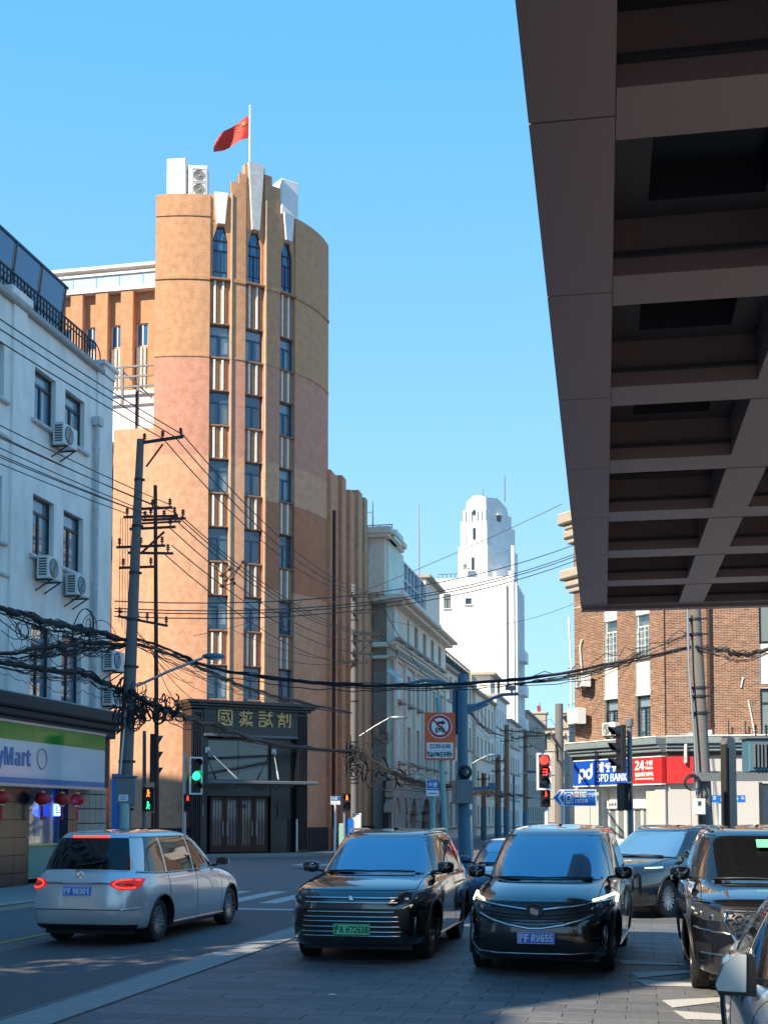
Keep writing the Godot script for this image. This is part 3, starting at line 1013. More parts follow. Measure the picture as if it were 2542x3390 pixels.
	var ft := thing("flag", "red flag with yellow stars flying from the white pole on the tower", "flag", Transform3D(Basis(), fp))
	b = B.new()
	b.cone(Vector3(0, 0, 0), Vector3(0, 5.95, 0), 0.06, 0.05, 10)
	b.ball(Vector3(0, 6.0, 0), Vector3(0.07, 0.07, 0.07), 8)
	part(ft, "pole", b, mt["white_paint"])
	var cl := B.new()
	var P := func(u: float, v: float) -> Vector3:
		# u from the pole to the fly, v from bottom to top; cloth blown to the left and sagging
		var x := -0.06 - 1.62 * u
		var sag := 0.55 * u * u + 0.85 * u
		var top := 5.52 - sag
		var hgt := 1.15 * (1.0 - 0.42 * u)
		return Vector3(x + 0.10 * sin(u * 5.0) * (1.0 - v), top - hgt * (1.0 - v) + 0.05 * sin(u * 7.0 + 1.0) * u, 0.26 * sin(u * 7.0 + v * 2.5) * u + 0.1 * u)
	var star := []
	for i in 16:
		for j in 8:
			var u0 := i / 16.0; var u1 := (i + 1) / 16.0; var v0 := j / 8.0; var v1 := (j + 1) / 8.0
			var a: Vector3 = P.call(u0, v0); var d: Vector3 = P.call(u1, v0); var e: Vector3 = P.call(u1, v1); var g: Vector3 = P.call(u0, v1)
			cl.quad(a, d, e, g, Vector3(0, 0, 1))
	part(ft, "cloth", cl, mt["red_fabric"])
	for s in [[0.17, 0.72, 0.16], [0.33, 0.9, 0.05], [0.39, 0.78, 0.05], [0.39, 0.62, 0.05], [0.33, 0.52, 0.05]]:
		b = B.new()
		var pts := PackedVector2Array()
		for i in 10:
			var rr: float = s[2] if i % 2 == 0 else s[2] * 0.4
			pts.append(Vector2(sin(TAU * i / 10.0) * rr, cos(TAU * i / 10.0) * rr))
		var c0: Vector3 = P.call(s[0], s[1])
		b.poly(pts, 0.03, 0.045, Transform3D(Basis(), c0))
		part(ft, "star", b, mt["yellow_paint"])
	build_portal(h)
	build_side_wing(h)
	build_main_wing(h)

func build_portal(h: Node3D) -> void:
	var a := deg_to_rad(31.5)
	var f := frame(TC.x + 7.0 * sin(a), TC.y - 7.0 * cos(a), Vector3(cos(a), 0, -sin(a)))
	var p := Node3D.new()
	p.name = "entrance_portal"
	h.add_child(p, true)
	p.transform = f
	var bs: Material = mt["black_stone"]
	# body pieces round the deep opening
	var b := B.new()
	b.span(-3.46, -2.84, 0.0, 6.9, -2.4, 0.0)
	b.span(2.10, 2.66, 0.0, 6.9, -3.4, 0.0)
	b.span(-2.84, 2.10, 5.78, 6.98, -2.2, 0.06)
	part(p, "surround", b, bs)
	# fluted pilasters
	for s in [[-3.46, 5], [2.14, 5]]:
		for i in s[1]:
			b = B.new()
			b.bev(s[0] + 0.02 + i * 0.105, s[0] + 0.09 + i * 0.105, 0.3, 6.75, 0.0, 0.08, 0.02)
			part(p, "flute", b, bs)
	# stepped cornice
	b = B.new()
	b.bev(-3.84, 3.10, 7.18, 7.34, -2.0, 0.52, 0.03)
	b.bev(-3.68, 2.92, 7.06, 7.18, -2.0, 0.38, 0.03)
	b.bev(-3.56, 2.78, 6.94, 7.06, -2.0, 0.24, 0.03)
	part(p, "cornice", b, bs)
	b = B.new()
	b.bev(-2.84, 2.10, 5.66, 5.78, -0.3, 0.12, 0.02)
	part(p, "fascia_moulding", b, mt["steel_grey"])
	# transom glass above the canopy
	var tw := part(p, "transom_window", B_frame(-2.5, 0.85, 3.55, 5.6, -0.45, 0.09), mt["frame_dark"])
	ub(tw, "pane", mt["pane_dark"], -2.42, -0.85, 3.6, 5.55, -0.5, -0.48)
	ub(tw, "pane", mt["pane_dark"], -0.82, 0.78, 3.6, 5.55, -0.5, -0.48)
	ub(p, "side_panel", bs, 0.86, 2.1, 0.0, 5.7, -0.9, -0.35)
	ub(p, "side_panel", bs, -2.84, -2.5, 0.0, 5.7, -0.9, -0.35)
	ub(p, "lintel_panel", bs, -2.5, 0.86, 2.85, 3.5, -0.9, -0.40)
	# doors
	for i in 4:
		var x0 := -2.26 + i * 0.765
		var d := part(p, "door", B_frame(x0, x0 + 0.745, 0.18, 2.82, -0.5, 0.09), mt["rust_pipe"])
		ub(d, "pane", mt["pane_dark"], x0 + 0.09, x0 + 0.655, 0.5, 2.73, -0.56, -0.54)
		ub(d, "kick_plate", mt["rust_pipe"], x0 + 0.09, x0 + 0.655, 0.27, 0.5, -0.57, -0.53)
		b = B.new()
		var hx := x0 + (0.64 if i % 2 == 0 else 0.10)
		b.cone(Vector3(hx, 0.95, -0.44), Vector3(hx, 1.65, -0.44), 0.02, 0.02, 8)
		part(d, "handle", b, mt["chrome_soft"])
		for j in 4:
			b = B.new()
			b.bar(Vector3(x0 + 0.14 + j * 0.15, 0.5, -0.525), Vector3(x0 + 0.14 + j * 0.15, 2.7, -0.525), 0.02)
			part(d, "bar", b, mt["rust_pipe"])
	ub(p, "door_void", mt["interior"], -2.5, 0.86, 0.15, 2.85, -0.95, -0.9)
	# canopy with tie rods
	b = B.new()
	b.bev(-2.9, 2.75, 3.40, 3.56, -0.4, 1.05, 0.03)
	b.span(-2.9, 2.75, 3.30, 3.40, -0.4, -0.2)
	part(p, "canopy", b, mt["steel_grey"])
	for s in [[-2.51, -1.4], [0.98, 0.72]]:
		b = B.new()
		b.cone(Vector3(s[0], 5.02, -0.3), Vector3(s[1], 3.62, 0.75), 0.025, 0.025, 8)
		b.cone(Vector3(lerpf(s[0], s[1], 0.68), 4.05, 0.42), Vector3(lerpf(s[0], s[1], 0.97), 3.65, 0.72), 0.05, 0.05, 8)
		b.span(s[0] - 0.12, s[0] + 0.12, 4.9, 5.16, -0.36, -0.28)
		part(p, "tie_rod", b, mt["galv"])
		b = B.new()
		b.bar(Vector3(s[1] - 0.25, 3.35, 0.8), Vector3(s[1] + 0.15, 3.2, 0.3), 0.12, 0.05)
		part(p, "canopy_lamp", b, mt["galv"])
	# step and notice board
	b = B.new()
	b.bev(-3.3, 2.5, 0.0, 0.16, -1.0, 0.35, 0.02)
	part(p, "step", b, mt["black_stone"])
	ub(p, "notice_board", mt["frame_dark"], 1.2, 1.85, 1.75, 2.45, -0.35, -0.3)
	ub(p, "wall_plate", mt["sign_white"], -2.8, -2.68, 1.9, 2.4, -0.35, -0.32)
	# gold characters
	var gl := [["guo", -2.13], ["yao", -1.06], ["shi4", -0.01], ["ji4", 0.97]]
	for g in gl:
		b = B.new()
		strokes(b, GLYPH[g[0]], g[1], 6.22, 0.68, 0.062, 0.06, 0.13)
		part(p, "gold_character", b, mt["gold"])
	# white striped rain pipe at the right end
	b = B.new()
	b.cone(Vector3(2.05, 0.1, 0.1), Vector3(2.05, 1.75, 0.1), 0.05, 0.05, 8)
	part(p, "rain_pipe", b, mt["rib_white"])
	# dark plinth to the right and left of the portal
	b = B.new()
	b.col = Color(0.035, 0.035, 0.04)
	arc(b, 57.0, 79.0, TR + 0.10, 0.0, 1.33, 0.1, true)
	part(h, "plinth", b, mt["stone"])
	b = B.new()
	b.col = Color(0.035, 0.035, 0.04)
	arc(b, -11.6, 6.0, TR + 0.06, 0.0, 1.33, 0.1, true)
	part(h, "plinth", b, mt["stone"])

func build_side_wing(h: Node3D) -> void:
	var f := frame(-11.08, 60.2, SIDE)
	# lower block in the same plane as the tower's left edge
	var b := B.new()
	b.col = Color(0.69, 0.365, 0.22)
	b.span(-2.05, 0.02, 0, 20.6, -6.0, -0.01)
	part(h, "side_block", b, mt["stucco"], f)
	b = B.new()
	b.col = Color(0.035, 0.035, 0.04)
	b.span(-2.07, 0.0, 0, 1.33, -1.0, 0.05)
	part(h, "plinth", b, mt["stone"], f)
	# taller wing set back behind it, with piers and windows
	var w := Node3D.new()
	w.name = "side_wing"
	h.add_child(w, true)
	w.transform = f * Transform3D(Basis(), Vector3(0, 0, -1.6))
	var holes := []
	var cols := [-1.10, -2.45, -3.8, -5.15, -6.5]
	var zz := -0.25
	for x in cols:
		for r in [[25.4, 26.55], [21.8, 22.9], [18.2, 19.3], [14.6, 15.7]]:
			holes.append([x - 0.62, x, r[0], r[1]])
	b = B.new()
	b.col = Color(0.56, 0.29, 0.155)
	b.wall(-12.0, 0.0, 0.0, 28.25, zz, holes, 0.2)
	b.col = Color(0.56, 0.29, 0.155)
	b.span(-12.0, 0.0, 0.0, 27.9, -8.0, zz - 0.35)
	part(w, "wall", b, mt["stucco"])
	for i in 9:
		var x0 := -1.72 - 0.15 - i * 1.35
		b = B.new()
		b.col = Color(0.56, 0.29, 0.155)
		b.bev(x0 - 0.55, x0 + 0.13, 0.0, 28.15, zz, 0.12, 0.03)
		part(w, "pier", b, mt["stucco"])
	b = B.new()
	b.col = Color(0.56, 0.29, 0.155)
	b.bev(-0.42, 0.0, 0.0, 28.15, zz, 0.12, 0.03)
	part(w, "pier", b, mt["stucco"])
	for x in cols:
		for r in [[25.4, 26.55], [21.8, 22.9], [18.2, 19.3], [14.6, 15.7]]:
			window(w, x - 0.62, x, r[0], r[1], zz - 0.08, mt["frame_white"], mt["pane_blue"], 1.0, 2, 0.05)
			for q in [-0.58, -0.38, -0.18]:
				b = B.new()
				b.bev(x + q, x + q + 0.11, r[0] - 2.4, r[0] - 0.1, zz, zz + 0.1, 0.02)
				part(w, "rib", b, mt["rib_white"])
	# light cream storey below, as repainted
	b = B.new()
	b.bev(-6.0, -0.35, 20.4, 23.0, zz, 0.30, 0.03)
	part(w, "cream_storey", b, mt["rib_white"])
	for x in [-1.5, -3.0]:
		ub(w, "recess", mt["rust_pipe"], x, x + 0.14, 20.6, 22.9, 0.26, 0.315)
	# roof balustrade of white frame and bluish panels
	for i in 9:
		var x0 := -1.25 * i
		ub(w, "roof_panel", mat("roof_panel_blue", 0.36, 0.55, 0.64, 0.3) if i == 0 else mt["roof_panel_blue"], x0 - 1.22, x0 - 0.03, 28.35, 29.0, 0.05, 0.08)
		for j in 12:
			ub(w, "panel_rib", mt["frame_white"], x0 - 1.2 + j * 0.1, x0 - 1.185 + j * 0.1, 28.36, 28.98, 0.08, 0.095)
	b = B.new()
	b.span(-12.0, 0.0, 28.15, 28.35, -0.2, 0.18)
	b.span(-12.0, 0.0, 29.0, 29.12, -0.05, 0.16)
	b.span(-12.0, 0.1, 29.3, 29.45, -0.3, 0.25)
	part(w, "roof_rail", b, mt["tower_white"])
	# steel gallery in front
	b = B.new()
	for y in [22.9, 23.4, 23.9]:
		b.bar(Vector3(-4.5, y, 1.0), Vector3(0.0, y, 1.0), 0.09)
	b.bar(Vector3(-1.9, 21.9, 1.0), Vector3(-1.9, 23.9, 1.0), 0.12)
	b.bar(Vector3(-1.9, 23.7, 1.0), Vector3(-0.5, 22.4, 0.2), 0.06)
	part(w, "steel_gallery", b, mt["steel_grey"])
	for x in [-2.9]:
		b = B.new()
		b.cone(Vector3(x, 2, 1.2), Vector3(x, 20, 1.2), 0.1, 0.1, 8)
		part(w, "rain_pipe", b, mt["rib_white"])

func build_main_wing(h: Node3D) -> void:
	var f := frame(-2.94, 65.58, MAIN)
	var w := Node3D.new()
	w.name = "street_wing"
	h.add_child(w, true)
	w.transform = f
	var holes := []
	var cols := [[1.45, 2.2], [3.4, 4.15], [5.42, 6.2], [7.5, 8.2]]
	var rows := [[17.5, 18.7], [13.95, 15.78], [10.4, 12.2], [6.9, 8.7]]
	for c in cols:
		for r in rows:
			holes.append([c[0], c[1], r[0], r[1]])
	var b := B.new()
	b.col = Color(0.60, 0.30, 0.17)
	b.wall(0.0, 8.7, 0.0, 20.1, -0.1, holes, 0.25)
	b.span(0.0, 8.6, 0.0, 20.0, -7.0, -0.4)
	b.col = Color(0.58, 0.38, 0.225)
	b.span(8.7, 10.55, 0.0, 17.5, -7.0, -0.1)
	part(w, "wall", b, mt["stucco"])
	var tops := [19.9, 20.35, 20.05, 20.6]
	var px := [[-0.1, 1.40], [2.45, 3.30], [4.4, 5.35], [6.5, 7.4], [8.25, 8.8]]
	for i in 5:
		b = B.new()
		b.col = [Color(0.62, 0.30, 0.17), Color(0.62, 0.305, 0.175), Color(0.62, 0.315, 0.185), Color(0.60, 0.36, 0.215), Color(0.60, 0.37, 0.22)][i]
		b.bev(px[i][0], px[i][1], 0.0, [20.0, 20.38, 20.08, 20.6, 20.6][i], -0.3, 0.22, 0.05)
		part(w, "pier", b, mt["stucco"])
	b = B.new()
	b.col = Color(0.58, 0.38, 0.225)
	b.bev(8.8, 10.6, 0.0, 17.6, -0.3, 0.15, 0.05)
	part(w, "pier", b, mt["stucco"])
	for c in cols:
		for i in 4:
			window(w, c[0], c[1], rows[i][0], rows[i][1], -0.2, mt["frame_dark"], mt["pane_dark"], 0.7, 2, 0.05)
			var y1: float = 20.0 if i == 0 else rows[i - 1][0] - 0.15
			for q in [0.1, 0.32]:
				b = B.new()
				b.bev(c[0] + q, c[0] + q + 0.14, rows[i][1] + 0.05, y1, -0.1, 0.02, 0.02)
				part(w, "rib", b, mt["rib_white"])
			b = B.new()
			b.bev(c[0] - 0.05, c[1] + 0.05, rows[i][0] - 0.14, rows[i][0], -0.1, 0.08, 0.02)
			part(w, "sill", b, mt["trim_brown"])
	b = B.new()
	b.cone(Vector3(0.25, 1.3, 0.3), Vector3(0.25, 17.9, 0.3), 0.09, 0.09, 10)
	part(w, "rain_pipe", b, mt["rust_pipe"])
	b = B.new()
	b.bev(0.0, 10.6, 0.0, 1.33, -0.3, 0.28, 0.02)
	part(w, "plinth", b, mt["black_stone"])

# ---------------------------------------------------------------- the mint and cream house
func build_mint_house() -> void:
	var f := frame(0.69, 76.0, MAIN)
	var h := thing("mint_house", "four-storey house with mint green end wall, cream cornices and stone arcade", "building", f)
	var rows := [[12.65, 14.3], [8.9, 10.75], [5.2, 7.5]]
	var holes := []
	var arches := [[-1.2, 0.9, 3.0], [1.46, 3.28, 3.05], [4.7, 6.4, 3.05], [9.0, 11.75, 3.1], [12.9, 14.6, 3.05], [15.8, 17.6, 3.05]]
	var wx := []
	for i in 6:
		wx.append([0.02 + i * 3.26, 1.3 + i * 3.26])
	for r in rows:
		for x in wx:
			holes.append([x[0] + (0.0 if r[0] > 12 else 0.35), x[1] + (0.0 if r[0] > 12 else 0.5), r[0], r[1]])
	var b := B.new()
	b.wall(-0.45, 19.8, 4.1, 15.0, 0.0, holes, 0.3)
	part(h, "wall", b, mt["cream"])
	part(h, "core", B_box(-0.4, 19.7, 0.0, 14.9, -9.0, -0.45), mt["cream_dark"])
	for r in rows:
		for x in wx:
			var o := 0.0 if r[0] > 12 else 0.35
			window(h, x[0] + o, x[1] + (0.0 if o == 0.0 else 0.5), r[0], r[1], -0.2, mt["frame_dark"], mt["pane_dark"], 0.72, 2, 0.06)
			b = B.new()
			b.bev(x[0] - 0.25, x[1] + 0.45, r[0] - 0.22, r[0] - 0.02, 0.0, 0.4, 0.06)
			part(h, "sill", b, mt["cream_dark"])
	for i in 7:
		b = B.new()
		b.bev(-0.4 + i * 3.26 - 0.3, -0.4 + i * 3.26 + 0.25, 4.3, 11.2, 0.0, 0.18, 0.05)
		part(h, "pilaster", b, mt["cream"])
	# cornices
	for c in [[14.7, 15.05, 0.9], [12.0, 12.3, 0.35], [11.3, 11.5, 0.3], [4.0, 4.3, 0.35]]:
		b = B.new()
		b.bev(-0.9 if c[2] < 0.8 else -1.4, 20.3, c[0] + 0.12, c[1], -0.2, c[2], 0.08)
		b.bev(-0.6, 20.0, c[0] - 0.12, c[0] + 0.12, -0.2, c[2] * 0.6, 0.06)
		part(h, "cornice", b, mt["cream"])
	for i in 26:
		b = B.new()
		b.bev(0.0 + i * 0.78, 0.3 + i * 0.78, 11.55, 11.95, 0.0, 0.26, 0.04)
		part(h, "dentil", b, mt["cream_dark"])
	# storey above the main cornice: wall, glazed extension, end block
	part(h, "attic_wall", B_box(-1.6, 2.9, 15.05, 18.4, -5.0, -0.35), mt["cream"])
	b = B.new()
	b.bev(-1.9, 3.0, 18.4, 18.62, -5.2, 0.0, 0.06)
	b.bev(-2.0, 3.1, 18.62, 19.0, -5.4, 0.15, 0.08)
	part(h, "attic_cornice", b, mt["cream"])
	part(h, "terrace_wall", B_box(2.9, 19.5, 15.05, 16.25, -5.0, -0.25), mt["cream"])
	for i in 5:
		ub(h, "terrace_window", mt["pane_dark"], 3.6 + i * 3.1, 4.4 + i * 3.1, 15.35, 15.95, -0.26, -0.24)
	var gh := part(h, "glasshouse", B_box(2.95, 13.1, 16.25, 18.3, -4.6, -1.0), mt["interior"])
	b = B.new()
	for i in 9:
		var x := 2.95 + i * 1.27
		b.bar(Vector3(x, 16.25, -0.55), Vector3(x, 18.35, -0.55), 0.10)
		b.bar(Vector3(x, 18.35, -0.55), Vector3(x, 19.3, -2.2), 0.10)
	for y in [16.3, 17.2, 18.35]:
		b.bar(Vector3(2.95, y, -0.55), Vector3(13.1, y, -0.55), 0.10)
	b.bar(Vector3(2.95, 19.3, -2.2), Vector3(13.1, 19.3, -2.2), 0.10)
	part(gh, "glazing_bar", b, mt["frame_white"])
	for i in 8:
		var x := 3.0 + i * 1.27
		for y in [[16.33, 17.15], [17.25, 18.3]]:
			ub(gh, "pane", mt["pane_blue"], x, x + 1.17, y[0], y[1], -0.62, -0.60)
		b = B.new()
		b.quad(Vector3(x, 18.38, -0.6), Vector3(x + 1.17, 18.38, -0.6), Vector3(x + 1.17, 19.28, -2.2), Vector3(x, 19.28, -2.2), Vector3(0, 1, 1))
		part(gh, "roof_pane", b, mt["pane_grey"])
	part(h, "end_block", B_box(13.3, 19.5, 16.25, 18.75, -5.0, -0.4), mt["cream"])
	b = B.new()
	b.bev(13.1, 19.8, 18.75, 18.98, -5.2, 0.0, 0.06)
	part(h, "attic_cornice", b, mt["cream_dark"])
	# arcade of rusticated stone: blocks between arched openings
	var ar := part(h, "arcade", B_box(-1.4, 20.0, 0.0, 4.0, -0.5, -0.34), mt["interior"])
	var blk := B.new()
	for j in 8:
		for i in 44:
			var x0 := -1.4 + i * 0.5 + (0.25 if j % 2 else 0.0)
			var x1 := x0 + 0.48
			var y0 := j * 0.5; var y1 := y0 + 0.48
			var cut := false
			for a in arches:
				if x0 < a[1] and x1 > a[0] and y0 < a[2] - 0.3:
					cut = true
			if cut: continue
			blk = B.new()
			blk.bev(x0, x1, y0, y1, -0.35, 0.1, 0.03)
			part(ar, "stone_block", blk, mt["ashlar"])
	for a in arches:
		b = B.new()
		var cx: float = (a[0] + a[1]) * 0.5; var rr: float = (a[1] - a[0]) * 0.5
		var spring: float = a[2] - minf(rr, 0.9)
		for s in 10:
			var t0 := PI * s / 10.0; var t1 := PI * (s + 1) / 10.0
			var hh := minf(rr, 0.9)
			b.poly(PackedVector2Array([Vector2(cx + cos(t0) * rr, spring + sin(t0) * hh), Vector2(cx + cos(t0) * (rr + 0.35), spring + sin(t0) * (hh + 0.35)), Vector2(cx + cos(t1) * (rr + 0.35), spring + sin(t1) * (hh + 0.35)), Vector2(cx + cos(t1) * rr, spring + sin(t1) * hh)]), -0.4, 0.14)
		part(ar, "arch", b, mt["ashlar"])
		ub(ar, "door_leaf", mt["rust_pipe"] if a[0] > 8 else mt["interior"], a[0], a[1], 0.0, a[2], -0.42, -0.33)
	# mint end wall facing the crossing, with its own cornices
	var e := Node3D.new()
	e.name = "end_wall"
	h.add_child(e, true)
	e.transform = f.affine_inverse() * frame(0.69, 76.0, SIDE)
	part(e, "wall", B_box(-1.3, -0.02, 4.2, 15.0, -4.0, 0.4), mt["mint"])
	part(e, "upper_wall", B_box(-1.3, -0.25, 15.0, 18.4, -4.0, 0.9), mt["mint"])
	part(e, "party_wall", B_box(-1.72, -1.3, 1.0, 18.4, -4.0, 0.6), mt["maroon"])
	for c in [[14.7, 15.05, 0.9], [12.0, 12.3, 0.35], [11.3, 11.5, 0.3]]:
		b = B.new()
		b.bev(-1.3, c[2] * 0.7, c[0], c[1], 0.2, 0.4 + c[2], 0.06)
		part(e, "cornice", b, mt["mint"])
	b = B.new()
	b.bev(-2.4, 0.2, 18.4, 18.62, -1.0, 1.1, 0.05)
	b.bev(-2.5, 0.3, 18.62, 18.95, -1.0, 1.25, 0.05)
	part(e, "attic_cornice", b, mt["mint"])
	part(e, "stone_base", B_box(-1.7, 0.05, 0.0, 4.0, -3.0, 0.45), mt["ashlar"])
	b = B.new()
	b.cone(Vector3(-0.1, 0.2, 0.55), Vector3(-0.1, 3.6, 0.55), 0.06, 0.06, 8)
	part(e, "rain_pipe", b, mt["rib_white"])
	# roof railing, aerial and mast
	b = B.new()
	for i in 4:
		b.bar(Vector3(-2.3 + i * 0.75, 18.95, 0.8), Vector3(-2.3 + i * 0.75, 19.35, 0.8), 0.05)
	b.bar(Vector3(-2.3, 19.35, 0.8), Vector3(0.0, 19.35, 0.8), 0.05)
	part(e, "roof_rail", b, mt["steel_grey"])
	var an := thing("roof_aerial", "thin roof aerial with side rods above the mint cornice", "antenna", Transform3D(Basis(), at(1234, 1752, 77)))
	b = B.new()
	b.cone(Vector3.ZERO, Vector3(0, 1.75, 0), 0.05, 0.02, 6)
	part(an, "mast", b, mt["steel_grey"])
	b = B.new()
	b.bar(Vector3(-0.45, 1.0, 0), Vector3(0.05, 1.08, 0), 0.03)
	for i in 5:
		b.bar(Vector3(-0.42 + i * 0.1, 0.93, 0), Vector3(-0.42 + i * 0.1, 1.1, 0), 0.015)
	part(an, "rods", b, mt["steel_grey"])
	b = B.new()
	b.cone(Vector3(0, -3.0, 0), Vector3(0, 2.1, 0), 0.07, 0.06, 8)
	b.cone(Vector3(0, 2.1, 0), Vector3(0, 3.7, 0), 0.05, 0.04, 8)
	solo("roof_mast", b, mt["galv"], "pale upright mast rising behind the glazed roof room", "mast", "", Transform3D(Basis(), at(1386, 1846, 86)))

# ---------------------------------------------------------------- the houses farther down the street
func plain_house(nm: String, label: String, f: Transform3D, len_: float, hgt: float, deep: float, wm: Material, cols: int, rows: int, first: float, pitch: float, ww: float, wh: float, trim: Material) -> Node3D:
	var h := thing(nm, label, "building", f)
	var holes := []
	for i in cols:
		for j in rows:
			var x := len_ / cols * (i + 0.5)
			holes.append([x - ww / 2, x + ww / 2, first + j * pitch, first + j * pitch + wh])
	var b := B.new()
	b.wall(0, len_, 0, hgt, 0, holes, 0.25)
	b.quad(Vector3(0, 0, 0), Vector3(0, 0, -deep), Vector3(0, hgt, -deep), Vector3(0, hgt, 0), Vector3(-1, 0, 0))
	b.quad(Vector3(len_, 0, 0), Vector3(len_, 0, -deep), Vector3(len_, hgt, -deep), Vector3(len_, hgt, 0), Vector3(1, 0, 0))
	b.quad(Vector3(0, 0, -deep), Vector3(len_, 0, -deep), Vector3(len_, hgt, -deep), Vector3(0, hgt, -deep), Vector3(0, 0, -1))
	b.quad(Vector3(0, hgt - 0.1, 0), Vector3(len_, hgt - 0.1, 0), Vector3(len_, hgt - 0.1, -deep), Vector3(0, hgt - 0.1, -deep), Vector3.UP)
	part(h, "wall", b, wm)
	ub(h, "core", mt["interior"], 0.2, len_ - 0.2, 0.1, hgt - 0.2, -0.5, -0.4)
	for o in holes:
		window(h, o[0], o[1], o[2], o[3], -0.14, mt["frame_dark"], mt["pane_dark"], 0.7, 2, 0.07)
	b = B.new()
	b.bev(-0.15, len_ + 0.15, hgt - 0.15, hgt + 0.15, -deep, 0.35, 0.08)
	part(h, "cornice", b, trim)
	for j in rows:
		b = B.new()
		b.bev(0, len_, first + j * pitch - 0.2, first + j * pitch - 0.05, 0.0, 0.15, 0.04)
		part(h, "sill_course", b, trim)
	return h

func build_far_street() -> void:
	var o := Vector3(0.69, 0, -76.0)
	var fr := func(s: float, out := 0.0) -> Transform3D:
		var t := frame(0.69, 76.0, MAIN)
		return t * Transform3D(Basis(), Vector3(s, 0, out))
	var h := plain_house("street_house", "beige four-storey house with a dark roof fence next to the mint house", fr.call(20.2, -0.3), 17.0, 13.4, 9.0, mt["cream"], 6, 4, 1.1, 3.3, 1.2, 1.9, mt["cream_dark"])
	var b := B.new()
	for i in 22:
		b.bar(Vector3(0.2 + i * 0.76, 13.5, -0.1), Vector3(0.2 + i * 0.76, 14.7, -0.1), 0.07)
	b.bar(Vector3(0.2, 14.7, -0.1), Vector3(16.4, 14.7, -0.1), 0.08)
	part(h, "roof_fence", b, mt["iron"])
	ub(h, "screen", mt["dark_cornice"], 1.5, 16.4, 13.6, 14.5, -0.25, -0.2)
	h = plain_house("street_house", "cream five-storey house with a stepped gable and yellow roof cover", fr.call(37.4, 0.0), 14.0, 13.0, 9.0, mt["cream"], 5, 4, 1.0, 3.1, 1.1, 1.8, mt["cream_dark"])
	part(h, "stair_tower", B_box(1.0, 4.5, 13.0, 14.6, -6.0, -0.5), mt["cream_dark"])
	b = B.new()
	b.ball(Vector3(6.5, 13.5, -1.5), Vector3(1.2, 0.9, 1.0), 10)
	part(h, "roof_cover", b, mt["yellow_paint"])
	h = plain_house("street_house", "pale narrow house with an open roof shelter before the white tower", fr.call(51.6, 0.2), 10.0, 14.0, 8.0, mt["plaster_white"], 4, 4, 1.0, 3.3, 1.0, 1.8, mt["cream_dark"])
	part(h, "roof_room", B_box(2.0, 6.0, 14.0, 16.2, -5.0, -0.8), mt["plaster_white"])
	b = B.new()
	b.bev(1.2, 8.6, 16.2, 16.45, -5.6, -0.2, 0.05)
	for x in [6.8, 7.6, 8.4]:
		b.bar(Vector3(x, 14.1, -0.6), Vector3(x, 16.2, -0.6), 0.12)
	part(h, "roof_shelter", b, mt["cream_dark"])
	h = plain_house("street_house", "cream shop house right under the white tower", fr.call(61.8, 0.5), 10.5, 12.2, 9.0, mt["cream"], 4, 4, 0.8, 2.9, 1.1, 1.7, mt["cream_dark"])
	h = plain_house("street_house", "dark grey-beige terrace house beyond the white tower", fr.call(84.5, 0.3), 30.0, 15.0, 9.0, mt["cream_dark"], 9, 4, 1.1, 3.4, 1.3, 1.9, mt["cream_dark"])  # walls in the darker cream
	# house that closes the view, with stepped parapets and a small red flag
	var g := frame(19.0, 205.0, SIDE)
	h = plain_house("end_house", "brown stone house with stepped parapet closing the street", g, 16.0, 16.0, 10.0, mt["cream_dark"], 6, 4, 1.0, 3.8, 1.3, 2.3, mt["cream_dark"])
	b = B.new()
	for x in [0.2, 4.6, 9.0, 13.0]:
		b.bev(x, x + 2.6, 16.1, 18.2, -2.0, 0.2, 0.1)
		b.bev(x - 0.2, x + 2.8, 18.2, 18.6, -2.2, 0.4, 0.1)
	part(h, "parapet_pier", b, mt["cream_dark"])
	for i in 18:
		b = B.new()
		b.bev(0.2 + i * 0.87, 0.6 + i * 0.87, 14.6, 15.2, 0.0, 0.6, 0.08)
		part(h, "dentil", b, mt["cream"])
	var ft := thing("small_flag", "tiny red flag on a pole over the house closing the street", "flag", Transform3D(Basis(), at(1787, 2420, 204)))
	b = B.new()
	b.cone(Vector3(0, 0, 0), Vector3(0, 4.6, 0), 0.09, 0.07, 8)
	part(ft, "pole", b, mt["steel_grey"])
	b = B.new()
	for i in 6:
		b.quad(Vector3(0.05 + sin(i * 0.9) * 0.12, 4.2 - i * 0.42, 0.0), Vector3(-0.55 + sin(i * 0.7) * 0.15, 4.0 - i * 0.42, 0.1), Vector3(-0.55 + sin(i * 0.7 + 0.7) * 0.15, 3.58 - i * 0.42, 0.1), Vector3(0.05 + sin(i * 0.9 + 0.9) * 0.12, 3.78 - i * 0.42, 0.0), Vector3(0, 0, 1))
	part(ft, "cloth", b, mt["red_fabric"])
	# right side of the street, behind the bank
	var rf := frame(19.5, 118.0, -MAIN)
	plain_house("lane_house", "low pale shop house behind the brick bank's left edge", rf, 40.0, 8.0, 9.0, mt["plaster_grey"], 10, 2, 1.0, 3.6, 1.4, 2.0, mt["cream_dark"])
	var ge := frame(10.0, 84.0, SIDE)
	b = B.new()
	b.span(0, 4.0, 0, 6.2, -10, 0)
	solo("rear_house", b, mt["plaster_white"], "white house end just left of the brick bank's ground floor", "building", "", ge * Transform3D(Basis(), Vector3(1.9, 0, 0)))

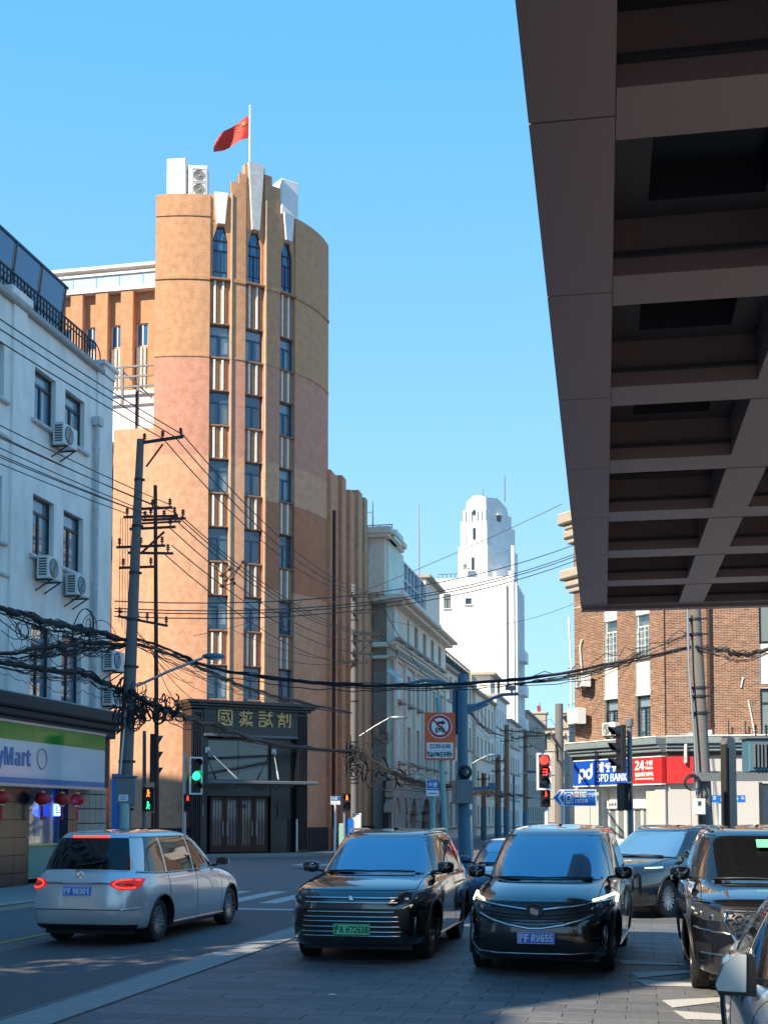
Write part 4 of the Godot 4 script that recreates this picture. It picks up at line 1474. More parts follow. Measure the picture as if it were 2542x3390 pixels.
func build_white_tower() -> void:
	var f := frame(15.05, 146.0, SIDE)
	var h := thing("white_tower_block", "tall white tower block with stepped crown standing above the street", "building", f)
	var b := B.new()
	b.wall(-16.0, 0.0, 0.0, 29.7, 0.0, [[-8.2, -7.4, 26.15, 27.85], [-5.7, -4.9, 26.55, 27.3]], 0.3)
	part(h, "wall", b, mt["tower_white"])
	part(h, "core", B_box(-15.9, -0.05, 0.0, 29.3, -11.0, -0.45), mt["tower_white"])
	window(h, -8.2, -7.4, 26.15, 27.85, -0.1, mt["frame_dark"], mt["pane_grey"], 0.66, 2, 0.08)
	window(h, -5.7, -4.9, 26.55, 27.3, -0.15, mt["frame_white"], mt["pane_dark"], 1.0, 1, 0.06)
	for s in [[-8.3, -7.3, 26.03], [-5.8, -4.8, 26.42]]:
		b = B.new()
		b.bev(s[0], s[1], s[2], s[2] + 0.12, 0, 0.2, 0.03)
		part(h, "sill", b, mt["tower_white"])
	b = B.new()
	b.span(-0.62, 0.02, 29.3, 30.3, -3.0, 0.02)
	b.span(-0.28, 0.04, 30.3, 33.3, -0.4, 0.04)
	part(h, "corner_fin", b, mt["tower_white"])
	b = B.new()
	b.cone(Vector3(-0.8, 17.0, 0.12), Vector3(-0.8, 28.6, 0.12), 0.09, 0.09, 8)
	part(h, "rain_pipe", b, mt["steel_grey"])
	# facade to the street on the right
	var s := Node3D.new()
	s.name = "street_front"
	h.add_child(s, true)
	s.transform = f.affine_inverse() * frame(15.05, 146.0, MAIN)
	var holes := []
	for i in 5:
		for j in 8:
			holes.append([0.8 + i * 2.1, 2.0 + i * 2.1, 1.0 + j * 3.4, 3.0 + j * 3.4])
	b = B.new()
	b.wall(0, 11.0, 0, 29.5, 0, holes, 0.3)
	part(s, "wall", b, mt["tower_white"])
	for o in holes:
		window(s, o[0], o[1], o[2], o[3], -0.2, mt["frame_dark"], mt["pane_dark"], 0.7, 2, 0.08)
	for i in 5:
		b = B.new()
		b.bev(0.2 + i * 2.1, 0.6 + i * 2.1, 3.0, 29.0, 0.0, 0.4, 0.08)
		part(s, "fin", b, mt["tower_white"])
	for j in 3:
		b = B.new()
		b.bev(2.0, 6.0, 12.0 + j * 4.0, 13.3 + j * 4.0, 0.0, 1.1, 0.05)
		part(s, "balcony", b, mt["tower_white"])
	# the raised tower, seen on its corner: two faces
	var t := Node3D.new()
	t.name = "crown_tower"
	h.add_child(t, true)
	t.transform = f.affine_inverse() * Transform3D(Basis(Vector3.UP, deg_to_rad(-2.0)), f * Vector3(-3.1, 29.3, -0.5)) * Transform3D(f.basis, Vector3.ZERO)
	# left face looks at the camera, right face looks to the right
	var L := 3.5
	var dep := 6.0
	var lv := [[0.0, 4.2, 0.0], [4.2, 7.2, 0.28], [7.2, 8.6, 0.55]]
	b = B.new()
	for q in lv:
		b.span(-L + q[2], -q[2] * 0.5, q[0], q[1], -dep, -q[2] * 0.4)
	b.poly(PackedVector2Array([Vector2(-L + 0.9, 8.6), Vector2(-0.4, 8.6), Vector2(-0.4, 10.1), Vector2(-1.0, 10.35), Vector2(-1.7, 10.3), Vector2(-2.5, 9.6)]), -dep + 0.5, -0.35)
	part(t, "block", b, mt["tower_white"])
	b = B.new()
	for y in [[1.4, 2.9, -1.9, -1.55], [5.0, 6.4, -1.75, -1.4], [8.0, 8.55, -1.75, -1.45]]:
		b.span(y[2], y[3], y[0], y[1], -0.3, 0.01 if y[0] < 4 else -0.1)
	part(t, "window", b, mt["pane_dark"])
	b = B.new()
	for x in [-2.7, -2.0, -1.3, -0.8]:
		b.bev(x, x + 0.1, 4.4, 8.5, -0.3, 0.0, 0.02)
	part(t, "rib", b, mt["tower_white"])
	# right-hand face turned a quarter to the right
	var r := Node3D.new()
	r.name = "shaded_face"
	h.add_child(r, true)
	r.transform = t.transform * Transform3D(Basis(Vector3.UP, deg_to_rad(61.0)), Vector3.ZERO)
	b = B.new()
	b.span(0.0, 5.9, -0.2, 4.1, -2.5, 0.0)
	b.span(0.0, 5.5, 4.1, 7.0, -2.5, -0.1)
	b.span(0.0, 5.0, 7.0, 8.5, -2.5, -0.25)
	b.poly(PackedVector2Array([Vector2(0.1, 8.5), Vector2(4.5, 8.5), Vector2(4.2, 9.4), Vector2(2.4, 10.3), Vector2(0.1, 10.0)]), -2.5, -0.3)
	part(r, "block", b, mt["tower_white"])
	ub(r, "window", mt["pane_dark"], 2.1, 2.95, 7.5, 8.2, -0.27, -0.23)
	b = B.new()
	b.bev(1.95, 3.1, 8.2, 8.35, -0.25, 0.1, 0.03)
	part(r, "hood", b, mt["tower_white"])
	b = B.new()
	b.cone(f * Vector3(-1.2, 39.0, -2.0), f * Vector3(-1.2, 42.2, -2.0), 0.07, 0.05, 6)
	solo("tower_mast", b, mt["steel_grey"], "dark thin mast on the white tower's crown", "mast")
	b = B.new()
	b.cone(f * Vector3(-3.8, 39.3, -2.0), f * Vector3(-3.8, 40.6, -2.0), 0.05, 0.04, 6)
	solo("tower_mast", b, mt["steel_grey"], "short thin rod left of the mast on the white tower's crown", "mast")
	aircon("air_conditioner", "small air conditioner on the white tower's left face, beside its window", f * Transform3D(Basis(), Vector3(-5.5, 30.7, 0.1)), 0.9, 0.6, 0.4)
	# roof clutter on the lower part
	b = B.new()
	for i in 12:
		b.bar(Vector3(-9.0 + i * 0.5, 29.7, -1.0), Vector3(-9.0 + i * 0.5, 30.4, -1.0), 0.06)
	b.bar(Vector3(-9.0, 30.4, -1.0), Vector3(-3.4, 30.4, -1.0), 0.06)
	b.bar(Vector3(-5.0, 30.6, -1.0), Vector3(-3.9, 29.7, -1.0), 0.2, 0.1)
	part(h, "roof_rail", b, mt["iron"])
	ub(h, "roof_box", mt["tower_white"], -2.8, -2.2, 29.6, 30.5, -2.0, -1.2)

# ---------------------------------------------------------------- the brick bank
var brick_mesh := []
var brick_parts := 0

func lay_bricks(parent: Node, stuff: B, x0: float, x1: float, y0: float, y1: float, holes: Array, single: Callable) -> void:
	if brick_mesh.is_empty():
		for c in [Color(0.30, 0.125, 0.06), Color(0.25, 0.10, 0.05), Color(0.36, 0.165, 0.085), Color(0.19, 0.085, 0.05)]:
			var q := B.new()
			q.col = c
			q.bev(-0.117, 0.117, -0.029, 0.029, -0.03, 0.0, 0.006)
			brick_mesh.append(q)
	var j := 0
	var y := y0
	while y + 0.058 <= y1:
		var x := x0 + (-0.125 if j % 2 else 0.0)
		while x < x1:
			var a := maxf(x, x0); var e := minf(x + 0.234, x1)
			var bad := e - a < 0.05
			for h in holes:
				if a < h[1] and e > h[0] and y < h[3] and y + 0.058 > h[2]:
					# trim against the opening
					if a < h[0] and e > h[0] + 0.0 and e < h[1]:
						e = h[0]
					elif e > h[1] and a > h[0]:
						a = h[1]
					else:
						bad = true
			if not bad and e - a > 0.05:
				var k := [0, 0, 1, 1, 2, 3][rng.randi() % 6] as int
				var t := Transform3D(Basis.from_scale(Vector3((e - a) / 0.234, 1, 1)), Vector3((a + e) * 0.5, y + 0.029, rng.randf_range(0.004, 0.012)))
				if brick_parts < 295 and single.call((a + e) * 0.5, y):
					brick_parts += 1
					if not brick_mesh[k] is Array:
						brick_mesh[k] = [brick_mesh[k], brick_mesh[k].mesh()]
					piece(parent, "brick", brick_mesh[k][1], mt["brick"], t)
				else:
					stuff.add(brick_mesh[k][0] if brick_mesh[k] is Array else brick_mesh[k], t)
			x += 0.25
		y += 0.075
		j += 1

func build_brick_bank() -> void:
	var fc := frame(12.2, 55.4, Vector3(0.5, 0, 0.866))
	var fs := frame(12.2, 55.4, SIDE)
	var h := thing("brick_bank_building", "brown brick corner building with white bays above the bank", "building", fc)
	var rel := fc.affine_inverse() * fs
	# ---- chamfer
	var bays := [[-3.95, -2.98], [-1.78, -0.80]]
	var holes := [[-3.95, -2.98, 5.3, 15.0], [-1.78, -0.80, 5.3, 15.0]]
	var b := B.new()
	b.wall(-6.1, 0.12, 5.3, 16.2, 0.0, holes, 0.16)
	var mw := part(h, "brick_wall", b, mt["mortar"])
	var stuff := B.new()
	lay_bricks(mw, stuff, -6.1, 0.12, 5.36, 11.9, holes, func(x, y): return x > -0.75 and y > 5.9 and y < 6.9)
	lay_bricks(mw, stuff, -6.1, -4.3, 11.95, 16.1, [], func(x, y): return false)
	var sm := part(mw, "brickwork", stuff, mt["brick"])
	sm.set_meta("kind", "stuff")
	for w in bays:
		part(h, "bay_panel", B_box(w[0], w[1], 7.3, 8.95, -0.30, -0.10), mt["plaster_white"])
		part(h, "bay_panel", B_box(w[0], w[1], 10.95, 12.2, -0.30, -0.10), mt["plaster_white"])
		b = B.new()
		b.bev(w[0], w[1], 8.9, 9.02, -0.14, 0.04, 0.02)
		b.bev(w[0], w[1], 7.28, 7.38, -0.14, 0.0, 0.02)
		part(h, "sill", b, mt["plaster_white"])
		for y in [[9.02, 10.95, mt["frame_white"]], [5.36, 7.3, mt["frame_dark"]]]:
			window(h, w[0] + 0.02, w[1] - 0.02, y[0], y[1], -0.16, y[2], mt["pane"], 0.72, 2, 0.05, "cold")
			b = B.new()
			for i in 4:
				b.bar(Vector3(w[0] + 0.1 + i * 0.25, y[0], -0.06), Vector3(w[0] + 0.1 + i * 0.25, y[1] - 0.6, -0.06), 0.018)
			for i in 4:
				b.bar(Vector3(w[0] + 0.03, y[0] + 0.2 + i * 0.32, -0.06), Vector3(w[1] - 0.03, y[0] + 0.2 + i * 0.32, -0.06), 0.018)
			part(h, "window_grille", b, y[2])
	# brick piers standing forward beside the bays
	# ---- body, right-hand front
	part(h, "core", B_box(-6.0, 0.0, 0.0, 16.0, -12.0, -0.4), mt["plaster_grey"])
	var r := Node3D.new()
	r.name = "side_front"
	h.add_child(r, true)
	r.transform = rel
	var rh := [[4.1, 6.6, 7.6, 12.4], [4.1, 6.6, 5.3, 7.4]]
	b = B.new()
	b.wall(0.06, 12.0, 5.3, 16.2, 0.0, rh, 0.2)
	var rw := part(r, "brick_wall", b, mt["mortar"])
	stuff = B.new()
	lay_bricks(rw, stuff, 0.10, 8.0, 5.36, 11.6, rh, func(x, y): return x > 2.1 and x < 4.1 and y > 6.0 and y < 9.0)
	sm = part(rw, "brickwork", stuff, mt["brick"])
	sm.set_meta("kind", "stuff")
	part(r, "core", B_box(0.0, 12.0, 0.0, 16.0, -12.0, -0.5), mt["plaster_grey"])
	window(r, 4.1, 6.6, 9.4, 12.4, -0.12, mt["frame_dark"], mt["pane_grey"], 0.7, 3, 0.07)
	part(r, "bay_panel", B_box(4.1, 6.6, 7.6, 9.35, -0.35, -0.1), mt["plaster_white"])
	window(r, 4.1, 6.6, 5.3, 7.4, -0.12, mt["frame_dark"], mt["pane_grey"], 0.7, 3, 0.07)
	b = B.new()
	b.cone(Vector3(1.98, 5.6, 0.14), Vector3(1.98, 13.0, 0.14), 0.085, 0.085, 12)
	for y in [6.0, 7.6, 9.3]:
		b.cone(Vector3(1.98, y, 0.14), Vector3(1.98, y + 0.09, 0.14), 0.105, 0.105, 12)
	part(r, "rain_pipe", b, mt["rust_pipe"])
	b = B.new()
	b.cone(Vector3(1.98, 5.3, 0.14), Vector3(1.98, 5.62, 0.14), 0.10, 0.10, 10)
	b.tube([Vector3(1.98, 5.45, 0.3), Vector3(1.1, 5.42, 0.45), Vector3(0.95, 5.3, 0.45), Vector3(0.92, 4.2, 0.45)], 0.07, 8)
	part(r, "white_pipe", b, mt["rib_white"])
	b = B.new()
	b.bar(Vector3(3.4, 7.9, 0.06), Vector3(3.3, 7.45, 0.06), 0.05)
	b.bar(Vector3(3.6, 6.9, 0.06), Vector3(3.85, 5.4, 0.06), 0.05)
	part(r, "conduit", b, mt["rib_white"])
	b = B.new()
	for x in [2.75, 3.45]:
		b.bar(Vector3(x, 5.35, 0.25), Vector3(x, 6.0, 0.25), 0.05)
		b.bar(Vector3(x, 5.5, 0.25), Vector3(x + 0.18, 5.36, 0.1), 0.04)
	part(r, "stay_iron", b, mt["iron"])
	# left flank, turned away, with its projecting cornices
	b = B.new()
	b.col = Color(0.27, 0.11, 0.055)
	b.quad(fc.affine_inverse() * (fc * Vector3(-6.1, 0, 0)), Vector3(-6.1, 0, 0) + fc.basis.inverse() * MAIN * 14, Vector3(-6.1, 16.2, 0) + fc.basis.inverse() * MAIN * 14, Vector3(-6.1, 16.2, 0), Vector3(-1, 0, 0))
	part(h, "flank", b, mt["brick"])
	for c in [[16.0, 16.6, 0.75], [15.3, 15.7, 0.5], [13.3, 13.8, 0.7], [12.9, 13.2, 0.45]]:
		b = B.new()
		b.bev(-6.1 - c[2], 0.2, c[0], c[1], -1.0, c[2] * 0.55, 0.08)
		b.bev(-6.1 - c[2] * 0.6, 0.2, c[0] - 0.25, c[0], -1.0, c[2] * 0.3, 0.05)
		part(h, "cornice", b, mt["cream_dark"])
	b = B.new()
	b.tube([Vector3(-6.35, 7.2, 0.05), Vector3(-6.3, 9.0, 0.05), Vector3(-6.45, 11.5, 0.05)], 0.05, 6)
	b.tube([Vector3(-5.35, 8.4, 0.1), Vector3(-5.5, 9.2, 0.1), Vector3(-5.55, 10.0, 0.1), Vector3(-5.4, 10.3, 0.1)], 0.05, 6)
	part(h, "white_pipe", b, mt["rib_white"])
	b = B.new()
	for i in 9:
		var y := 5.9 + i * 0.28 + (0.9 if i > 5 else 0.0)
		b.bar(Vector3(-6.1, y, -0.2), Vector3(-6.75, y, -0.1), 0.03)
	part(h, "drying_rack", b, mt["iron"])
	# ---- slate band round the bank
	for q in [[h, -6.2, 0.10, 1.0], [r, 0.10, 12.0, 1.0]]:
		for s in [[5.02, 5.32, 0.55], [4.86, 5.0, 0.42], [4.70, 4.84, 0.32]]:
			b = B.new()
			b.bev(q[1], q[2], s[0], s[1], -0.3, s[2], 0.03)
			part(q[0], "band", b, mt["slate_band"])
		b = B.new()
		b.bev(q[1], q[2], 5.32, 5.38, -0.3, 0.58, 0.02)
		part(q[0], "band_capping", b, mt["plaster_white"])
		ub(q[0], "band_soffit", mt["dark_cornice"], q[1], q[2], 4.5, 4.70, -0.3, 0.12)
	# ---- ground storey
	b = B.new()
	b.wall(-6.1, 0.1, 0.0, 4.5, 0.0, [[-4.2, -1.15, 0.0, 3.2]], 0.6)
	part(h, "ground_wall", b, mt["pebbledash"])
	for x in [[-6.12, -5.0], [-0.5, 0.14]]:
		ub(h, "wall_slab", mt["pebbledash"], x[0], x[1], 0.0, 3.2, 0.0, 0.06)
	var lob := part(h, "lobby", B_frame(-4.2, -1.15, 0.0, 2.6, -0.3, 0.12), mt["frame_white"])
	ub(lob, "head_board", mt["frame_white"], -4.1, -1.2, 2.25, 2.6, -0.32, -0.22)
	for i in 5:
		var x0 := -4.08 + i * 0.57
		part(lob, "leaf", B_frame(x0, x0 + 0.53, 0.02, 2.25, -0.34, 0.06), mt["frame_white"])
		ub(lob, "pane", mt["pane_grey"], x0 + 0.06, x0 + 0.47, 0.9, 2.19, -0.38, -0.37)
		ub(lob, "lower_panel", mt["frame_white"], x0 + 0.06, x0 + 0.47, 0.08, 0.85, -0.39, -0.36)
	b = B.new()
	strokes(b, GLYPH["zi"], -3.95, 2.36, 0.14, 0.018, -0.22, -0.21)
	strokes(b, GLYPH["zhu"], -3.75, 2.36, 0.14, 0.018, -0.22, -0.21)
	strokes(b, GLYPH["yin"], -3.55, 2.36, 0.14, 0.018, -0.22, -0.21)
	strokes(b, GLYPH["hang"], -3.35, 2.36, 0.14, 0.018, -0.22, -0.21)
	part(lob, "writing", b, mt["sign_black"])
	ub(lob, "ceiling_void", mt["interior"], -4.2, -1.15, 2.6, 3.2, -0.62, -0.6)
	b = B.new()
	b.wall(0.06, 12.0, 0.0, 4.5, 0.0, [[4.1, 5.6, 0.0, 3.3]], 0.4)
	part(r, "ground_wall", b, mt["pebbledash"])
	for i in 4:
		ub(r, "wall_slab", mt["pebbledash"], 0.2 + i * 0.95, 1.13 + i * 0.95, 0.0, 3.4, 0.0, 0.05)
	ub(r, "doorway", mt["pane_grey"], 4.15, 5.55, 0.0, 3.25, -0.35, -0.3)
	ub(r, "door_frame", mt["frame_dark"], 4.0, 4.12, 0.0, 3.35, -0.1, 0.08)
	# ---- bank sign
	var s := thing("bank_sign", "blue bank sign with white logo running into a red 24-hour panel", "sign", fc)
	ub(s, "blue_face", mt["sign_blue_deep"], -5.85, -1.94, 3.32, 4.48, 0.06, 0.30)
	ub(s, "trim", mt["sign_white"], -5.9, 0.2, 3.27, 3.32, 0.06, 0.31)
	ub(s, "trim", mt["sign_white"], -5.9, 0.2, 4.48, 4.52, 0.06, 0.31)
	ub(s, "red_face", mt["sign_red"], -1.92, 0.20, 3.32, 4.48, 0.06, 0.302)
	b = B.new()
	b.span(0.12, 1.25, 3.32, 4.48, 0.05, 0.30)
	part(s, "red_return", b, mt["sign_red"], rel)
	# the round joined p and d of the logo
	b = B.new()
	var lx := -5.2
	var cy := 3.86
	for c in [[lx, 0.24], [lx + 0.5, 0.24]]:
		for i in 20:
			var t0 := TAU * i / 20; var t1 := TAU * (i + 1) / 20
			b.poly(PackedVector2Array([Vector2(c[0] + cos(t0) * 0.13, cy + sin(t0) * 0.13), Vector2(c[0] + cos(t0) * 0.25, cy + sin(t0) * 0.25), Vector2(c[0] + cos(t1) * 0.25, cy + sin(t1) * 0.25), Vector2(c[0] + cos(t1) * 0.13, cy + sin(t1) * 0.13)]), 0.30, 0.33)
	b.poly(PackedVector2Array([Vector2(lx - 0.25, 3.42), Vector2(lx - 0.12, 3.48), Vector2(lx - 0.12, cy), Vector2(lx - 0.25, cy)]), 0.30, 0.333)
	b.poly(PackedVector2Array([Vector2(lx + 0.62, cy), Vector2(lx + 0.75, cy), Vector2(lx + 0.75, 4.38), Vector2(lx + 0.62, 4.30)]), 0.30, 0.333)
	part(s, "logo", b, mt["sign_white"])
	b = B.new()
	var i2 := 0
	for g in ["pu", "fa", "yin", "hang"]:
		strokes(b, GLYPH[g], -4.08 + i2 * 0.52, 3.93, 0.42, 0.055, 0.30, 0.33)
		i2 += 1
	part(s, "characters", b, mt["sign_white"])
	type_mesh(s, "lettering", "SPD BANK", 0.34, Vector3(-4.1, 3.48, 0.315), mt["sign_white"], 0.03, 2.05, false)
	type_mesh(s, "numerals", "24", 0.42, Vector3(-1.5, 3.93, 0.318), mt["sign_white"], 0.03, 0.62)
	b = B.new()
	strokes(b, GLYPH["xiao"], -0.8, 4.14, 0.2, 0.03, 0.302, 0.32)
	strokes(b, GLYPH["shi2"], -0.55, 4.14, 0.2, 0.03, 0.302, 0.32)
	i2 = 0
	for g in ["zi", "zhu", "yin", "hang", "fu", "wu"]:
		strokes(b, GLYPH[g], -1.5 + i2 * 0.2, 3.66, 0.17, 0.026, 0.302, 0.32)
		i2 += 1
	part(s, "characters", b, mt["sign_white"])
	type_mesh(s, "lettering", "Hours", 0.14, Vector3(-0.8, 3.95, 0.312), mt["sign_white"], 0.02, 0.45)
	type_mesh(s, "lettering", "Self Service Banking", 0.11, Vector3(-1.5, 3.48, 0.312), mt["sign_white"], 0.02, 1.2)
	# air conditioners and their shadows' owners
	aircon("air_conditioner", "air conditioner high on the brick chamfer, the upper one at its left edge", fc * Transform3D(Basis(Vector3.UP, -0.25), Vector3(-4.95, 7.95, 0.22)), 0.95, 0.66, 0.36)
	aircon("air_conditioner", "large air conditioner on the brick chamfer, the lower one at its left edge", fc * Transform3D(Basis(Vector3.UP, -0.25), Vector3(-5.3, 6.22, 0.30)), 1.15, 0.75, 0.45, false)
	aircon("air_conditioner", "small air conditioner just above the slate band of the bank", fc * Transform3D(Basis(), Vector3(-2.95, 5.55, 0.30)), 0.9, 0.6, 0.32)

# ---------------------------------------------------------------- the footbridge overhead
func build_deck() -> void:
	var dv := Vector3(0.170, 0, -0.985).normalized()
	var rt := Vector3(0.985, 0, 0.170).normalized()
	# x across to the right, y up, z towards us along the bridge
	var f := Transform3D(Basis(rt, Vector3.UP, -dv), V(2.962, 5.04, 18.95))
	var t := thing("footbridge", "brown metal-clad footbridge deck with coffered underside overhead", "bridge", f)
	var P := 1.94
	var n := 12
	var b: B
	# outer soffit panels with open joints
	for i in n:
		b = B.new()
		b.span(0.0, 0.385, 0.0, 0.06, i * P + 0.006 + (0.0 if i else 0.0), (i + 1) * P - 0.006)
		b.quad(Vector3(0, 0.06, i * P + 0.006), Vector3(0, 0.06, (i + 1) * P - 0.006), Vector3(-0.03, 0.5, (i + 1) * P - 0.006), Vector3(-0.03, 0.5, i * P + 0.006), Vector3(-1, 0, 0))
		part(t, "edge_panel", b, mt["deck_panel"])
	part(t, "edge_core", B_box(0.02, 0.38, 0.06, 0.9, 0.01, n * P), mt["deck_dark"])
	# cross beams and long beams, each bay's coffer in two steps
	var wb := [0.385, 1.42, 1.77, 2.80, 3.15, 4.18, 4.53, 5.56, 5.91, 6.94]
	for i in n + 1:
		b = B.new()
		var z0 := maxf(i * P - 0.215, 0.0)
		b.bev(-0.0, 0.1, 0, 0.1, 0, 0.1, 0.01)
		b = B.new()
		b.span(0.389, 7.3, 0.004, 0.55, z0, i * P + 0.215)
		part(t, "cross_beam", b, mt["deck_panel"])
	for k in 5:
		var x0: float = wb[k * 2 + 1] if k < 5 else 0.0
		var x1: float = x0 + 0.35
		for i in n:
			b = B.new()
			b.span(x0, x1, 0.0, 0.55, i * P + 0.222, (i + 1) * P - 0.222)
			part(t, "long_beam", b, mt["deck_panel"])
	for k in 5:
		var x0: float = wb[k * 2]
		var x1: float = wb[k * 2 + 1]
		for i in n:
			var z0 := i * P + 0.216; var z1 := (i + 1) * P - 0.216
			var q := B.new()
			# upper step: a ring with a deeper middle
			var m := 0.20
			var y := 0.34
			q.quad(Vector3(x0, y, z0), Vector3(x1, y, z0), Vector3(x1, y, z0 + m), Vector3(x0, y, z0 + m), Vector3(0, -1, 0))
			q.quad(Vector3(x0, y, z1 - m), Vector3(x1, y, z1 - m), Vector3(x1, y, z1), Vector3(x0, y, z1), Vector3(0, -1, 0))
			q.quad(Vector3(x0, y, z0 + m), Vector3(x0 + m, y, z0 + m), Vector3(x0 + m, y, z1 - m), Vector3(x0, y, z1 - m), Vector3(0, -1, 0))
			q.quad(Vector3(x1 - m, y, z0 + m), Vector3(x1, y, z0 + m), Vector3(x1, y, z1 - m), Vector3(x1 - m, y, z1 - m), Vector3(0, -1, 0))
			q.quad(Vector3(x0 + m, y, z0 + m), Vector3(x1 - m, y, z0 + m), Vector3(x1 - m, y + 0.2, z0 + m), Vector3(x0 + m, y + 0.2, z0 + m), Vector3(0, 0, 1))
			q.quad(Vector3(x0 + m, y, z1 - m), Vector3(x1 - m, y, z1 - m), Vector3(x1 - m, y + 0.2, z1 - m), Vector3(x0 + m, y + 0.2, z1 - m), Vector3(0, 0, -1))
			q.quad(Vector3(x0 + m, y, z0 + m), Vector3(x0 + m, y, z1 - m), Vector3(x0 + m, y + 0.2, z1 - m), Vector3(x0 + m, y + 0.2, z0 + m), Vector3(1, 0, 0))
			q.quad(Vector3(x1 - m, y, z0 + m), Vector3(x1 - m, y, z1 - m), Vector3(x1 - m, y + 0.2, z1 - m), Vector3(x1 - m, y + 0.2, z0 + m), Vector3(-1, 0, 0))
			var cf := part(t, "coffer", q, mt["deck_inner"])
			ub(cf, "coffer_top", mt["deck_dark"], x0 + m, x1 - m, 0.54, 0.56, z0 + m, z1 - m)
			b = B.new()
			b.bar(Vector3(x0, 0.12, z0 + 0.02), Vector3(x1, 0.12, z0 + 0.02), 0.03)
			part(cf, "bead", b, mt["deck_inner"])
	part(t, "slab", B_box(0.0, 7.3, 0.6, 1.0, 0.0, n * P), mt["deck_dark"])
	# end lip
	b = B.new()
	b.bev(0.0, 1.43, -0.035, 0.5, -0.20, 0.0, 0.01)
	b.bev(1.44, 7.3, -0.035, 0.5, -0.20, 0.0, 0.01)
	part(t, "end_fascia", b, mt["deck_panel"])
	# parapet above the edge
	part(t, "parapet", B_box(-0.03, 0.06, 0.5, 2.1, 0.0, n * P), mt["deck_panel"])
	part(t, "parapet", B_box(0.06, 7.3, 0.5, 2.1, -0.18, -0.1), mt["deck_panel"])
	# columns that carry it, beyond the picture's right edge
	for z in [2.5, 14.0]:
		b = B.new()
		b.cone(Vector3(6.2, -5.04, z), Vector3(6.2, 0.0, z), 0.35, 0.35, 20)
		part(t, "column", b, mt["deck_panel"])

# ---------------------------------------------------------------- houses beside and behind us that shade the street
func build_beside_us() -> void:
	# unseen row added to shade the street; gap and low roof let sun through
	var fr := frame(-8.22, 37.9, Vector3(0.2045, 0, -1))
	var rows := [[-30.8, -12.1, 24.0, "unseen pale row house next to the shop house, added to shade the street"], [-43.0, -38.6, 24.0, "unseen narrow pale row house beside a gap left open for sun dapples"], [-48.6, -43.1, 20.3, "unseen pale row house kept lower to let a sun patch through"], [-75.0, -48.7, 24.0, "unseen long pale row house beside and behind the viewer, added for shade"]]
	for q in rows:
		plain_house("shade_row_house", q[3], fr * Transform3D(Basis(), Vector3(q[0], 0, 0)), q[1] - q[0], q[2], 4.0, mt["plaster_grey"], maxi(2, int((q[1] - q[0]) / 2.6)), 4, 1.0, 3.9, 1.3, 2.2, mt["trim_grey"])
	plain_house("shade_block", "unseen high pale block on the side street, added to shade the tower base", frame(-64.0, 38.0, SIDE) * Transform3D(Basis(Vector3.UP, PI), Vector3(38.0, 0, -5.0)), 38.0, 31.6, 14.0, mt["plaster_grey"], 12, 7, 1.2, 4.0, 1.7, 2.3, mt["trim_grey"])  # added block, unseen, sized to shade the foot of the tower
	var t := thing("dapple_tree", "leafy street tree, unseen on the left, placed to dapple the road with sun", "tree", Transform3D(Basis(), V(-11.6, 0, 7.9)))  # unseen tree set in the sun's path so its leaves dapple the road
	var b := B.new()
	b.cone(Vector3.ZERO, Vector3(0.1, 4.2, 0), 0.22, 0.15, 10)
	for k in 7:
		var a := TAU * k / 7.0
		b.cone(Vector3(0.08, 3.6 + k * 0.12, 0), Vector3(cos(a) * 2.2, 7.0 + sin(k * 2.1), sin(a) * 2.2), 0.09, 0.03, 7)
	part(t, "trunk", b, mt["bark"])
	b = B.new()
	for k in 2300:
		var d := Vector3(rng.randfn(), rng.randfn(), rng.randfn()).normalized() * pow(rng.randf(), 0.45)
		var c := Vector3(0, 9.6, 0) + d * Vector3(4.2, 5.0, 4.2)
		var u := Vector3(rng.randfn(), rng.randfn(), rng.randfn()).normalized()
		var w := u.cross(Vector3(rng.randfn(), rng.randfn(), rng.randfn())).normalized()
		var s := rng.randf_range(0.12, 0.26)
		b.quad(c - u * s, c - w * s * 0.7, c + u * s, c + w * s * 0.7, u.cross(w))
	part(t, "crown", b, mt["leaf"])

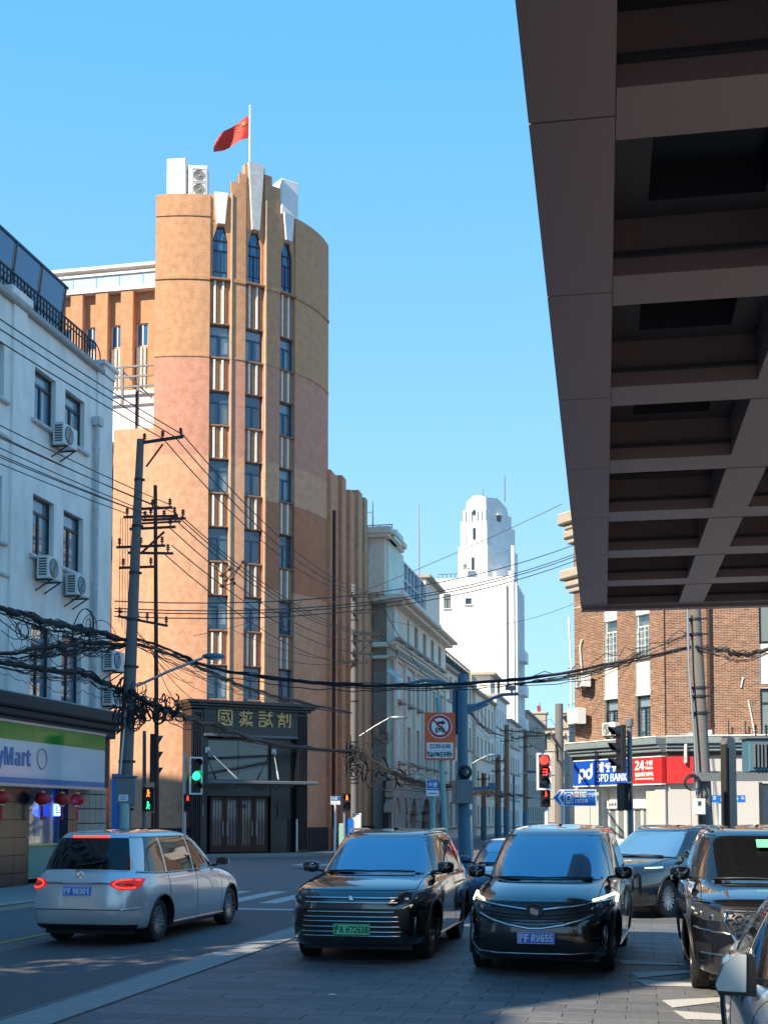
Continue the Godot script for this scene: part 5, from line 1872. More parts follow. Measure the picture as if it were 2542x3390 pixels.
# ---------------------------------------------------------------- ground
func build_ground() -> void:
	var b := B.new()
	var k := 12
	for i in k:
		for j in k:
			var x0 := -420.0 + 840.0 * i / k; var x1 := -420.0 + 840.0 * (i + 1) / k
			var z0 := -420.0 + 840.0 * j / k; var z1 := -420.0 + 840.0 * (j + 1) / k
			b.quad(Vector3(x0, 0, z0), Vector3(x1, 0, z0), Vector3(x1, 0, z1), Vector3(x0, 0, z1), Vector3.UP)
	struct("road", b, mt["asphalt"])
	# newer patch of asphalt in the lane
	var mf := frame(-2.03, 16.48, MAIN)           # x along the street, z across to the right
	b = B.new()
	b.span(-6.0, 9.0, 0.0, 0.004, -3.6, -0.75)
	struct("road_patch", b, mt["asphalt_new"], mf)
	# pavement before the shop
	var fr := frame(-8.22, 37.9, Vector3(0.2045, 0, -1))
	b = B.new()
	b.span(-50.0, 2.4, 0.0, 0.13, -0.2, 2.85)
	b.span(-0.3, 2.4, 0.0, 0.13, -30.0, -0.2)
	struct("pavement", b, mt["concrete"], fr)
	var kb := struct("kerb", B_box(-50.0, 2.4, -0.1, 0.10, 2.86, 2.99), mt["kerbstone"], fr)
	for i in 52:
		b = B.new()
		b.bev(-49.6 + i, -48.62 + i, 0.0, 0.05, 2.87, 3.03, 0.02)
		var st := part(kb, "kerbstone", b, mt["kerbstone"])
		st.position.y = 0.10
	# pavement round the tower
	b = B.new()
	for i in 24:
		var a0 := -14.0 + i * 94.0 / 24; var a1 := -14.0 + (i + 1) * 94.0 / 24
		b.quad(ring_pt(a0, TR - 1.0, 0.13), ring_pt(a1, TR - 1.0, 0.13), ring_pt(a1, TR + 2.3, 0.13), ring_pt(a0, TR + 2.3, 0.13), Vector3.UP)
		b.quad(ring_pt(a0, TR + 2.3, 0.0), ring_pt(a1, TR + 2.3, 0.0), ring_pt(a1, TR + 2.3, 0.13), ring_pt(a0, TR + 2.3, 0.13), ring_n(a0))
	struct("pavement", b, mt["concrete"])
	struct("pavement", B_box(0.0, 90.0, 0.0, 0.13, -1.0, 2.3), mt["concrete"], frame(-2.94, 65.58, MAIN))
	struct("kerb", B_box(0.0, 90.0, 0.0, 0.15, 2.31, 2.46), mt["kerbstone"], frame(-2.94, 65.58, MAIN))
	struct("pavement", B_box(-40.0, 0.0, 0.0, 0.13, -1.0, 2.3), mt["concrete"], frame(-11.08, 60.2, SIDE))
	# pavement before the bank
	struct("pavement", B_box(-8.5, 2.0, 0.0, 0.13, -2.0, 3.0), mt["concrete"], frame(12.2, 55.4, Vector3(0.5, 0, 0.866)))
	struct("pavement", B_box(0.5, 30.0, 0.0, 0.126, -2.0, 3.0), mt["concrete"], frame(12.2, 55.4, SIDE))
	struct("pavement", B_box(-60.0, 1.0, 0.0, 0.122, -8.0, 2.0), mt["concrete"], frame(9.1, 60.8, -MAIN) * Transform3D(Basis(), Vector3.ZERO))
	# gutter of concrete pieces along the paved forecourt
	var gt := struct("gutter", B_box(-9.0, 12.0, -0.05, 0.002, -0.62, -0.05), mt["paver_joint"], mf)
	for i in 21:
		b = B.new()
		b.span(-9.0 + i + 0.006, -8.0 + i - 0.006, 0.0, 0.012, -0.60, -0.075)
		part(gt, "gutter_stone", b, mt["concrete"])
	# forecourt of dark pavers
	var pl := struct("forecourt", B_box(-11.0, 9.0, -0.05, 0.004, -0.02, 13.0), mt["paver_joint"], mf)
	var pv := B.new()
	pv.bev(-0.297, 0.297, -0.147, 0.147, -0.02, 0.0, 0.004)
	var lay := Basis(Vector3(0, 0, 1), Vector3(1, 0, 0), Vector3(0, 1, 0))     # flat, long side across the street
	var pm := pv.mesh()
	var count := 0
	var rest := [B.new(), B.new(), B.new()]
	for i in 66:
		var a := -10.85 + i * 0.3
		if i % 2:
			rest[i % 3].add(pv, Transform3D(lay * Basis.from_scale(Vector3(0.495, 1, 1)), Vector3(a, 0.012, 0.15)))
		for j in 22:
			var z := 0.3 + j * 0.6 + (0.3 if i % 2 else 0.0) - 0.0
			if z > 12.7: continue
			var v := rng.randi() % 3
			var xf := Transform3D(lay, Vector3(a, 0.012 + rng.randf_range(-0.0025, 0.0025), z))
			var w := mf * xf.origin
			var near: bool = -w.z > 10.5 and -w.z < 15.2 and absf(w.x / w.z) < 0.31
			if near and count < 295:
				count += 1
				piece(pl, "paver", pm, mt["paver%d" % v], xf)
			else:
				rest[v].add(pv, xf)
	for v in 3:
		var o := part(pl, "paving", rest[v], mt["paver%d" % v])
		o.set_meta("kind", "stuff")
	# road markings
	b = B.new()
	b.span(-14.0, 6.0, 0.004, 0.008, 0.0, 0.13)
	struct("yellow_line", b, mt["yellow_paint"], frame(-5.81, 19.32, MAIN))
	var cw := frame(-4.6, 28.3, MAIN)
	for i in 9:
		b = B.new()
		b.span(0.0, 4.2, 0.004, 0.008, i * 0.95, i * 0.95 + 0.42)
		struct("crossing_stripe", b, mt["road_paint"], cw)
	b = B.new()
	b.span(-1.9, -1.55, 0.004, 0.008, 0.0, 9.0)
	struct("stop_line", b, mt["road_paint"], cw)
	for i in 7:
		b = B.new()
		b.span(0.0, 3.4, 0.004, 0.008, i * 0.95, i * 0.95 + 0.42)
		struct("crossing_stripe", b, mt["road_paint"], frame(-3.6, 49.0, MAIN))
	b = B.new()
	b.span(0.0, 0.2, 0.004, 0.008, 0.0, 8.0)
	struct("stop_line", b, mt["road_paint"], frame(-1.6, 45.0, MAIN))
	# manhole cover
	b = B.new()
	b.lathe([Vector2(0.0, 0.010), Vector2(0.33, 0.010), Vector2(0.35, 0.004), Vector2(0.42, 0.006), Vector2(0.44, 0.0)], Transform3D(Basis(Vector3(1, 0, 0), -PI / 2), V(-2.9, 0, 46.0)), 24)
	solo("manhole_cover", b, mt["iron"], "round dark manhole cover in the crossing before the tower", "manhole cover")
	b = B.new()
	b.box(V(-0.55, 0.024, 13.6), Vector3(0.07, 0.006, 0.04), Basis(Vector3.UP, 0.4))
	solo("paper_scrap", b, mt["sign_white"], "tiny white scrap of paper on the pavers before the black car", "litter")
	# saw-tooth marks on the forecourt beside the parked cars
	for i in 5:
		var p := Vector2([16.9, 15.75, 14.85, 13.45, 12.5][i], [3.05, 2.98, 2.92, 2.86, 2.82][i])
		b = B.new()
		var s := 1.0 if i % 2 else -1.0
		b.poly(PackedVector2Array([Vector2(0, 0.25 if s > 0 else 0.0), Vector2(0.80, 0.42 if s < 0 else 0.0), Vector2(0.80, 0.62 if s < 0 else 0.2), Vector2(0, 0.75 if s > 0 else 0.5)]), 0.018, 0.022, Transform3D(Basis(Vector3(1, 0, 0), Vector3(0, 0, 1), Vector3(0, 1, 0)), V(p.y, 0, p.x)))
		struct("saw_tooth_mark", b, mt["road_paint"])

# ---------------------------------------------------------------- vehicles
# A body is lofted through closed loops stacked from sill to roof:
# [height at front, at the side, at rear, front end, rear end, half width, squareness front, squareness rear]
var ref_t := []

func ease_levels(L: Array, belt: int, v: float) -> Array:
	var lo := 0; var hi := belt
	if v > belt:
		lo = belt; hi = L.size() - 1
	var i := clampi(int(floor(v)), lo, hi - 1)
	var f := v - i
	var p0: Array = L[maxi(i - 1, lo)]; var p1: Array = L[i]; var p2: Array = L[i + 1]; var p3: Array = L[mini(i + 2, hi)]
	var r := []
	for k in 8:
		var a: float = p0[k]; var b: float = p1[k]; var c: float = p2[k]; var d: float = p3[k]
		r.append(b + 0.5 * f * (c - a + f * (2.0 * a - 5.0 * b + 4.0 * c - d + f * (3.0 * (b - c) + d - a))))
	return r

func skin(S: Dictionary, v: float, t: float) -> Vector3:
	var p: Array = ease_levels(S.L, S.belt, v)
	var zc: float = S.zc
	var c := cos(t); var s := absf(sin(t))
	var n: float = p[6] if c >= 0.0 else p[7]
	var q := pow(absf(c), 2.0 / n)
	var x: float = p[5] * pow(s, 2.0 / n) * signf(sin(t))
	var z: float = zc + (p[3] - zc) * q if c >= 0.0 else zc + (p[4] - zc) * q
	var y: float = lerpf(p[1], p[0] if c >= 0.0 else p[2], pow(q, 2.5))
	return Vector3(x, y, z)

func skin_n(S: Dictionary, v: float, t: float) -> Vector3:
	var e := 0.012
	var top: float = S.L.size() - 1.0
	var v0 := maxf(v - 0.06, 0.0 if v <= S.belt else float(S.belt)); var v1 := minf(v + 0.06, float(S.belt) if v <= S.belt else top)
	var tu := skin(S, v, t + e) - skin(S, v, t - e)
	var tv := skin(S, v1, t) - skin(S, v0, t)
	var n := tu.cross(tv)
	if n.length() < 1e-9:
		return Vector3.UP
	n = n.normalized()
	var p := skin(S, v, t)
	var out := Vector3(p.x * 2.5, p.y - 0.75, (p.z - S.zc) * 0.8)
	return n if n.dot(out) >= 0.0 else -n

func t_of_z(S: Dictionary, v: float, z: float) -> float:
	var p: Array = ease_levels(S.L, S.belt, v)
	var zc: float = S.zc
	if z >= zc:
		return acos(pow(clampf((z - zc) / (p[3] - zc), 0.0, 1.0), p[6] / 2.0))
	return PI - acos(pow(clampf((z - zc) / (p[4] - zc), 0.0, 1.0), p[7] / 2.0))

func patch(S: Dictionary, v0: float, v1: float, t0: float, t1: float, nv: int, nt: int, off: float) -> B:
	var b := B.new()
	var pts := []; var ns := []
	for i in nv + 1:
		var row := []; var rn := []
		for j in nt + 1:
			var v := lerpf(v0, v1, float(i) / nv); var t := lerpf(t0, t1, float(j) / nt)
			var n := skin_n(S, v, t)
			row.append(skin(S, v, t) + n * off); rn.append(n)
		pts.append(row); ns.append(rn)
	for i in nv:
		for j in nt:
			b.quadn(pts[i][j], pts[i][j + 1], pts[i + 1][j + 1], pts[i + 1][j], ns[i][j], ns[i][j + 1], ns[i + 1][j + 1], ns[i + 1][j])
	return b

# side glass between two upright-ish lines given as z at belt and z at roof
func side_patch(S: Dictionary, v0: float, v1: float, za: Array, zb: Array, side: float, off: float) -> B:
	var b := B.new()
	var nv := 8; var nt := 8
	var pts := []; var ns := []
	for i in nv + 1:
		var row := []; var rn := []
		var f := float(i) / nv
		var v := lerpf(v0, v1, f)
		var ta := t_of_z(S, v, lerpf(za[0], za[1], f)); var tb := t_of_z(S, v, lerpf(zb[0], zb[1], f))
		for j in nt + 1:
			var t := lerpf(ta, tb, float(j) / nt) * side
			var n := skin_n(S, v, t)
			row.append(skin(S, v, t) + n * off); rn.append(n)
		pts.append(row); ns.append(rn)
	for i in nv:
		for j in nt:
			b.quadn(pts[i][j], pts[i][j + 1], pts[i + 1][j + 1], pts[i + 1][j], ns[i][j], ns[i][j + 1], ns[i + 1][j + 1], ns[i + 1][j])
	return b

# where the front (or rear) of the body stands at this x and height, as a frame facing outwards
func face_frame(S: Dictionary, x: float, y: float, rear := false, off := 0.0) -> Transform3D:
	var best := 0.0; var bd := 1e9; var bt := 0.0
	for k in 141:
		var v: float = S.belt * k / 140.0
		var p: Array = ease_levels(S.L, S.belt, v)
		var n: float = p[7] if rear else p[6]
		var t := asin(clampf(pow(minf(absf(x) / p[5], 1.0), n / 2.0), 0.0, 1.0))
		if rear: t = PI - t
		var q := skin(S, v, t)
		if absf(q.y - y) < bd:
			bd = absf(q.y - y); best = v; bt = t
	var t2 := bt * (1.0 if x >= 0.0 else -1.0)
	var n2 := skin_n(S, best, t2)
	var h := Vector3(n2.x, 0, n2.z).normalized()
	var o := skin(S, best, t2) + n2 * off
	return Transform3D(Basis(Vector3.UP.cross(h), Vector3.UP, h), o)

func face_line(b: B, S: Dictionary, x0: float, x1: float, y0: float, y1: float, r: float, off: float, n := 14, rear := false, bow := 0.0) -> void:
	var pts := []
	for i in n + 1:
		var f := float(i) / n
		var yy := lerpf(y0, y1, f) + bow * (1.0 - pow(2.0 * f - 1.0, 2.0))
		pts.append(face_frame(S, lerpf(x0, x1, f), yy, rear, off).origin)
	b.tube(pts, r, 6)

func seam(S: Dictionary, v0: float, v1: float, z0: float, z1: float, side: float, w := 0.009) -> B:
	var b := B.new()
	var last := Vector3.ZERO
	for i in 11:
		var f := i / 10.0
		var v := lerpf(v0, v1, f)
		var t := t_of_z(S, v, lerpf(z0, z1, f)) * side
		var p := skin(S, v, t) + skin_n(S, v, t) * 0.001
		if i > 0:
			b.bar(last, p, w, 0.004)
		last = p
	return b

func make_wheel(t: Node3D, x: float, z: float, r: float, rimm: Material, spokes: int, side: float) -> void:
	var w := Node3D.new()
	w.name = "wheel"
	t.add_child(w, true)
	w.transform = Transform3D(Basis(Vector3(0, 0, -1) * side, Vector3.UP, Vector3(1, 0, 0) * side), Vector3(x, r, z))   # z out of the car
	var b := B.new()
	b.lathe([Vector2(r * 0.62, -0.20), Vector2(r * 0.94, -0.20), Vector2(r, -0.16), Vector2(r, -0.03), Vector2(r * 0.96, 0.005), Vector2(r * 0.80, 0.018), Vector2(r * 0.66, 0.012), Vector2(r * 0.64, 0.0)], Transform3D(), 32)
	part(w, "tyre", b, mt["rubber"])
	b = B.new()
	b.lathe([Vector2(r * 0.66, 0.010), Vector2(r * 0.62, 0.012), Vector2(r * 0.60, -0.03), Vector2(r * 0.56, -0.14), Vector2(0.0, -0.14)], Transform3D(), 32)
	part(w, "barrel", b, mt["alloy_dark"])
	b = B.new()
	for k in spokes:
		var a := TAU * k / spokes
		var d := Vector3(cos(a), sin(a), 0)
		for q in [-0.5, 0.5]:
			var d2 := Vector3(cos(a + q * 0.42), sin(a + q * 0.42), 0)
			b.bar(d * r * 0.12 + Vector3(0, 0, -0.03), d2 * r * 0.61 + Vector3(0, 0, -0.012), 0.028, 0.03, Vector3(0, 0, 1))
	b.lathe([Vector2(0.0, -0.01), Vector2(r * 0.13, -0.012), Vector2(r * 0.15, -0.05)], Transform3D(), 16)
	b.lathe([Vector2(r * 0.60, -0.02), Vector2(r * 0.645, 0.012), Vector2(r * 0.66, 0.008)], Transform3D(), 32)
	part(w, "rim", b, rimm)

func make_car(nm: String, label: String, cat: String, S: Dictionary, paint: Material, xf: Transform3D, rimm: Material, spokes := 7) -> Node3D:
	var t := thing(nm, label, cat, xf)
	if ref_t.is_empty():
		var acc := 0.0
		var raw := []
		var lastp := Vector2(0, 2.4)
		for i in 2001:
			var a := PI * i / 2000.0
			var q := pow(absf(cos(a)), 0.5)
			var p := Vector2(0.95 * pow(sin(a), 0.5), 2.4 * q * signf(cos(a)))
			acc += p.distance_to(lastp); lastp = p
			raw.append(acc)
		var N := 84
		var j := 0
		for i in N + 1:
			var want := acc * i / N
			while j < 2000 and raw[j] < want: j += 1
			ref_t.append(PI * j / 2000.0)
	var belt: int = S.belt
	# ---- body with wheel arches cut out
	var b := B.new()
	var ra: float = S.wr + S.get("arch", 0.07)
	var nv := belt * 4
	var full := []
	for k in range(ref_t.size() - 1, 0, -1): full.append(-ref_t[k])
	for k in ref_t.size(): full.append(ref_t[k])
	var pts := []; var ns := []
	for i in nv + 1:
		var v := float(belt) * i / nv
		var row := []; var rn := []
		for tt in full:
			row.append(skin(S, v, tt)); rn.append(skin_n(S, v, tt))
		pts.append(row); ns.append(rn)
	var inside := func(p: Vector3) -> int:
		if absf(p.x) < 0.6: return -1
		for k in 2:
			var d := Vector2(p.z - S.wz[k], p.y - S.wr)
			if d.length() < ra: return k
		return -1
	for i in nv:
		for j in full.size() - 1:
			var q := [pts[i][j], pts[i][j + 1], pts[i + 1][j + 1], pts[i + 1][j]]
			var m := [ns[i][j], ns[i][j + 1], ns[i + 1][j + 1], ns[i + 1][j]]
			var cnt := 0
			var ins := []
			for k in 4:
				var w: int = inside.call(q[k])
				ins.append(w)
				if w >= 0: cnt += 1
			if cnt == 4: continue
			for k in 4:
				if ins[k] >= 0:
					var c := Vector2(S.wz[ins[k]], S.wr)
					var d := (Vector2(q[k].z, q[k].y) - c).normalized() * ra + c
					q[k] = Vector3(q[k].x, d.y, d.x)
			b.quadn(q[0], q[1], q[2], q[3], m[0], m[1], m[2], m[3])
	part(t, "body", b, paint)
	# ---- cabin shell in body colour
	var top: float = S.L.size() - 1.0
	b = B.new()
	var nr := int((top - belt) * 4)
	pts = []; ns = []
	for i in nr + 1:
		var v := lerpf(belt, top, float(i) / nr)
		var row := []; var rn := []
		for tt in full:
			row.append(skin(S, v, tt)); rn.append(skin_n(S, v, tt) if i < nr else Vector3.UP)
		pts.append(row); ns.append(rn)
	for i in nr:
		for j in full.size() - 1:
			b.quadn(pts[i][j], pts[i][j + 1], pts[i + 1][j + 1], pts[i + 1][j], ns[i][j], ns[i][j + 1], ns[i + 1][j + 1], ns[i + 1][j])
	part(t, "roof", b, S.get("roof_paint", paint))
	# ---- glass
	var gl: float = S.glass_top
	var ws: float = S.ws
	part(t, "windscreen", patch(S, belt + 0.10, gl + 0.02, -ws, ws, 10, 16, 0.004), S.get("ws_mat", mt["windscreen"]))
	part(t, "rear_window", patch(S, belt + S.get("rw0", 0.15), gl - 0.02, PI - S.rw, PI + S.rw, 8, 14, 0.004), S.get("rear_mat", mt["auto_glass_dark"]))
	for side in [1.0, -1.0]:
		for w in S.side_glass:
			part(t, "side_window", side_patch(S, belt + 0.10, gl, [w[0], w[1]], [w[2], w[3]], side, 0.004), S.get("side_mat", mt["auto_glass"]))
		if S.has("chrome_line"):
			b = B.new()
			var cp := []
			for i in 25:
				var z := lerpf(S.chrome_line[0], S.chrome_line[1], i / 24.0)
				var tt = t_of_z(S, belt + 0.05, z) * side
				cp.append(skin(S, belt + 0.05, tt) + skin_n(S, belt + 0.05, tt) * 0.006)
			b.tube(cp, 0.011, 5)
			part(t, "window_trim", b, mt["chrome_soft"])
			b = B.new()
			cp = []
			for i in 25:
				var z := lerpf(S.chrome_line[2], S.chrome_line[3], i / 24.0)
				var tt = t_of_z(S, gl + 0.04, z) * side
				cp.append(skin(S, gl + 0.04, tt) + skin_n(S, gl + 0.04, tt) * 0.006)
			b.tube(cp, 0.009, 5)
			part(t, "window_trim", b, mt["chrome_soft"])
	# ---- seams of doors, bonnet
	for side in [1.0, -1.0]:
		for z in S.doors:
			part(t, "door_seam", seam(S, 1.2, belt + 0.05, z, z, side), mt["seam"])
		for z in S.handles:
			var v := belt - 0.55
			var tt = t_of_z(S, v, z) * side
			b = B.new()
			var hp := skin(S, v, tt) + skin_n(S, v, tt) * 0.02
			b.box(hp, Vector3(0.03, 0.028, 0.20))
			part(t, "door_handle", b, S.get("handle_mat", mt["chrome_soft"]))
		# sill strip
		b = B.new()
		var sp := []
		for i in 13:
			var z := lerpf(S.wz[1] + ra + 0.02, S.wz[0] - ra - 0.02, i / 12.0)
			var tt = t_of_z(S, 1.15, z) * side
			sp.append(skin(S, 1.15, tt) + skin_n(S, 1.15, tt) * 0.008)
		b.tube(sp, 0.016, 5)
		part(t, "sill_strip", b, S.get("sill_mat", mt["chrome_soft"]))
		# wheel arches: lip and liner
		for k in 2:
			b = B.new()
			var prev := []
			for i in 25:
				var a := lerpf(-0.35, PI + 0.35, i / 24.0)
				var zz: float = S.wz[k] + cos(a) * ra; var yy: float = S.wr + sin(a) * ra
				var xx := 0.0
				var bd := 1e9
				for q in 41:
					var v := belt * q / 40.0
					var tt = t_of_z(S, v, zz)
					var p := skin(S, v, tt)
					if absf(p.y - yy) < bd:
						bd = absf(p.y - yy); xx = p.x
				prev.append(Vector3((xx + 0.004) * side, yy, zz))
			b.tube(prev, S.get("lip", 0.018), 6)
			part(t, "arch_lip", b, S.get("lip_mat", mt["black_plastic"]))
			b = B.new()
			for i in 16:
				var a0 := lerpf(-0.3, PI + 0.3, i / 16.0); var a1 := lerpf(-0.3, PI + 0.3, (i + 1) / 16.0)
				var c0 := Vector3(0, S.wr + sin(a0) * ra, S.wz[k] + cos(a0) * ra); var c1 := Vector3(0, S.wr + sin(a1) * ra, S.wz[k] + cos(a1) * ra)
				var xo := Vector3(side * 0.88, 0, 0); var xi := Vector3(side * 0.45, 0, 0)
				b.quad(c0 + xo, c1 + xo, c1 + xi, c0 + xi, Vector3(0, -sin(a0), -cos(a0)))
				b.tri(c0 + xi, c1 + xi, Vector3(side * 0.45, S.wr, S.wz[k]), Vector3(side, 0, 0), Vector3(side, 0, 0), Vector3(side, 0, 0))
			part(t, "arch_liner", b, mt["black_plastic"])
			make_wheel(t, side * S.wx, S.wz[k], S.wr, rimm, spokes, side)
		# door mirror
		var mv := belt + 0.12
		var mz: float = S.mirror
		var tt2 = t_of_z(S, mv, mz) * side
		var mp := skin(S, mv, tt2)
		b = B.new()
		b.bar(mp + Vector3(-0.02 * side, 0.0, 0), mp + Vector3(0.13 * side, 0.03, 0.0), 0.07, 0.035)
		var mr := part(t, "mirror", b, mt["black_plastic"])
		b = B.new()
		var ms: Vector3 = S.get("mirror_size", Vector3(0.115, 0.082, 0.12))
		var mc := mp + Vector3(0.19 * side, 0.07, 0.02)
		for i in 8:
			for j in 14:
				var f := func(ii, jj):
					var th = PI * 0.5 * ii / 8.0; var ph = TAU * jj / 14.0
					var e := 0.55
					var cx := pow(absf(cos(ph)), e) * signf(cos(ph)); var sy := pow(absf(sin(ph)), e) * signf(sin(ph))
					return mc + Vector3(cx * sin(th) * ms.x * (1.0 + 0.12 * sy), sy * sin(th) * ms.y, cos(th) * ms.z)
				var aa: Vector3 = f.call(i, j); var bb: Vector3 = f.call(i, j + 1); var cc: Vector3 = f.call(i + 1, j + 1); var dd: Vector3 = f.call(i + 1, j)
				b.quadn(aa, bb, cc, dd, (aa - mc).normalized(), (bb - mc).normalized(), (cc - mc).normalized(), (dd - mc).normalized())
		part(mr, "mirror_shell", b, S.get("mirror_mat", paint))
		if S.has("wedge_mirror"):
			mr.get_child(0).free()
			b = B.new()
			b.poly(PackedVector2Array([Vector2(0.125, -0.095), Vector2(0.135, -0.06), Vector2(0.09, 0.05), Vector2(0.05, 0.10), Vector2(0.0, 0.115), Vector2(-0.035, 0.11), Vector2(-0.03, -0.10)]), -0.02, 0.09, Transform3D(Basis.from_scale(Vector3(side, 1, 1)), mc))
			part(mr, "mirror_shell", b, S.mirror_mat)
			b = B.new()
			b.poly(PackedVector2Array([Vector2(-0.033, -0.105), Vector2(-0.037, 0.115), Vector2(-0.075, 0.105), Vector2(-0.09, 0.07), Vector2(-0.09, -0.105)]), -0.02, 0.07, Transform3D(Basis.from_scale(Vector3(side, 1, 1)), mc))
			b.poly(PackedVector2Array([Vector2(0.12, -0.12), Vector2(0.125, -0.096), Vector2(-0.09, -0.106), Vector2(-0.09, -0.125)]), -0.02, 0.08, Transform3D(Basis.from_scale(Vector3(side, 1, 1)), mc))
			part(mr, "mirror_inner", b, mt["black_plastic"])
		b = B.new()
		b.box(mc + Vector3(0, 0, -0.03 if S.has("wedge_mirror") else -0.005), Vector3(ms.x * 1.9, ms.y * 1.8, 0.012))
		part(mr, "mirror_glass", b, mt["chrome"])
		if S.get("rails", false):
			b = B.new()
			var rp := []
			for i in 21:
				var f2 := i / 20.0
				var z := lerpf(S.rail[0], S.rail[1], f2)
				var v := gl + 0.35
				var q := skin(S, v, t_of_z(S, v, z) * side)
				rp.append(q + Vector3(0, 0.05 * minf(1.0, minf(f2, 1.0 - f2) * 8.0) - 0.005, 0))
			b.tube(rp, 0.02, 6)
			part(t, "roof_rail", b, mt["chrome_soft"])
	# ---- underside and wipers
	b = B.new()
	b.span(-0.72, 0.72, 0.17, 0.42, S.L[0][4] + 0.25, S.L[0][3] - 0.25)
	part(t, "underbody", b, mt["black_plastic"])
	for w in [[-0.62, 0.02], [-0.02, 0.60]]:
		b = B.new()
		var wp := []
		for i in 9:
			var v := belt + 0.13 + 0.05 * sin(i / 8.0 * PI)
			var x := lerpf(w[0], w[1], i / 8.0)
			var p8: Array = ease_levels(S.L, belt, v)
			var tt = asin(pow(absf(x) / p8[5], p8[6] / 2.0)) * signf(x)
			wp.append(skin(S, v, tt) + Vector3(0, 0.012, 0.016))
		b.tube(wp, 0.012, 5)
		part(t, "wiper", b, mt["black_plastic"])
	# bonnet shut line
	for side in [1.0, -1.0]:
		b = B.new()
		var last := Vector3.ZERO
		for i in 13:
			var v := lerpf(S.hood0, belt - 0.05, i / 12.0)
			var tt = lerpf(S.hood_t[0], S.hood_t[1], i / 12.0) * side
			var p := skin(S, v, tt) + skin_n(S, v, tt) * 0.001
			if i > 0: b.bar(last, p, 0.010, 0.004)
			last = p
		part(t, "bonnet_seam", b, mt["seam"])
	b = B.new()
	var lp := Vector3.ZERO
	for i in 25:
		var tt = lerpf(-S.hood_t[0], S.hood_t[0], i / 24.0)
		var p := skin(S, S.hood0, tt) + skin_n(S, S.hood0, tt) * 0.001
		if i > 0: b.bar(lp, p, 0.010, 0.004)
		lp = p
	part(t, "bonnet_seam", b, mt["seam"])
	return t

func plate(t: Node3D, S: Dictionary, x: float, y: float, glyph: String, text: String, w: float, pm: Material, ink: Material, rear := false) -> void:
	var f := face_frame(S, x, y, rear, 0.03)
	var p := Node3D.new()
	p.name = "number_plate"
	t.add_child(p, true)
	p.transform = f
	var b := B.new()
	b.bev(-w / 2, w / 2, -0.07, 0.07, -0.04, 0.008, 0.004)
	part(p, "plate", b, pm)
	part(p, "border", B_frame(-w / 2 + 0.006, w / 2 - 0.006, -0.064, 0.064, 0.0105, 0.005), ink)
	b = B.new()
	strokes(b, GLYPH[glyph], -w / 2 + 0.022, -0.044, 0.062, 0.009, 0.008, 0.012)
	for k in b.v.size():
		b.v[k].y = (b.v[k].y + 0.044) * 1.42 - 0.044
	part(p, "character", b, ink)
	var tx := text.split("|")
	type_mesh(p, "letter", tx[0], 0.088, Vector3(-w / 2 + 0.088, -0.044, 0.010), ink, 0.004, 0.052)
	type_mesh(p, "digits", tx[1], 0.088, Vector3(-w / 2 + 0.170, -0.044, 0.010), ink, 0.004, w - 0.19)

func suv_spec() -> Dictionary:
	return {"L": [
		[0.24, 0.24, 0.26, 2.26, -2.26, 0.82, 6.5, 5.0],
		[0.27, 0.29, 0.32, 2.38, -2.36, 0.915, 6.0, 5.0],
		[0.46, 0.46, 0.50, 2.45, -2.44, 0.955, 5.6, 5.0],
		[0.68, 0.68, 0.72, 2.46, -2.45, 0.965, 5.4, 5.0],
		[0.86, 0.88, 0.95, 2.43, -2.44, 0.955, 5.0, 5.0],
		[0.985, 0.99, 1.06, 2.27, -2.41, 0.93, 4.5, 5.0],
		[1.08, 1.055, 1.12, 1.78, -2.37, 0.905, 3.8, 5.0],
		[1.125, 1.09, 1.16, 1.26, -2.32, 0.875, 3.8, 4.8],
		[1.37, 1.37, 1.40, 0.78, -2.16, 0.785, 4.0, 4.8],
		[1.60, 1.63, 1.61, 0.28, -1.98, 0.665, 4.2, 4.8],
		[1.675, 1.705, 1.675, -0.02, -1.78, 0.50, 4.0, 4.5],
		[1.70, 1.73, 1.70, -0.55, -1.10, 0.04, 2.0, 2.0]],
		"belt": 7, "zc": -0.75, "wz": [1.42, -1.40], "wr": 0.365, "wx": 0.875, "glass_top": 8.95, "ws": 0.83, "rw": 0.80,
		"side_glass": [[0.72, 0.18, -0.28, -0.28], [-0.36, -0.36, -1.22, -1.18], [-1.30, -1.26, -1.95, -1.70]],
		"chrome_line": [0.75, -2.0, 0.15, -1.75], "doors": [0.92, -0.32, -1.28], "handles": [-0.15, -1.10], "mirror": 0.72,
		"rails": true, "rail": [0.0, -1.7], "hood0": 4.75, "hood_t": [0.72, 0.88]}

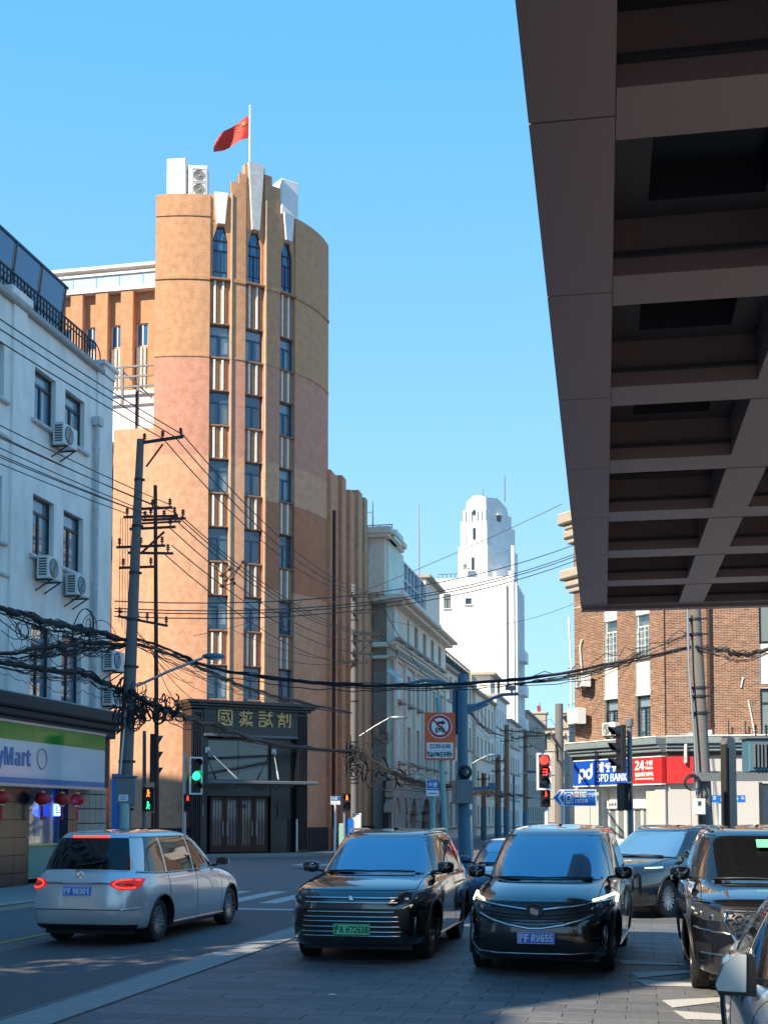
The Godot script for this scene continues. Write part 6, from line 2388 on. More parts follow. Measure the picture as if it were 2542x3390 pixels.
func mpv_spec() -> Dictionary:
	return {"L": [
		[0.20, 0.22, 0.26, 2.40, -2.42, 0.82, 5.2, 5.0],
		[0.24, 0.27, 0.32, 2.52, -2.52, 0.90, 5.0, 5.0],
		[0.44, 0.45, 0.50, 2.59, -2.58, 0.935, 4.8, 5.0],
		[0.66, 0.68, 0.74, 2.58, -2.58, 0.945, 4.6, 5.0],
		[0.82, 0.88, 0.96, 2.50, -2.55, 0.935, 4.2, 5.0],
		[0.93, 0.99, 1.06, 2.32, -2.50, 0.915, 3.8, 5.0],
		[1.035, 1.06, 1.12, 1.98, -2.45, 0.89, 3.5, 5.0],
		[1.10, 1.09, 1.16, 1.62, -2.40, 0.865, 3.4, 4.8],
		[1.38, 1.40, 1.44, 1.08, -2.28, 0.785, 3.8, 4.8],
		[1.645, 1.68, 1.68, 0.48, -2.12, 0.675, 4.2, 4.8],
		[1.735, 1.775, 1.755, 0.10, -1.95, 0.50, 4.0, 4.5],
		[1.77, 1.80, 1.78, -0.55, -1.10, 0.04, 2.0, 2.0]],
		"belt": 7, "zc": -0.75, "wz": [1.55, -1.54], "wr": 0.345, "wx": 0.86, "glass_top": 8.95, "ws": 0.86, "rw": 0.86,
		"side_glass": [[0.88, 0.35, -0.10, -0.15], [-0.18, -0.23, -1.22, -1.22], [-1.30, -1.30, -2.12, -1.95]],
		"chrome_line": [1.0, -2.15, 0.4, -1.98], "doors": [1.0, -0.14, -1.26], "handles": [-0.02, -0.30], "mirror": 0.92,
		"hood0": 4.55, "hood_t": [0.62, 0.88]}

func sedan_spec() -> Dictionary:
	var S := suv_spec()
	S.L = [
		[0.20, 0.20, 0.22, 2.22, -2.22, 0.80, 5.2, 4.6],
		[0.24, 0.25, 0.28, 2.32, -2.30, 0.88, 5.0, 4.6],
		[0.40, 0.42, 0.46, 2.37, -2.36, 0.92, 4.6, 4.6],
		[0.56, 0.60, 0.66, 2.36, -2.36, 0.93, 4.4, 4.6],
		[0.70, 0.76, 0.82, 2.28, -2.34, 0.92, 3.6, 4.6],
		[0.79, 0.84, 0.93, 2.08, -2.28, 0.90, 3.6, 4.6],
		[0.88, 0.90, 1.00, 1.62, -2.10, 0.87, 3.6, 4.6],
		[0.94, 0.93, 1.04, 1.22, -1.90, 0.84, 3.6, 4.4],
		[1.17, 1.17, 1.22, 0.70, -1.55, 0.74, 3.8, 4.4],
		[1.35, 1.37, 1.37, 0.12, -1.15, 0.62, 4.0, 4.4],
		[1.41, 1.43, 1.42, -0.12, -0.98, 0.46, 4.0, 4.0],
		[1.43, 1.445, 1.44, -0.50, -0.70, 0.04, 2.0, 2.0]]
	S.zc = -0.55
	S.wz = [1.44, -1.42]; S.wr = 0.335; S.wx = 0.85
	S.side_glass = [[0.70, 0.05, -0.30, -0.30], [-0.38, -0.38, -1.20, -0.95]]
	S.chrome_line = [0.75, -1.4, 0.05, -1.0]
	S.rails = false
	S.mirror = 0.70
	return S

func place(x: float, d: float, hx: float, hd: float, s := Vector3.ONE) -> Transform3D:
	var z := Vector3(hx, 0, -hd).normalized()
	return Transform3D(Basis(Vector3.UP.cross(z), Vector3.UP, z).scaled_local(s), V(x, 0, d))

func lamp_patch(t: Node3D, S: Dictionary, nm: String, v0: float, v1: float, t0: float, t1: float, m: Material, off := 0.006) -> Array:
	var r := []
	for s in [1.0, -1.0]:
		r.append(part(t, nm, patch(S, v0, v1, t0 * s, t1 * s, 5, 10, off), m))
	return r

func lens(t: Node3D, S: Dictionary, nm: String, prof: Array, m: Material, rear := false, off := 0.008) -> Array:
	var res := []
	for side in [1.0, -1.0]:
		var b := B.new()
		var nx := 12; var ny := 5
		var pts := []; var ns := []
		for i in nx + 1:
			var f: float = float(i) / nx * (prof.size() - 1)
			var k := mini(int(f), prof.size() - 2)
			var g := f - k
			var x := lerpf(prof[k][0], prof[k + 1][0], g)
			var lo := lerpf(prof[k][1], prof[k + 1][1], g); var hi := lerpf(prof[k][2], prof[k + 1][2], g)
			var row := []; var rn := []
			for j in ny + 1:
				var fr := face_frame(S, x * side, lerpf(lo, hi, float(j) / ny), rear, off)
				row.append(fr.origin)
				rn.append(fr.basis.z)
			pts.append(row); ns.append(rn)
		for i in nx:
			for j in ny:
				var nrm: Vector3 = (pts[i + 1][j] - pts[i][j]).cross(pts[i][j + 1] - pts[i][j]).normalized()
				if nrm.dot(ns[i][j]) < 0.0: nrm = -nrm
				b.quadn(pts[i][j], pts[i + 1][j], pts[i + 1][j + 1], pts[i][j + 1], nrm, nrm, nrm, nrm)
		res.append(part(t, nm, b, m))
	return res

func projectors(ls: Array, S: Dictionary, spots: Array, r: float) -> void:
	for k in 2:
		var side := 1.0 if k == 0 else -1.0
		for p in spots:
			var b := B.new()
			b.lathe([Vector2(0.0, 0.016), Vector2(r * 0.7, 0.012), Vector2(r, 0.0)], face_frame(S, p[0] * side, p[1], false, 0.010), 14)
			part(ls[k], "projector", b, mt["chrome_soft"])

func build_cars() -> void:
	var b: B
	# ---- A: black five-seater with the green plate
	var S := suv_spec()
	var t := make_car("black_suv", "black car with a green number plate and slim chrome grille bars", "car", S, mt["paint_black"], place(0.06, 18.75, -0.2, -0.98), mt["alloy_dark"], 5)
	projectors(lens(t, S, "headlight", [[0.60, 0.79, 0.885], [0.75, 0.785, 0.93], [0.90, 0.82, 0.965]], mt["lamp_glass"]), S, [[0.70, 0.835], [0.80, 0.85]], 0.035)
	b = B.new()
	for y in [0.80, 0.86]:
		face_line(b, S, -0.60, 0.60, y, y, 0.012, 0.012, 16)
	part(t, "upper_grille", b, mt["chrome"])
	part(t, "grille_back", patch(S, 2.05, 3.25, -0.50, 0.50, 6, 14, 0.003), mt["black_plastic"])
	for i in 6:
		b = B.new()
		var y := 0.38 + i * 0.062
		var hw := 0.64 - absf(i - 1.0) * 0.012 if i < 5 else 0.56
		face_line(b, S, -hw, hw, y, y, 0.009, 0.014, 18)
		part(t, "grille_bar", b, mt["chrome"])
	for s in [1.0, -1.0]:
		b = B.new()
		b.add(patch(S, 2.0, 3.1, 0.72 * s, 0.90 * s, 4, 4, 0.004), Transform3D())
		part(t, "air_curtain", b, mt["black_plastic"])
		b = B.new()
		face_line(b, S, 0.78 * s, 0.80 * s, 0.36, 0.62, 0.008, 0.012, 5)
		part(t, "trim_blade", b, mt["chrome_soft"])
	b = B.new()
	b.lathe([Vector2(0.0, 0.02), Vector2(0.032, 0.018), Vector2(0.045, 0.0)], face_frame(S, 0, 0.835, false, 0.012) * Transform3D(Basis.from_scale(Vector3(0.9, 1.25, 1.0)), Vector3.ZERO), 18)
	part(t, "badge", b, mt["chrome"])
	plate(t, S, 0.02, 0.475, "hu", "A|H72638", 0.48, mt["plate_green"], mt["sign_black"])
	# ---- B: dark grey people carrier
	S = mpv_spec()
	S.ws_mat = mt["windscreen"]
	t = make_car("grey_people_carrier", "dark grey people carrier with winged chrome grille and lit yellowish lamps", "car", S, mt["paint_grey"], place(2.38, 17.58, -0.235, -0.97), mt["alloy"], 7)
	projectors(lens(t, S, "headlight", [[0.54, 0.785, 0.845], [0.72, 0.77, 0.90], [0.88, 0.80, 0.955]], mt["lamp_glass"]), S, [[0.66, 0.81], [0.75, 0.825], [0.83, 0.84]], 0.028)
	for s in [1.0, -1.0]:
		b = B.new()
		var dp := []
		for q in [[0.66, 0.895], [0.76, 0.915], [0.86, 0.945], [0.885, 0.92], [0.885, 0.86]]:
			dp.append(face_frame(S, q[0] * s, q[1], false, 0.014).origin)
		b.tube(dp, 0.016, 6)
		part(t, "running_light", b, mt["drl"])
	part(t, "grille_back", patch(S, 3.15, 4.35, -0.50, 0.50, 6, 16, 0.004), mt["black_plastic"])
	part(t, "grille_back", patch(S, 4.42, 4.62, -0.40, 0.40, 3, 14, 0.004), mt["black_plastic"])
	b = B.new()
	face_line(b, S, -0.82, -0.10, 0.885, 0.80, 0.013, 0.014, 12)
	part(t, "chrome_wing", b, mt["chrome"])
	b = B.new()
	face_line(b, S, 0.10, 0.82, 0.80, 0.885, 0.013, 0.014, 12)
	part(t, "chrome_wing", b, mt["chrome"])
	b = B.new()
	face_line(b, S, -0.66, 0.66, 0.745, 0.745, 0.014, 0.016, 20, false, -0.155)
	part(t, "chrome_wing", b, mt["chrome"])
	for i in 4:
		b = B.new()
		var y := 0.79 - i * 0.042
		face_line(b, S, -0.62 + i * 0.06, 0.62 - i * 0.06, y, y, 0.009, 0.008, 16, false, -0.045)
		part(t, "grille_bar", b, mt["alloy_dark"])
	b = B.new()
	for i in 7:
		face_line(b, S, -0.42 + i * 0.13, -0.36 + i * 0.13, 0.895, 0.895, 0.006, 0.008, 3)
	part(t, "upper_grille", b, mt["chrome_soft"])
	var ff := face_frame(S, 0, 0.78, false, 0.02)
	b = B.new()
	var ring := []
	for i in 25:
		ring.append(ff * Vector3(cos(TAU * i / 24) * 0.082, sin(TAU * i / 24) * 0.082, 0.02))
	b.tube(ring, 0.012, 6)
	b.lathe([Vector2(0.0, 0.012), Vector2(0.078, 0.012), Vector2(0.085, 0.0)], ff, 20)
	var em := part(t, "badge_ring", b, mt["alloy_dark"])
	b = B.new()
	for i in 3:
		b.poly(PackedVector2Array([Vector2(-0.05 + i * 0.032, 0.035 - i * 0.01), Vector2(-0.015 + i * 0.032, 0.045 - i * 0.01), Vector2(-0.018 + i * 0.032, -0.012 - i * 0.01), Vector2(-0.034 + i * 0.03, -0.042 - i * 0.004), Vector2(-0.05 + i * 0.032, -0.01 - i * 0.01)]), 0.012, 0.022 + i * 0.004, ff)
	part(em, "shield_emblem", b, mt["chrome_soft"])
	plate(t, S, 0.02, 0.485, "hu", "F|RV655", 0.44, mt["plate_blue"], mt["white_paint"])
	b = B.new()
	face_line(b, S, -0.68, 0.68, 0.31, 0.31, 0.010, 0.012, 18, false, -0.015)
	face_line(b, S, -0.80, -0.68, 0.40, 0.31, 0.008, 0.012, 5)
	face_line(b, S, 0.68, 0.80, 0.31, 0.40, 0.008, 0.012, 5)
	part(t, "lower_trim", b, mt["chrome_soft"])
	part(t, "lower_grille", patch(S, 1.35, 1.95, -0.62, 0.62, 4, 14, 0.004), mt["black_plastic"])
	for s in [1.0, -1.0]:
		b = B.new()
		var fp := []
		for i in 17:
			var fr := face_frame(S, s * 0.80, 0.50, false, 0.006)
			fp.append(fr * Vector3(cos(TAU * i / 16) * 0.04, sin(TAU * i / 16) * 0.10, 0.0))
		b.tube(fp, 0.008, 5)
		part(t, "fog_lamp_ring", b, mt["chrome_soft"])
	# ---- S: silver people carrier driving away
	S = mpv_spec()
	S.rear_mat = mt["auto_glass_dark"]
	S.side_mat = mt["auto_glass"]
	S.rw = 0.66
	S.side_glass = [[0.88, 0.35, -0.10, -0.15], [-0.18, -0.23, -1.22, -1.22], [-1.30, -1.30, -1.98, -1.72]]
	t = make_car("silver_people_carrier", "silver people carrier seen from behind with red tail lights", "car", S, mt["paint_silver"], place(-3.90, 21.2, 0.2185, 0.976, Vector3(0.97, 0.95, 1.03)), mt["alloy"], 9)
	lens(t, S, "tail_light", [[0.50, 0.955, 1.00], [0.60, 0.90, 1.035], [0.72, 0.875, 1.05], [0.83, 0.89, 1.05], [0.868, 0.93, 1.035]], mt["tail_red"], true)
	for s in [1.0, -1.0]:
		part(t, "tail_light_strip", patch(S, 4.02, 4.14, (PI - 0.26) * s, (PI - 0.75) * s, 2, 8, 0.016), mt["lamp_glass"])
	for s in [1.0, -1.0]:
		b = B.new()
		var cp2 := []
		for q in [[0.84, 1.02], [0.72, 1.03], [0.60, 1.01], [0.56, 0.965], [0.62, 0.915], [0.72, 0.90], [0.82, 0.91]]:
			cp2.append(face_frame(S, q[0] * s, q[1], true, 0.012).origin)
		b.tube(cp2, 0.010, 5)
		part(t, "tail_light_ring", b, mt["lamp_red"])
	b = B.new()
	face_line(b, S, -0.52, 0.52, 0.985, 0.985, 0.020, 0.008, 18, true)
	part(t, "tailgate_bar", b, mt["chrome"])
	b = B.new()
	b.lathe([Vector2(0.0, 0.02), Vector2(0.055, 0.018), Vector2(0.072, 0.0)], face_frame(S, 0, 1.09, true, 0.006), 20)
	part(t, "badge", b, mt["chrome"])
	plate(t, S, 0.0, 0.86, "hu", "F|90301", 0.44, mt["plate_blue"], mt["white_paint"], true)
	b = B.new()
	for i in 19:
		var x := lerpf(-0.28, 0.28, i / 18.0)
		var p8: Array = ease_levels(S.L, 7, 9.06)
		var tt = PI - asin(pow(absf(x) / p8[5], p8[7] / 2.0))
		b.box(skin(S, 9.06, tt * (1.0 if x >= 0 else -1.0)) + Vector3(0, 0.0, -0.012), Vector3(0.032, 0.022, 0.03))
	part(t, "brake_light", b, mt["lamp_red"])
	b = B.new()
	var last := Vector3.ZERO
	for q in [[2.9, 0.86], [2.62, 0.80], [2.56, 0.4], [2.56, 0.0]]:
		for s in [1.0]:
			pass
	face_line(b, S, -0.74, 0.74, 0.575, 0.575, 0.007, 0.001, 18, true)
	part(t, "tailgate_seam", b, mt["seam"])
	b = B.new()
	face_line(b, S, -0.86, -0.68, 0.60, 0.575, 0.010, 0.008, 5, true)
	face_line(b, S, 0.68, 0.86, 0.575, 0.60, 0.010, 0.008, 5, true)
	part(t, "bumper_trim", b, mt["chrome"])
	part(t, "rear_skirt", patch(S, 0.2, 1.25, PI - 0.9, PI + 0.9, 4, 14, 0.006), mt["black_plastic"])
	b = B.new()
	var wp := skin(S, 7.55, PI) + Vector3(0, 0, -0.03)
	b.tube([wp + Vector3(-0.36, 0.02, 0.0), wp + Vector3(-0.1, -0.03, -0.01), wp + Vector3(0.12, -0.06, -0.02), wp + Vector3(0.1, -0.12, -0.02)], 0.014, 5)
	part(t, "rear_wiper", b, mt["black_plastic"])
	# ---- C: dark estate car behind
	S = suv_spec()
	t = make_car("dark_blue_suv", "dark car with bright rim standing behind, between the two larger cars", "car", S, mt["paint_black"], place(5.62, 25.6, -0.66, -0.75), mt["alloy"], 9)
	lamp_patch(t, S, "headlight", 4.0, 4.75, 0.60, 1.05, mt["lamp_glass"])
	for s in [1.0, -1.0]:
		b = B.new()
		var q2 := []
		for i in 9:
			var tt = lerpf(0.64, 1.0, i / 8.0) * s
			q2.append(skin(S, 4.62, tt) + skin_n(S, 4.62, tt) * 0.012)
		b.tube(q2, 0.012, 5)
		part(t, "running_light", b, mt["led_cyan"])
	part(t, "grille_back", patch(S, 3.2, 4.4, -0.42, 0.42, 5, 12, 0.004), mt["black_plastic"])
	# ---- D: large black car at the right edge
	S = suv_spec()
	for k in S.L.size():
		var l: Array = S.L[k]
		if k >= 3:
			for q in 3: l[q] *= 1.045
		l[3] = l[3] * 1.02
		l[6] = 5.0 if k < 6 else l[6]
	S.ws_mat = mt["auto_glass_dark"]
	t = make_car("black_luxury_suv", "big black car with chrome mesh grille, cut by the picture's right edge", "car", S, mt["paint_black"], place(4.58, 15.5, -0.2, -0.98), mt["alloy_dark"], 7)
	projectors(lens(t, S, "headlight", [[0.60, 0.82, 0.90], [0.75, 0.82, 0.96], [0.91, 0.86, 1.01]], mt["lamp_glass"]), S, [[0.70, 0.86], [0.80, 0.89]], 0.035)
	b = B.new()
	for s in [1.0, -1.0]:
		var q3 := []
		for i in 9:
			var tt = lerpf(0.53, 0.98, i / 8.0) * s
			q3.append(skin(S, 4.74, tt) + skin_n(S, 4.74, tt) * 0.012)
		b.tube(q3, 0.010, 5)
	part(t, "lamp_brow", b, mt["chrome_soft"])
	part(t, "grille_back", patch(S, 2.9, 4.55, -0.34, 0.34, 6, 14, 0.004), mt["black_plastic"])
	b = B.new()
	var o8 := [[-0.56, 0.93], [0.56, 0.93], [0.58, 0.82], [0.44, 0.58], [-0.44, 0.58], [-0.58, 0.82], [-0.56, 0.93]]
	for i in 6:
		face_line(b, S, o8[i][0], o8[i + 1][0], o8[i][1], o8[i + 1][1], 0.018, 0.014, 8)
	part(t, "grille_frame", b, mt["chrome"])
	b = B.new()
	for i in 13:
		for j in 5:
			var x := -0.52 + i * 0.085
			var y := 0.64 + j * 0.062 + (0.031 if i % 2 else 0.0)
			if absf(x) > 0.42 + (y - 0.58) * 0.42 or y > 0.91: continue
			var fr := face_frame(S, x, y, false, 0.014)
			for q in [[-0.042, 0.0, -0.016, 0.026], [-0.016, 0.026, 0.016, 0.026], [0.016, 0.026, 0.042, 0.0], [-0.042, 0.0, -0.016, -0.026], [0.016, -0.026, 0.042, 0.0]]:
				b.bar(fr * Vector3(q[0], q[1], 0), fr * Vector3(q[2], q[3], 0), 0.009, 0.012)
	part(t, "grille_mesh", b, mt["chrome"])
	b = B.new()
	for s in [1.0, -1.0]:
		face_line(b, S, 0.50 * s, 0.86 * s, 0.70, 0.73, 0.012, 0.010, 8)
		face_line(b, S, 0.56 * s, 0.80 * s, 0.48, 0.48, 0.010, 0.010, 6)
	part(t, "bumper_blade", b, mt["chrome_soft"])
	for s in [1.0, -1.0]:
		part(t, "fog_lamp", patch(S, 1.75, 2.05, 0.50 * s, 0.78 * s, 3, 6, 0.010), mt["chrome_soft"])
		part(t, "lower_intake", patch(S, 1.6, 2.5, 0.48 * s, 0.84 * s, 3, 6, 0.004), mt["black_plastic"])
	# green windscreen label and mirror inside the glass
	b = B.new()
	b.quad(Vector3(-0.10, 1.53, 0.62), Vector3(0.12, 1.53, 0.62), Vector3(0.12, 1.62, 0.48), Vector3(-0.10, 1.62, 0.48), Vector3(0, 0.5, 1))
	part(t, "windscreen_label", b, mt["plate_green"], Transform3D(Basis(), Vector3(0, 0.02, 0.08)))
	# ---- E: white car in the bottom corner
	S = sedan_spec()
	S.side_mat = mt["auto_glass_dark"]
	S.mirror_mat = mt["paint_white"]
	S.mirror_size = Vector3(0.095, 0.11, 0.11)
	S.wedge_mirror = true
	S.hood0 = 4.4
	t = make_car("white_car", "white car with its mirror in the bottom right corner", "car", S, mt["paint_white"], place(3.10, 7.85, -0.2, -0.98), mt["alloy_dark"], 5)
	lamp_patch(t, S, "headlight", 3.9, 4.8, 0.66, 1.02, mt["lamp_glass"])
	b = B.new()
	var sk := skin(S, 5.2, -1.42)
	b.box(sk + Vector3(-0.01, -0.02, 0), Vector3(0.02, 0.05, 0.10))
	part(t, "side_repeater", b, mt["black_plastic"])
	# ---- F: blue saloon behind, between the two front cars
	S = sedan_spec()
	t = make_car("blue_saloon", "dark blue saloon half hidden behind the grey people carrier", "car", S, mt["paint_navy"], place(2.72, 26.6, -0.2, -0.98), mt["alloy_dark"], 7)
	lamp_patch(t, S, "headlight", 3.9, 4.8, 0.62, 1.02, mt["lamp_glass"])

# ---------------------------------------------------------------- street furniture
# a frame whose origin is the place of the photograph at that depth, facing the viewer
func here(px, py, d, turn := 0.0) -> Transform3D:
	return Transform3D(Basis(Vector3.UP, turn), at(px, py, d))

func foot(px, d) -> Vector3:
	var p := at(px, 2700, d)
	return Vector3(p.x, 0, p.z)

func insulator(b: B, p: Vector3, h := 0.22) -> void:
	b.cone(p, p + Vector3(0, h, 0), 0.02, 0.02, 6)
	for k in 3:
		b.cone(p + Vector3(0, h * (0.35 + 0.22 * k), 0), p + Vector3(0, h * (0.45 + 0.22 * k), 0), 0.055, 0.04, 8)

func crossarm(t: Node3D, x0, y0, x1, y1, d, n := 3, w := 0.07) -> void:
	var b := B.new()
	var p := at(x0, y0, d); var q := at(x1, y1, d)
	b.bar(p, q, w, w)
	part(t, "crossarm", b, mt["iron"])
	for i in n:
		b = B.new()
		insulator(b, p.lerp(q, (i + 0.15) / maxf(n - 0.7, 1.0)) + Vector3(0, 0.02, 0))
		part(t, "insulator", b, mt["rust_pipe"])

func pole_rings(t: Node3D, a: Vector3, b_: Vector3, r0: float, r1: float, n: int) -> void:
	for i in n:
		var f := (i + 0.7) / (n + 0.6)
		var p := a.lerp(b_, f); var r := lerpf(r0, r1, f) + 0.012
		var b := B.new()
		b.cone(p, p + Vector3(0, 0.07, 0), r, r, 14)
		b.box(p + Vector3(r, 0.035, 0), Vector3(0.09, 0.06, 0.05))
		part(t, "clamp", b, mt["iron"])

# a signal head: housing, visors, lenses; z towards the viewer
func signal_head(t: Node3D, f: Transform3D, w: float, h: float, lamps: Array, border := false, visor := 0.25) -> void:
	var hd := Node3D.new()
	hd.name = "signal_head"
	t.add_child(hd, true)
	hd.transform = f
	var b := B.new()
	b.bev(-w / 2, w / 2, -h / 2, h / 2, -0.16, 0.0, 0.02)
	part(hd, "housing", b, mt["black_plastic"])
	if border:
		part(hd, "border", B_frame(-w / 2 - 0.05, w / 2 + 0.05, -h / 2 - 0.05, h / 2 + 0.05, 0.0, 0.07), mt["white_paint"])
	var n := lamps.size()
	for i in n:
		var y := h / 2 - (i + 0.5) * h / n
		var r := minf(w, h / n) * 0.40
		b = B.new()
		b.lathe([Vector2(0.0, 0.022), Vector2(r * 0.6, 0.018), Vector2(r, 0.004)], Transform3D(Basis(), Vector3(0, y, 0)), 20)
		part(hd, "lens", b, mt[lamps[i]] if lamps[i] in mt and not (lamps[i] in ["man_red", "man_green", "man_amber"]) else mt["sign_black"])
		if visor > 0.0:
			b = B.new()
			for k in 12:
				var a0 := lerpf(-0.15, PI + 0.15, k / 12.0); var a1 := lerpf(-0.15, PI + 0.15, (k + 1) / 12.0)
				b.quad(Vector3(cos(a0) * r * 1.12, y + sin(a0) * r * 1.12, 0), Vector3(cos(a1) * r * 1.12, y + sin(a1) * r * 1.12, 0), Vector3(cos(a1) * r * 1.15, y + sin(a1) * r * 1.15, visor * (0.45 + 0.55 * sin(clampf(a1, 0, PI)))), Vector3(cos(a0) * r * 1.15, y + sin(a0) * r * 1.15, visor * (0.45 + 0.55 * sin(clampf(a0, 0, PI)))), Vector3(cos(a0), sin(a0), 0))
			part(hd, "visor", b, mt["black_plastic"])
		if lamps[i].begins_with("man_"):
			b = B.new()
			b.ball(Vector3(0, y + r * 0.62, 0.03), Vector3.ONE * r * 0.20, 8)
			b.bar(Vector3(0, y + r * 0.4, 0.03), Vector3(0, y - r * 0.1, 0.03), r * 0.34, 0.02, Vector3(0, 0, 1))
			b.bar(Vector3(-r * 0.05, y - r * 0.1, 0.03), Vector3(-r * 0.28, y - r * 0.75, 0.03), r * 0.18, 0.02, Vector3(0, 0, 1))
			b.bar(Vector3(r * 0.05, y - r * 0.1, 0.03), Vector3(r * 0.25, y - r * 0.75, 0.03), r * 0.18, 0.02, Vector3(0, 0, 1))
			b.bar(Vector3(r * 0.1, y + r * 0.35, 0.03), Vector3(r * 0.38, y - r * 0.1, 0.03), r * 0.13, 0.02, Vector3(0, 0, 1))
			part(hd, "lit_figure", b, mt["lamp_" + lamps[i].substr(4)])
		elif lamps[i] in ["lamp_red", "lamp_green", "lamp_amber"]:
			var l := OmniLight3D.new()
			l.name = "signal_lamp"
			l.light_color = {"lamp_red": Color(1, 0.1, 0.05), "lamp_green": Color(0.1, 1, 0.4), "lamp_amber": Color(1, 0.5, 0.1)}[lamps[i]]
			l.light_energy = 0.10
			l.light_size = r
			l.omni_range = 6.0
			l.omni_attenuation = 2.0
			l.shadow_enabled = true
			l.position = Vector3(0, y, 0.06)
			hd.add_child(l)

func street_lamp_arm(t: Node3D, x0, y0, x1, y1, d, m: Material, head := 0.42) -> void:
	var p := at(x0, y0, d); var q := at(x1, y1, d)
	var b := B.new()
	b.tube([p, p.lerp(q, 0.5) + Vector3(0, 0.03, 0), q], 0.035, 8)
	part(t, "lamp_arm", b, mt["galv"])
	b = B.new()
	var e := (q - p).normalized()
	var c := q + Vector3(head * 0.5, 0.04, 0.0)
	b.ball(c, Vector3(head * 0.55, 0.085, 0.15), 14)
	var hd := part(t, "lamp_head", b, m)
	b = B.new()
	b.ball(c + Vector3(0.04, -0.03, 0), Vector3(head * 0.36, 0.075, 0.11), 12)
	part(hd, "lamp_glass", b, mt["frame_white"])

func build_street_furniture() -> void:
	var b: B
	var t: Node3D
	# ---- left utility pole
	var d := 32.0
	var base := foot(402, d)
	var top := at(466, 1455, d)
	t = thing("utility_pole", "tall tapering concrete utility pole with many crossarms beside the shop", "utility pole", Transform3D())
	b = B.new()
	b.cone(base, top, 0.215, 0.09, 18)
	part(t, "pole", b, mt["pole_concrete"])
	pole_rings(t, base, top, 0.215, 0.09, 9)
	crossarm(t, 470, 1466, 608, 1445, d, 3)
	b = B.new()
	b.bar(at(540, 1470, d), at(485, 1545, d), 0.04)
	part(t, "brace", b, mt["rust_pipe"])
	for a in [[440, 1686, 572, 1680, 3], [410, 1712, 590, 1708, 3], [472, 1722, 616, 1716, 3], [430, 1752, 582, 1744, 2], [386, 1812, 548, 1806, 3], [424, 1830, 574, 1832, 2], [395, 1880, 514, 1876, 2], [392, 2040, 428, 2048, 1], [452, 2052, 556, 2072, 4]]:
		crossarm(t, a[0], a[1], a[2], a[3], d + 0.22, a[4], 0.06)
	b = B.new()
	b.bar(at(545, 1760, d), at(470, 1830, d), 0.05)
	part(t, "brace", b, mt["iron"])
	street_lamp_arm(t, 452, 2272, 672, 2178, d - 0.2, mt["pole_blue"], 0.55)
	# switch box and lower pipe
	b = B.new()
	var bx := here(413, 2666, 31.5, 0.1)
	b.bev(-0.27, 0.27, 0.0, 0.70, -0.2, 0.12, 0.02)
	b.bev(-0.30, 0.30, 0.68, 0.73, -0.24, 0.16, 0.02)
	var sbx := thing("switch_box", "grey switch box with a pale label strapped to the pole", "box", bx)
	part(sbx, "casing", b, mt["steel_grey"])
	ub(sbx, "label", mt["sign_white"], -0.13, 0.10, 0.10, 0.26, 0.12, 0.126)
	b = B.new()
	for i in 3:
		b.span(-0.10, 0.06, 0.13 + i * 0.04, 0.145 + i * 0.04, 0.126, 0.129)
	part(sbx, "writing", b, mt["sign_blue"])
	b = B.new()
	b.cone(foot(412, 31.4), at(412, 2660, 31.4), 0.13, 0.13, 12)
	part(t, "pole_sleeve", b, mt["pole_mint"])
	b = B.new()
	b.cone(at(392, 2640, 31.7), at(418, 2330, 31.8), 0.035, 0.035, 8)
	part(t, "conduit", b, mt["galv"])
	# thin rusty steel pole behind it
	t = thing("steel_pole", "thin rusty steel pole standing just right of the concrete utility pole", "pole", Transform3D())
	b = B.new()
	b.cone(foot(524, 34.0), at(515, 1607, 34.0), 0.065, 0.05, 10)
	part(t, "pole", b, mt["rust_pipe"])
	crossarm(t, 450, 1734, 600, 1726, 33.9, 2, 0.05)
	# ---- signal seen from its side
	d = 36.0
	t = thing("traffic_signal", "black traffic signal turned away, with amber and green walking figures below", "traffic light", Transform3D())
	b = B.new()
	b.cone(foot(480, d), at(479, 2420, d), 0.06, 0.05, 10)
	part(t, "pole", b, mt["steel_grey"])
	signal_head(t, here(516, 2510, d, 1.75), 0.42, 1.36, ["sign_black", "sign_black", "sign_black"], false, 0.22)
	signal_head(t, here(491, 2646, d - 0.15, 0.15), 0.34, 0.68, ["man_amber", "man_green"], false, 0.16)
	b = B.new()
	b.cone(foot(507, d + 0.4), at(507, 2690, d + 0.4), 0.05, 0.05, 10)
	solo("short_post", b, mt["rust_pipe"], "short brown post beside the walking-figure signal", "post")
	# ---- signal with the green arrow before the tower
	d = 57.5
	t = thing("traffic_signal", "traffic signal with a lit green sign and red walking figure before the tower", "traffic light", Transform3D())
	b = B.new()
	b.cone(foot(611, d), at(613, 2492, d), 0.10, 0.08, 10)
	part(t, "pole", b, mt["galv"])
	signal_head(t, here(650, 2568, d - 0.2, 0.45), 0.50, 1.6, ["sign_black", "lamp_green", "sign_black"], true, 0.4)
	signal_head(t, here(622, 2657, d - 0.2, 0.1), 0.36, 0.80, ["man_red", "sign_black"], false, 0.2)
	# ---- utility pole at the tower's side street front
	d = 64.0
	t = thing("utility_pole", "concrete utility pole with stacked crossarms in front of the tower's right wing", "utility pole", Transform3D())
	base = foot(1172, d)
	top = at(1172, 1935, d)
	b = B.new()
	b.cone(base, top, 0.21, 0.14, 16)
	part(t, "pole", b, mt["pole_concrete"])
	pole_rings(t, base, top, 0.21, 0.14, 6)
	for a in [[1159, 1975, 1255, 1975, 3], [1164, 2029, 1237, 2027, 2], [1164, 2100, 1272, 2100, 4], [1164, 2123, 1254, 2120, 3], [1162, 2163, 1237, 2165, 2], [1130, 2193, 1219, 2193, 3]]:
		crossarm(t, a[0], a[1], a[2], a[3], d - 0.25, a[4], 0.09)
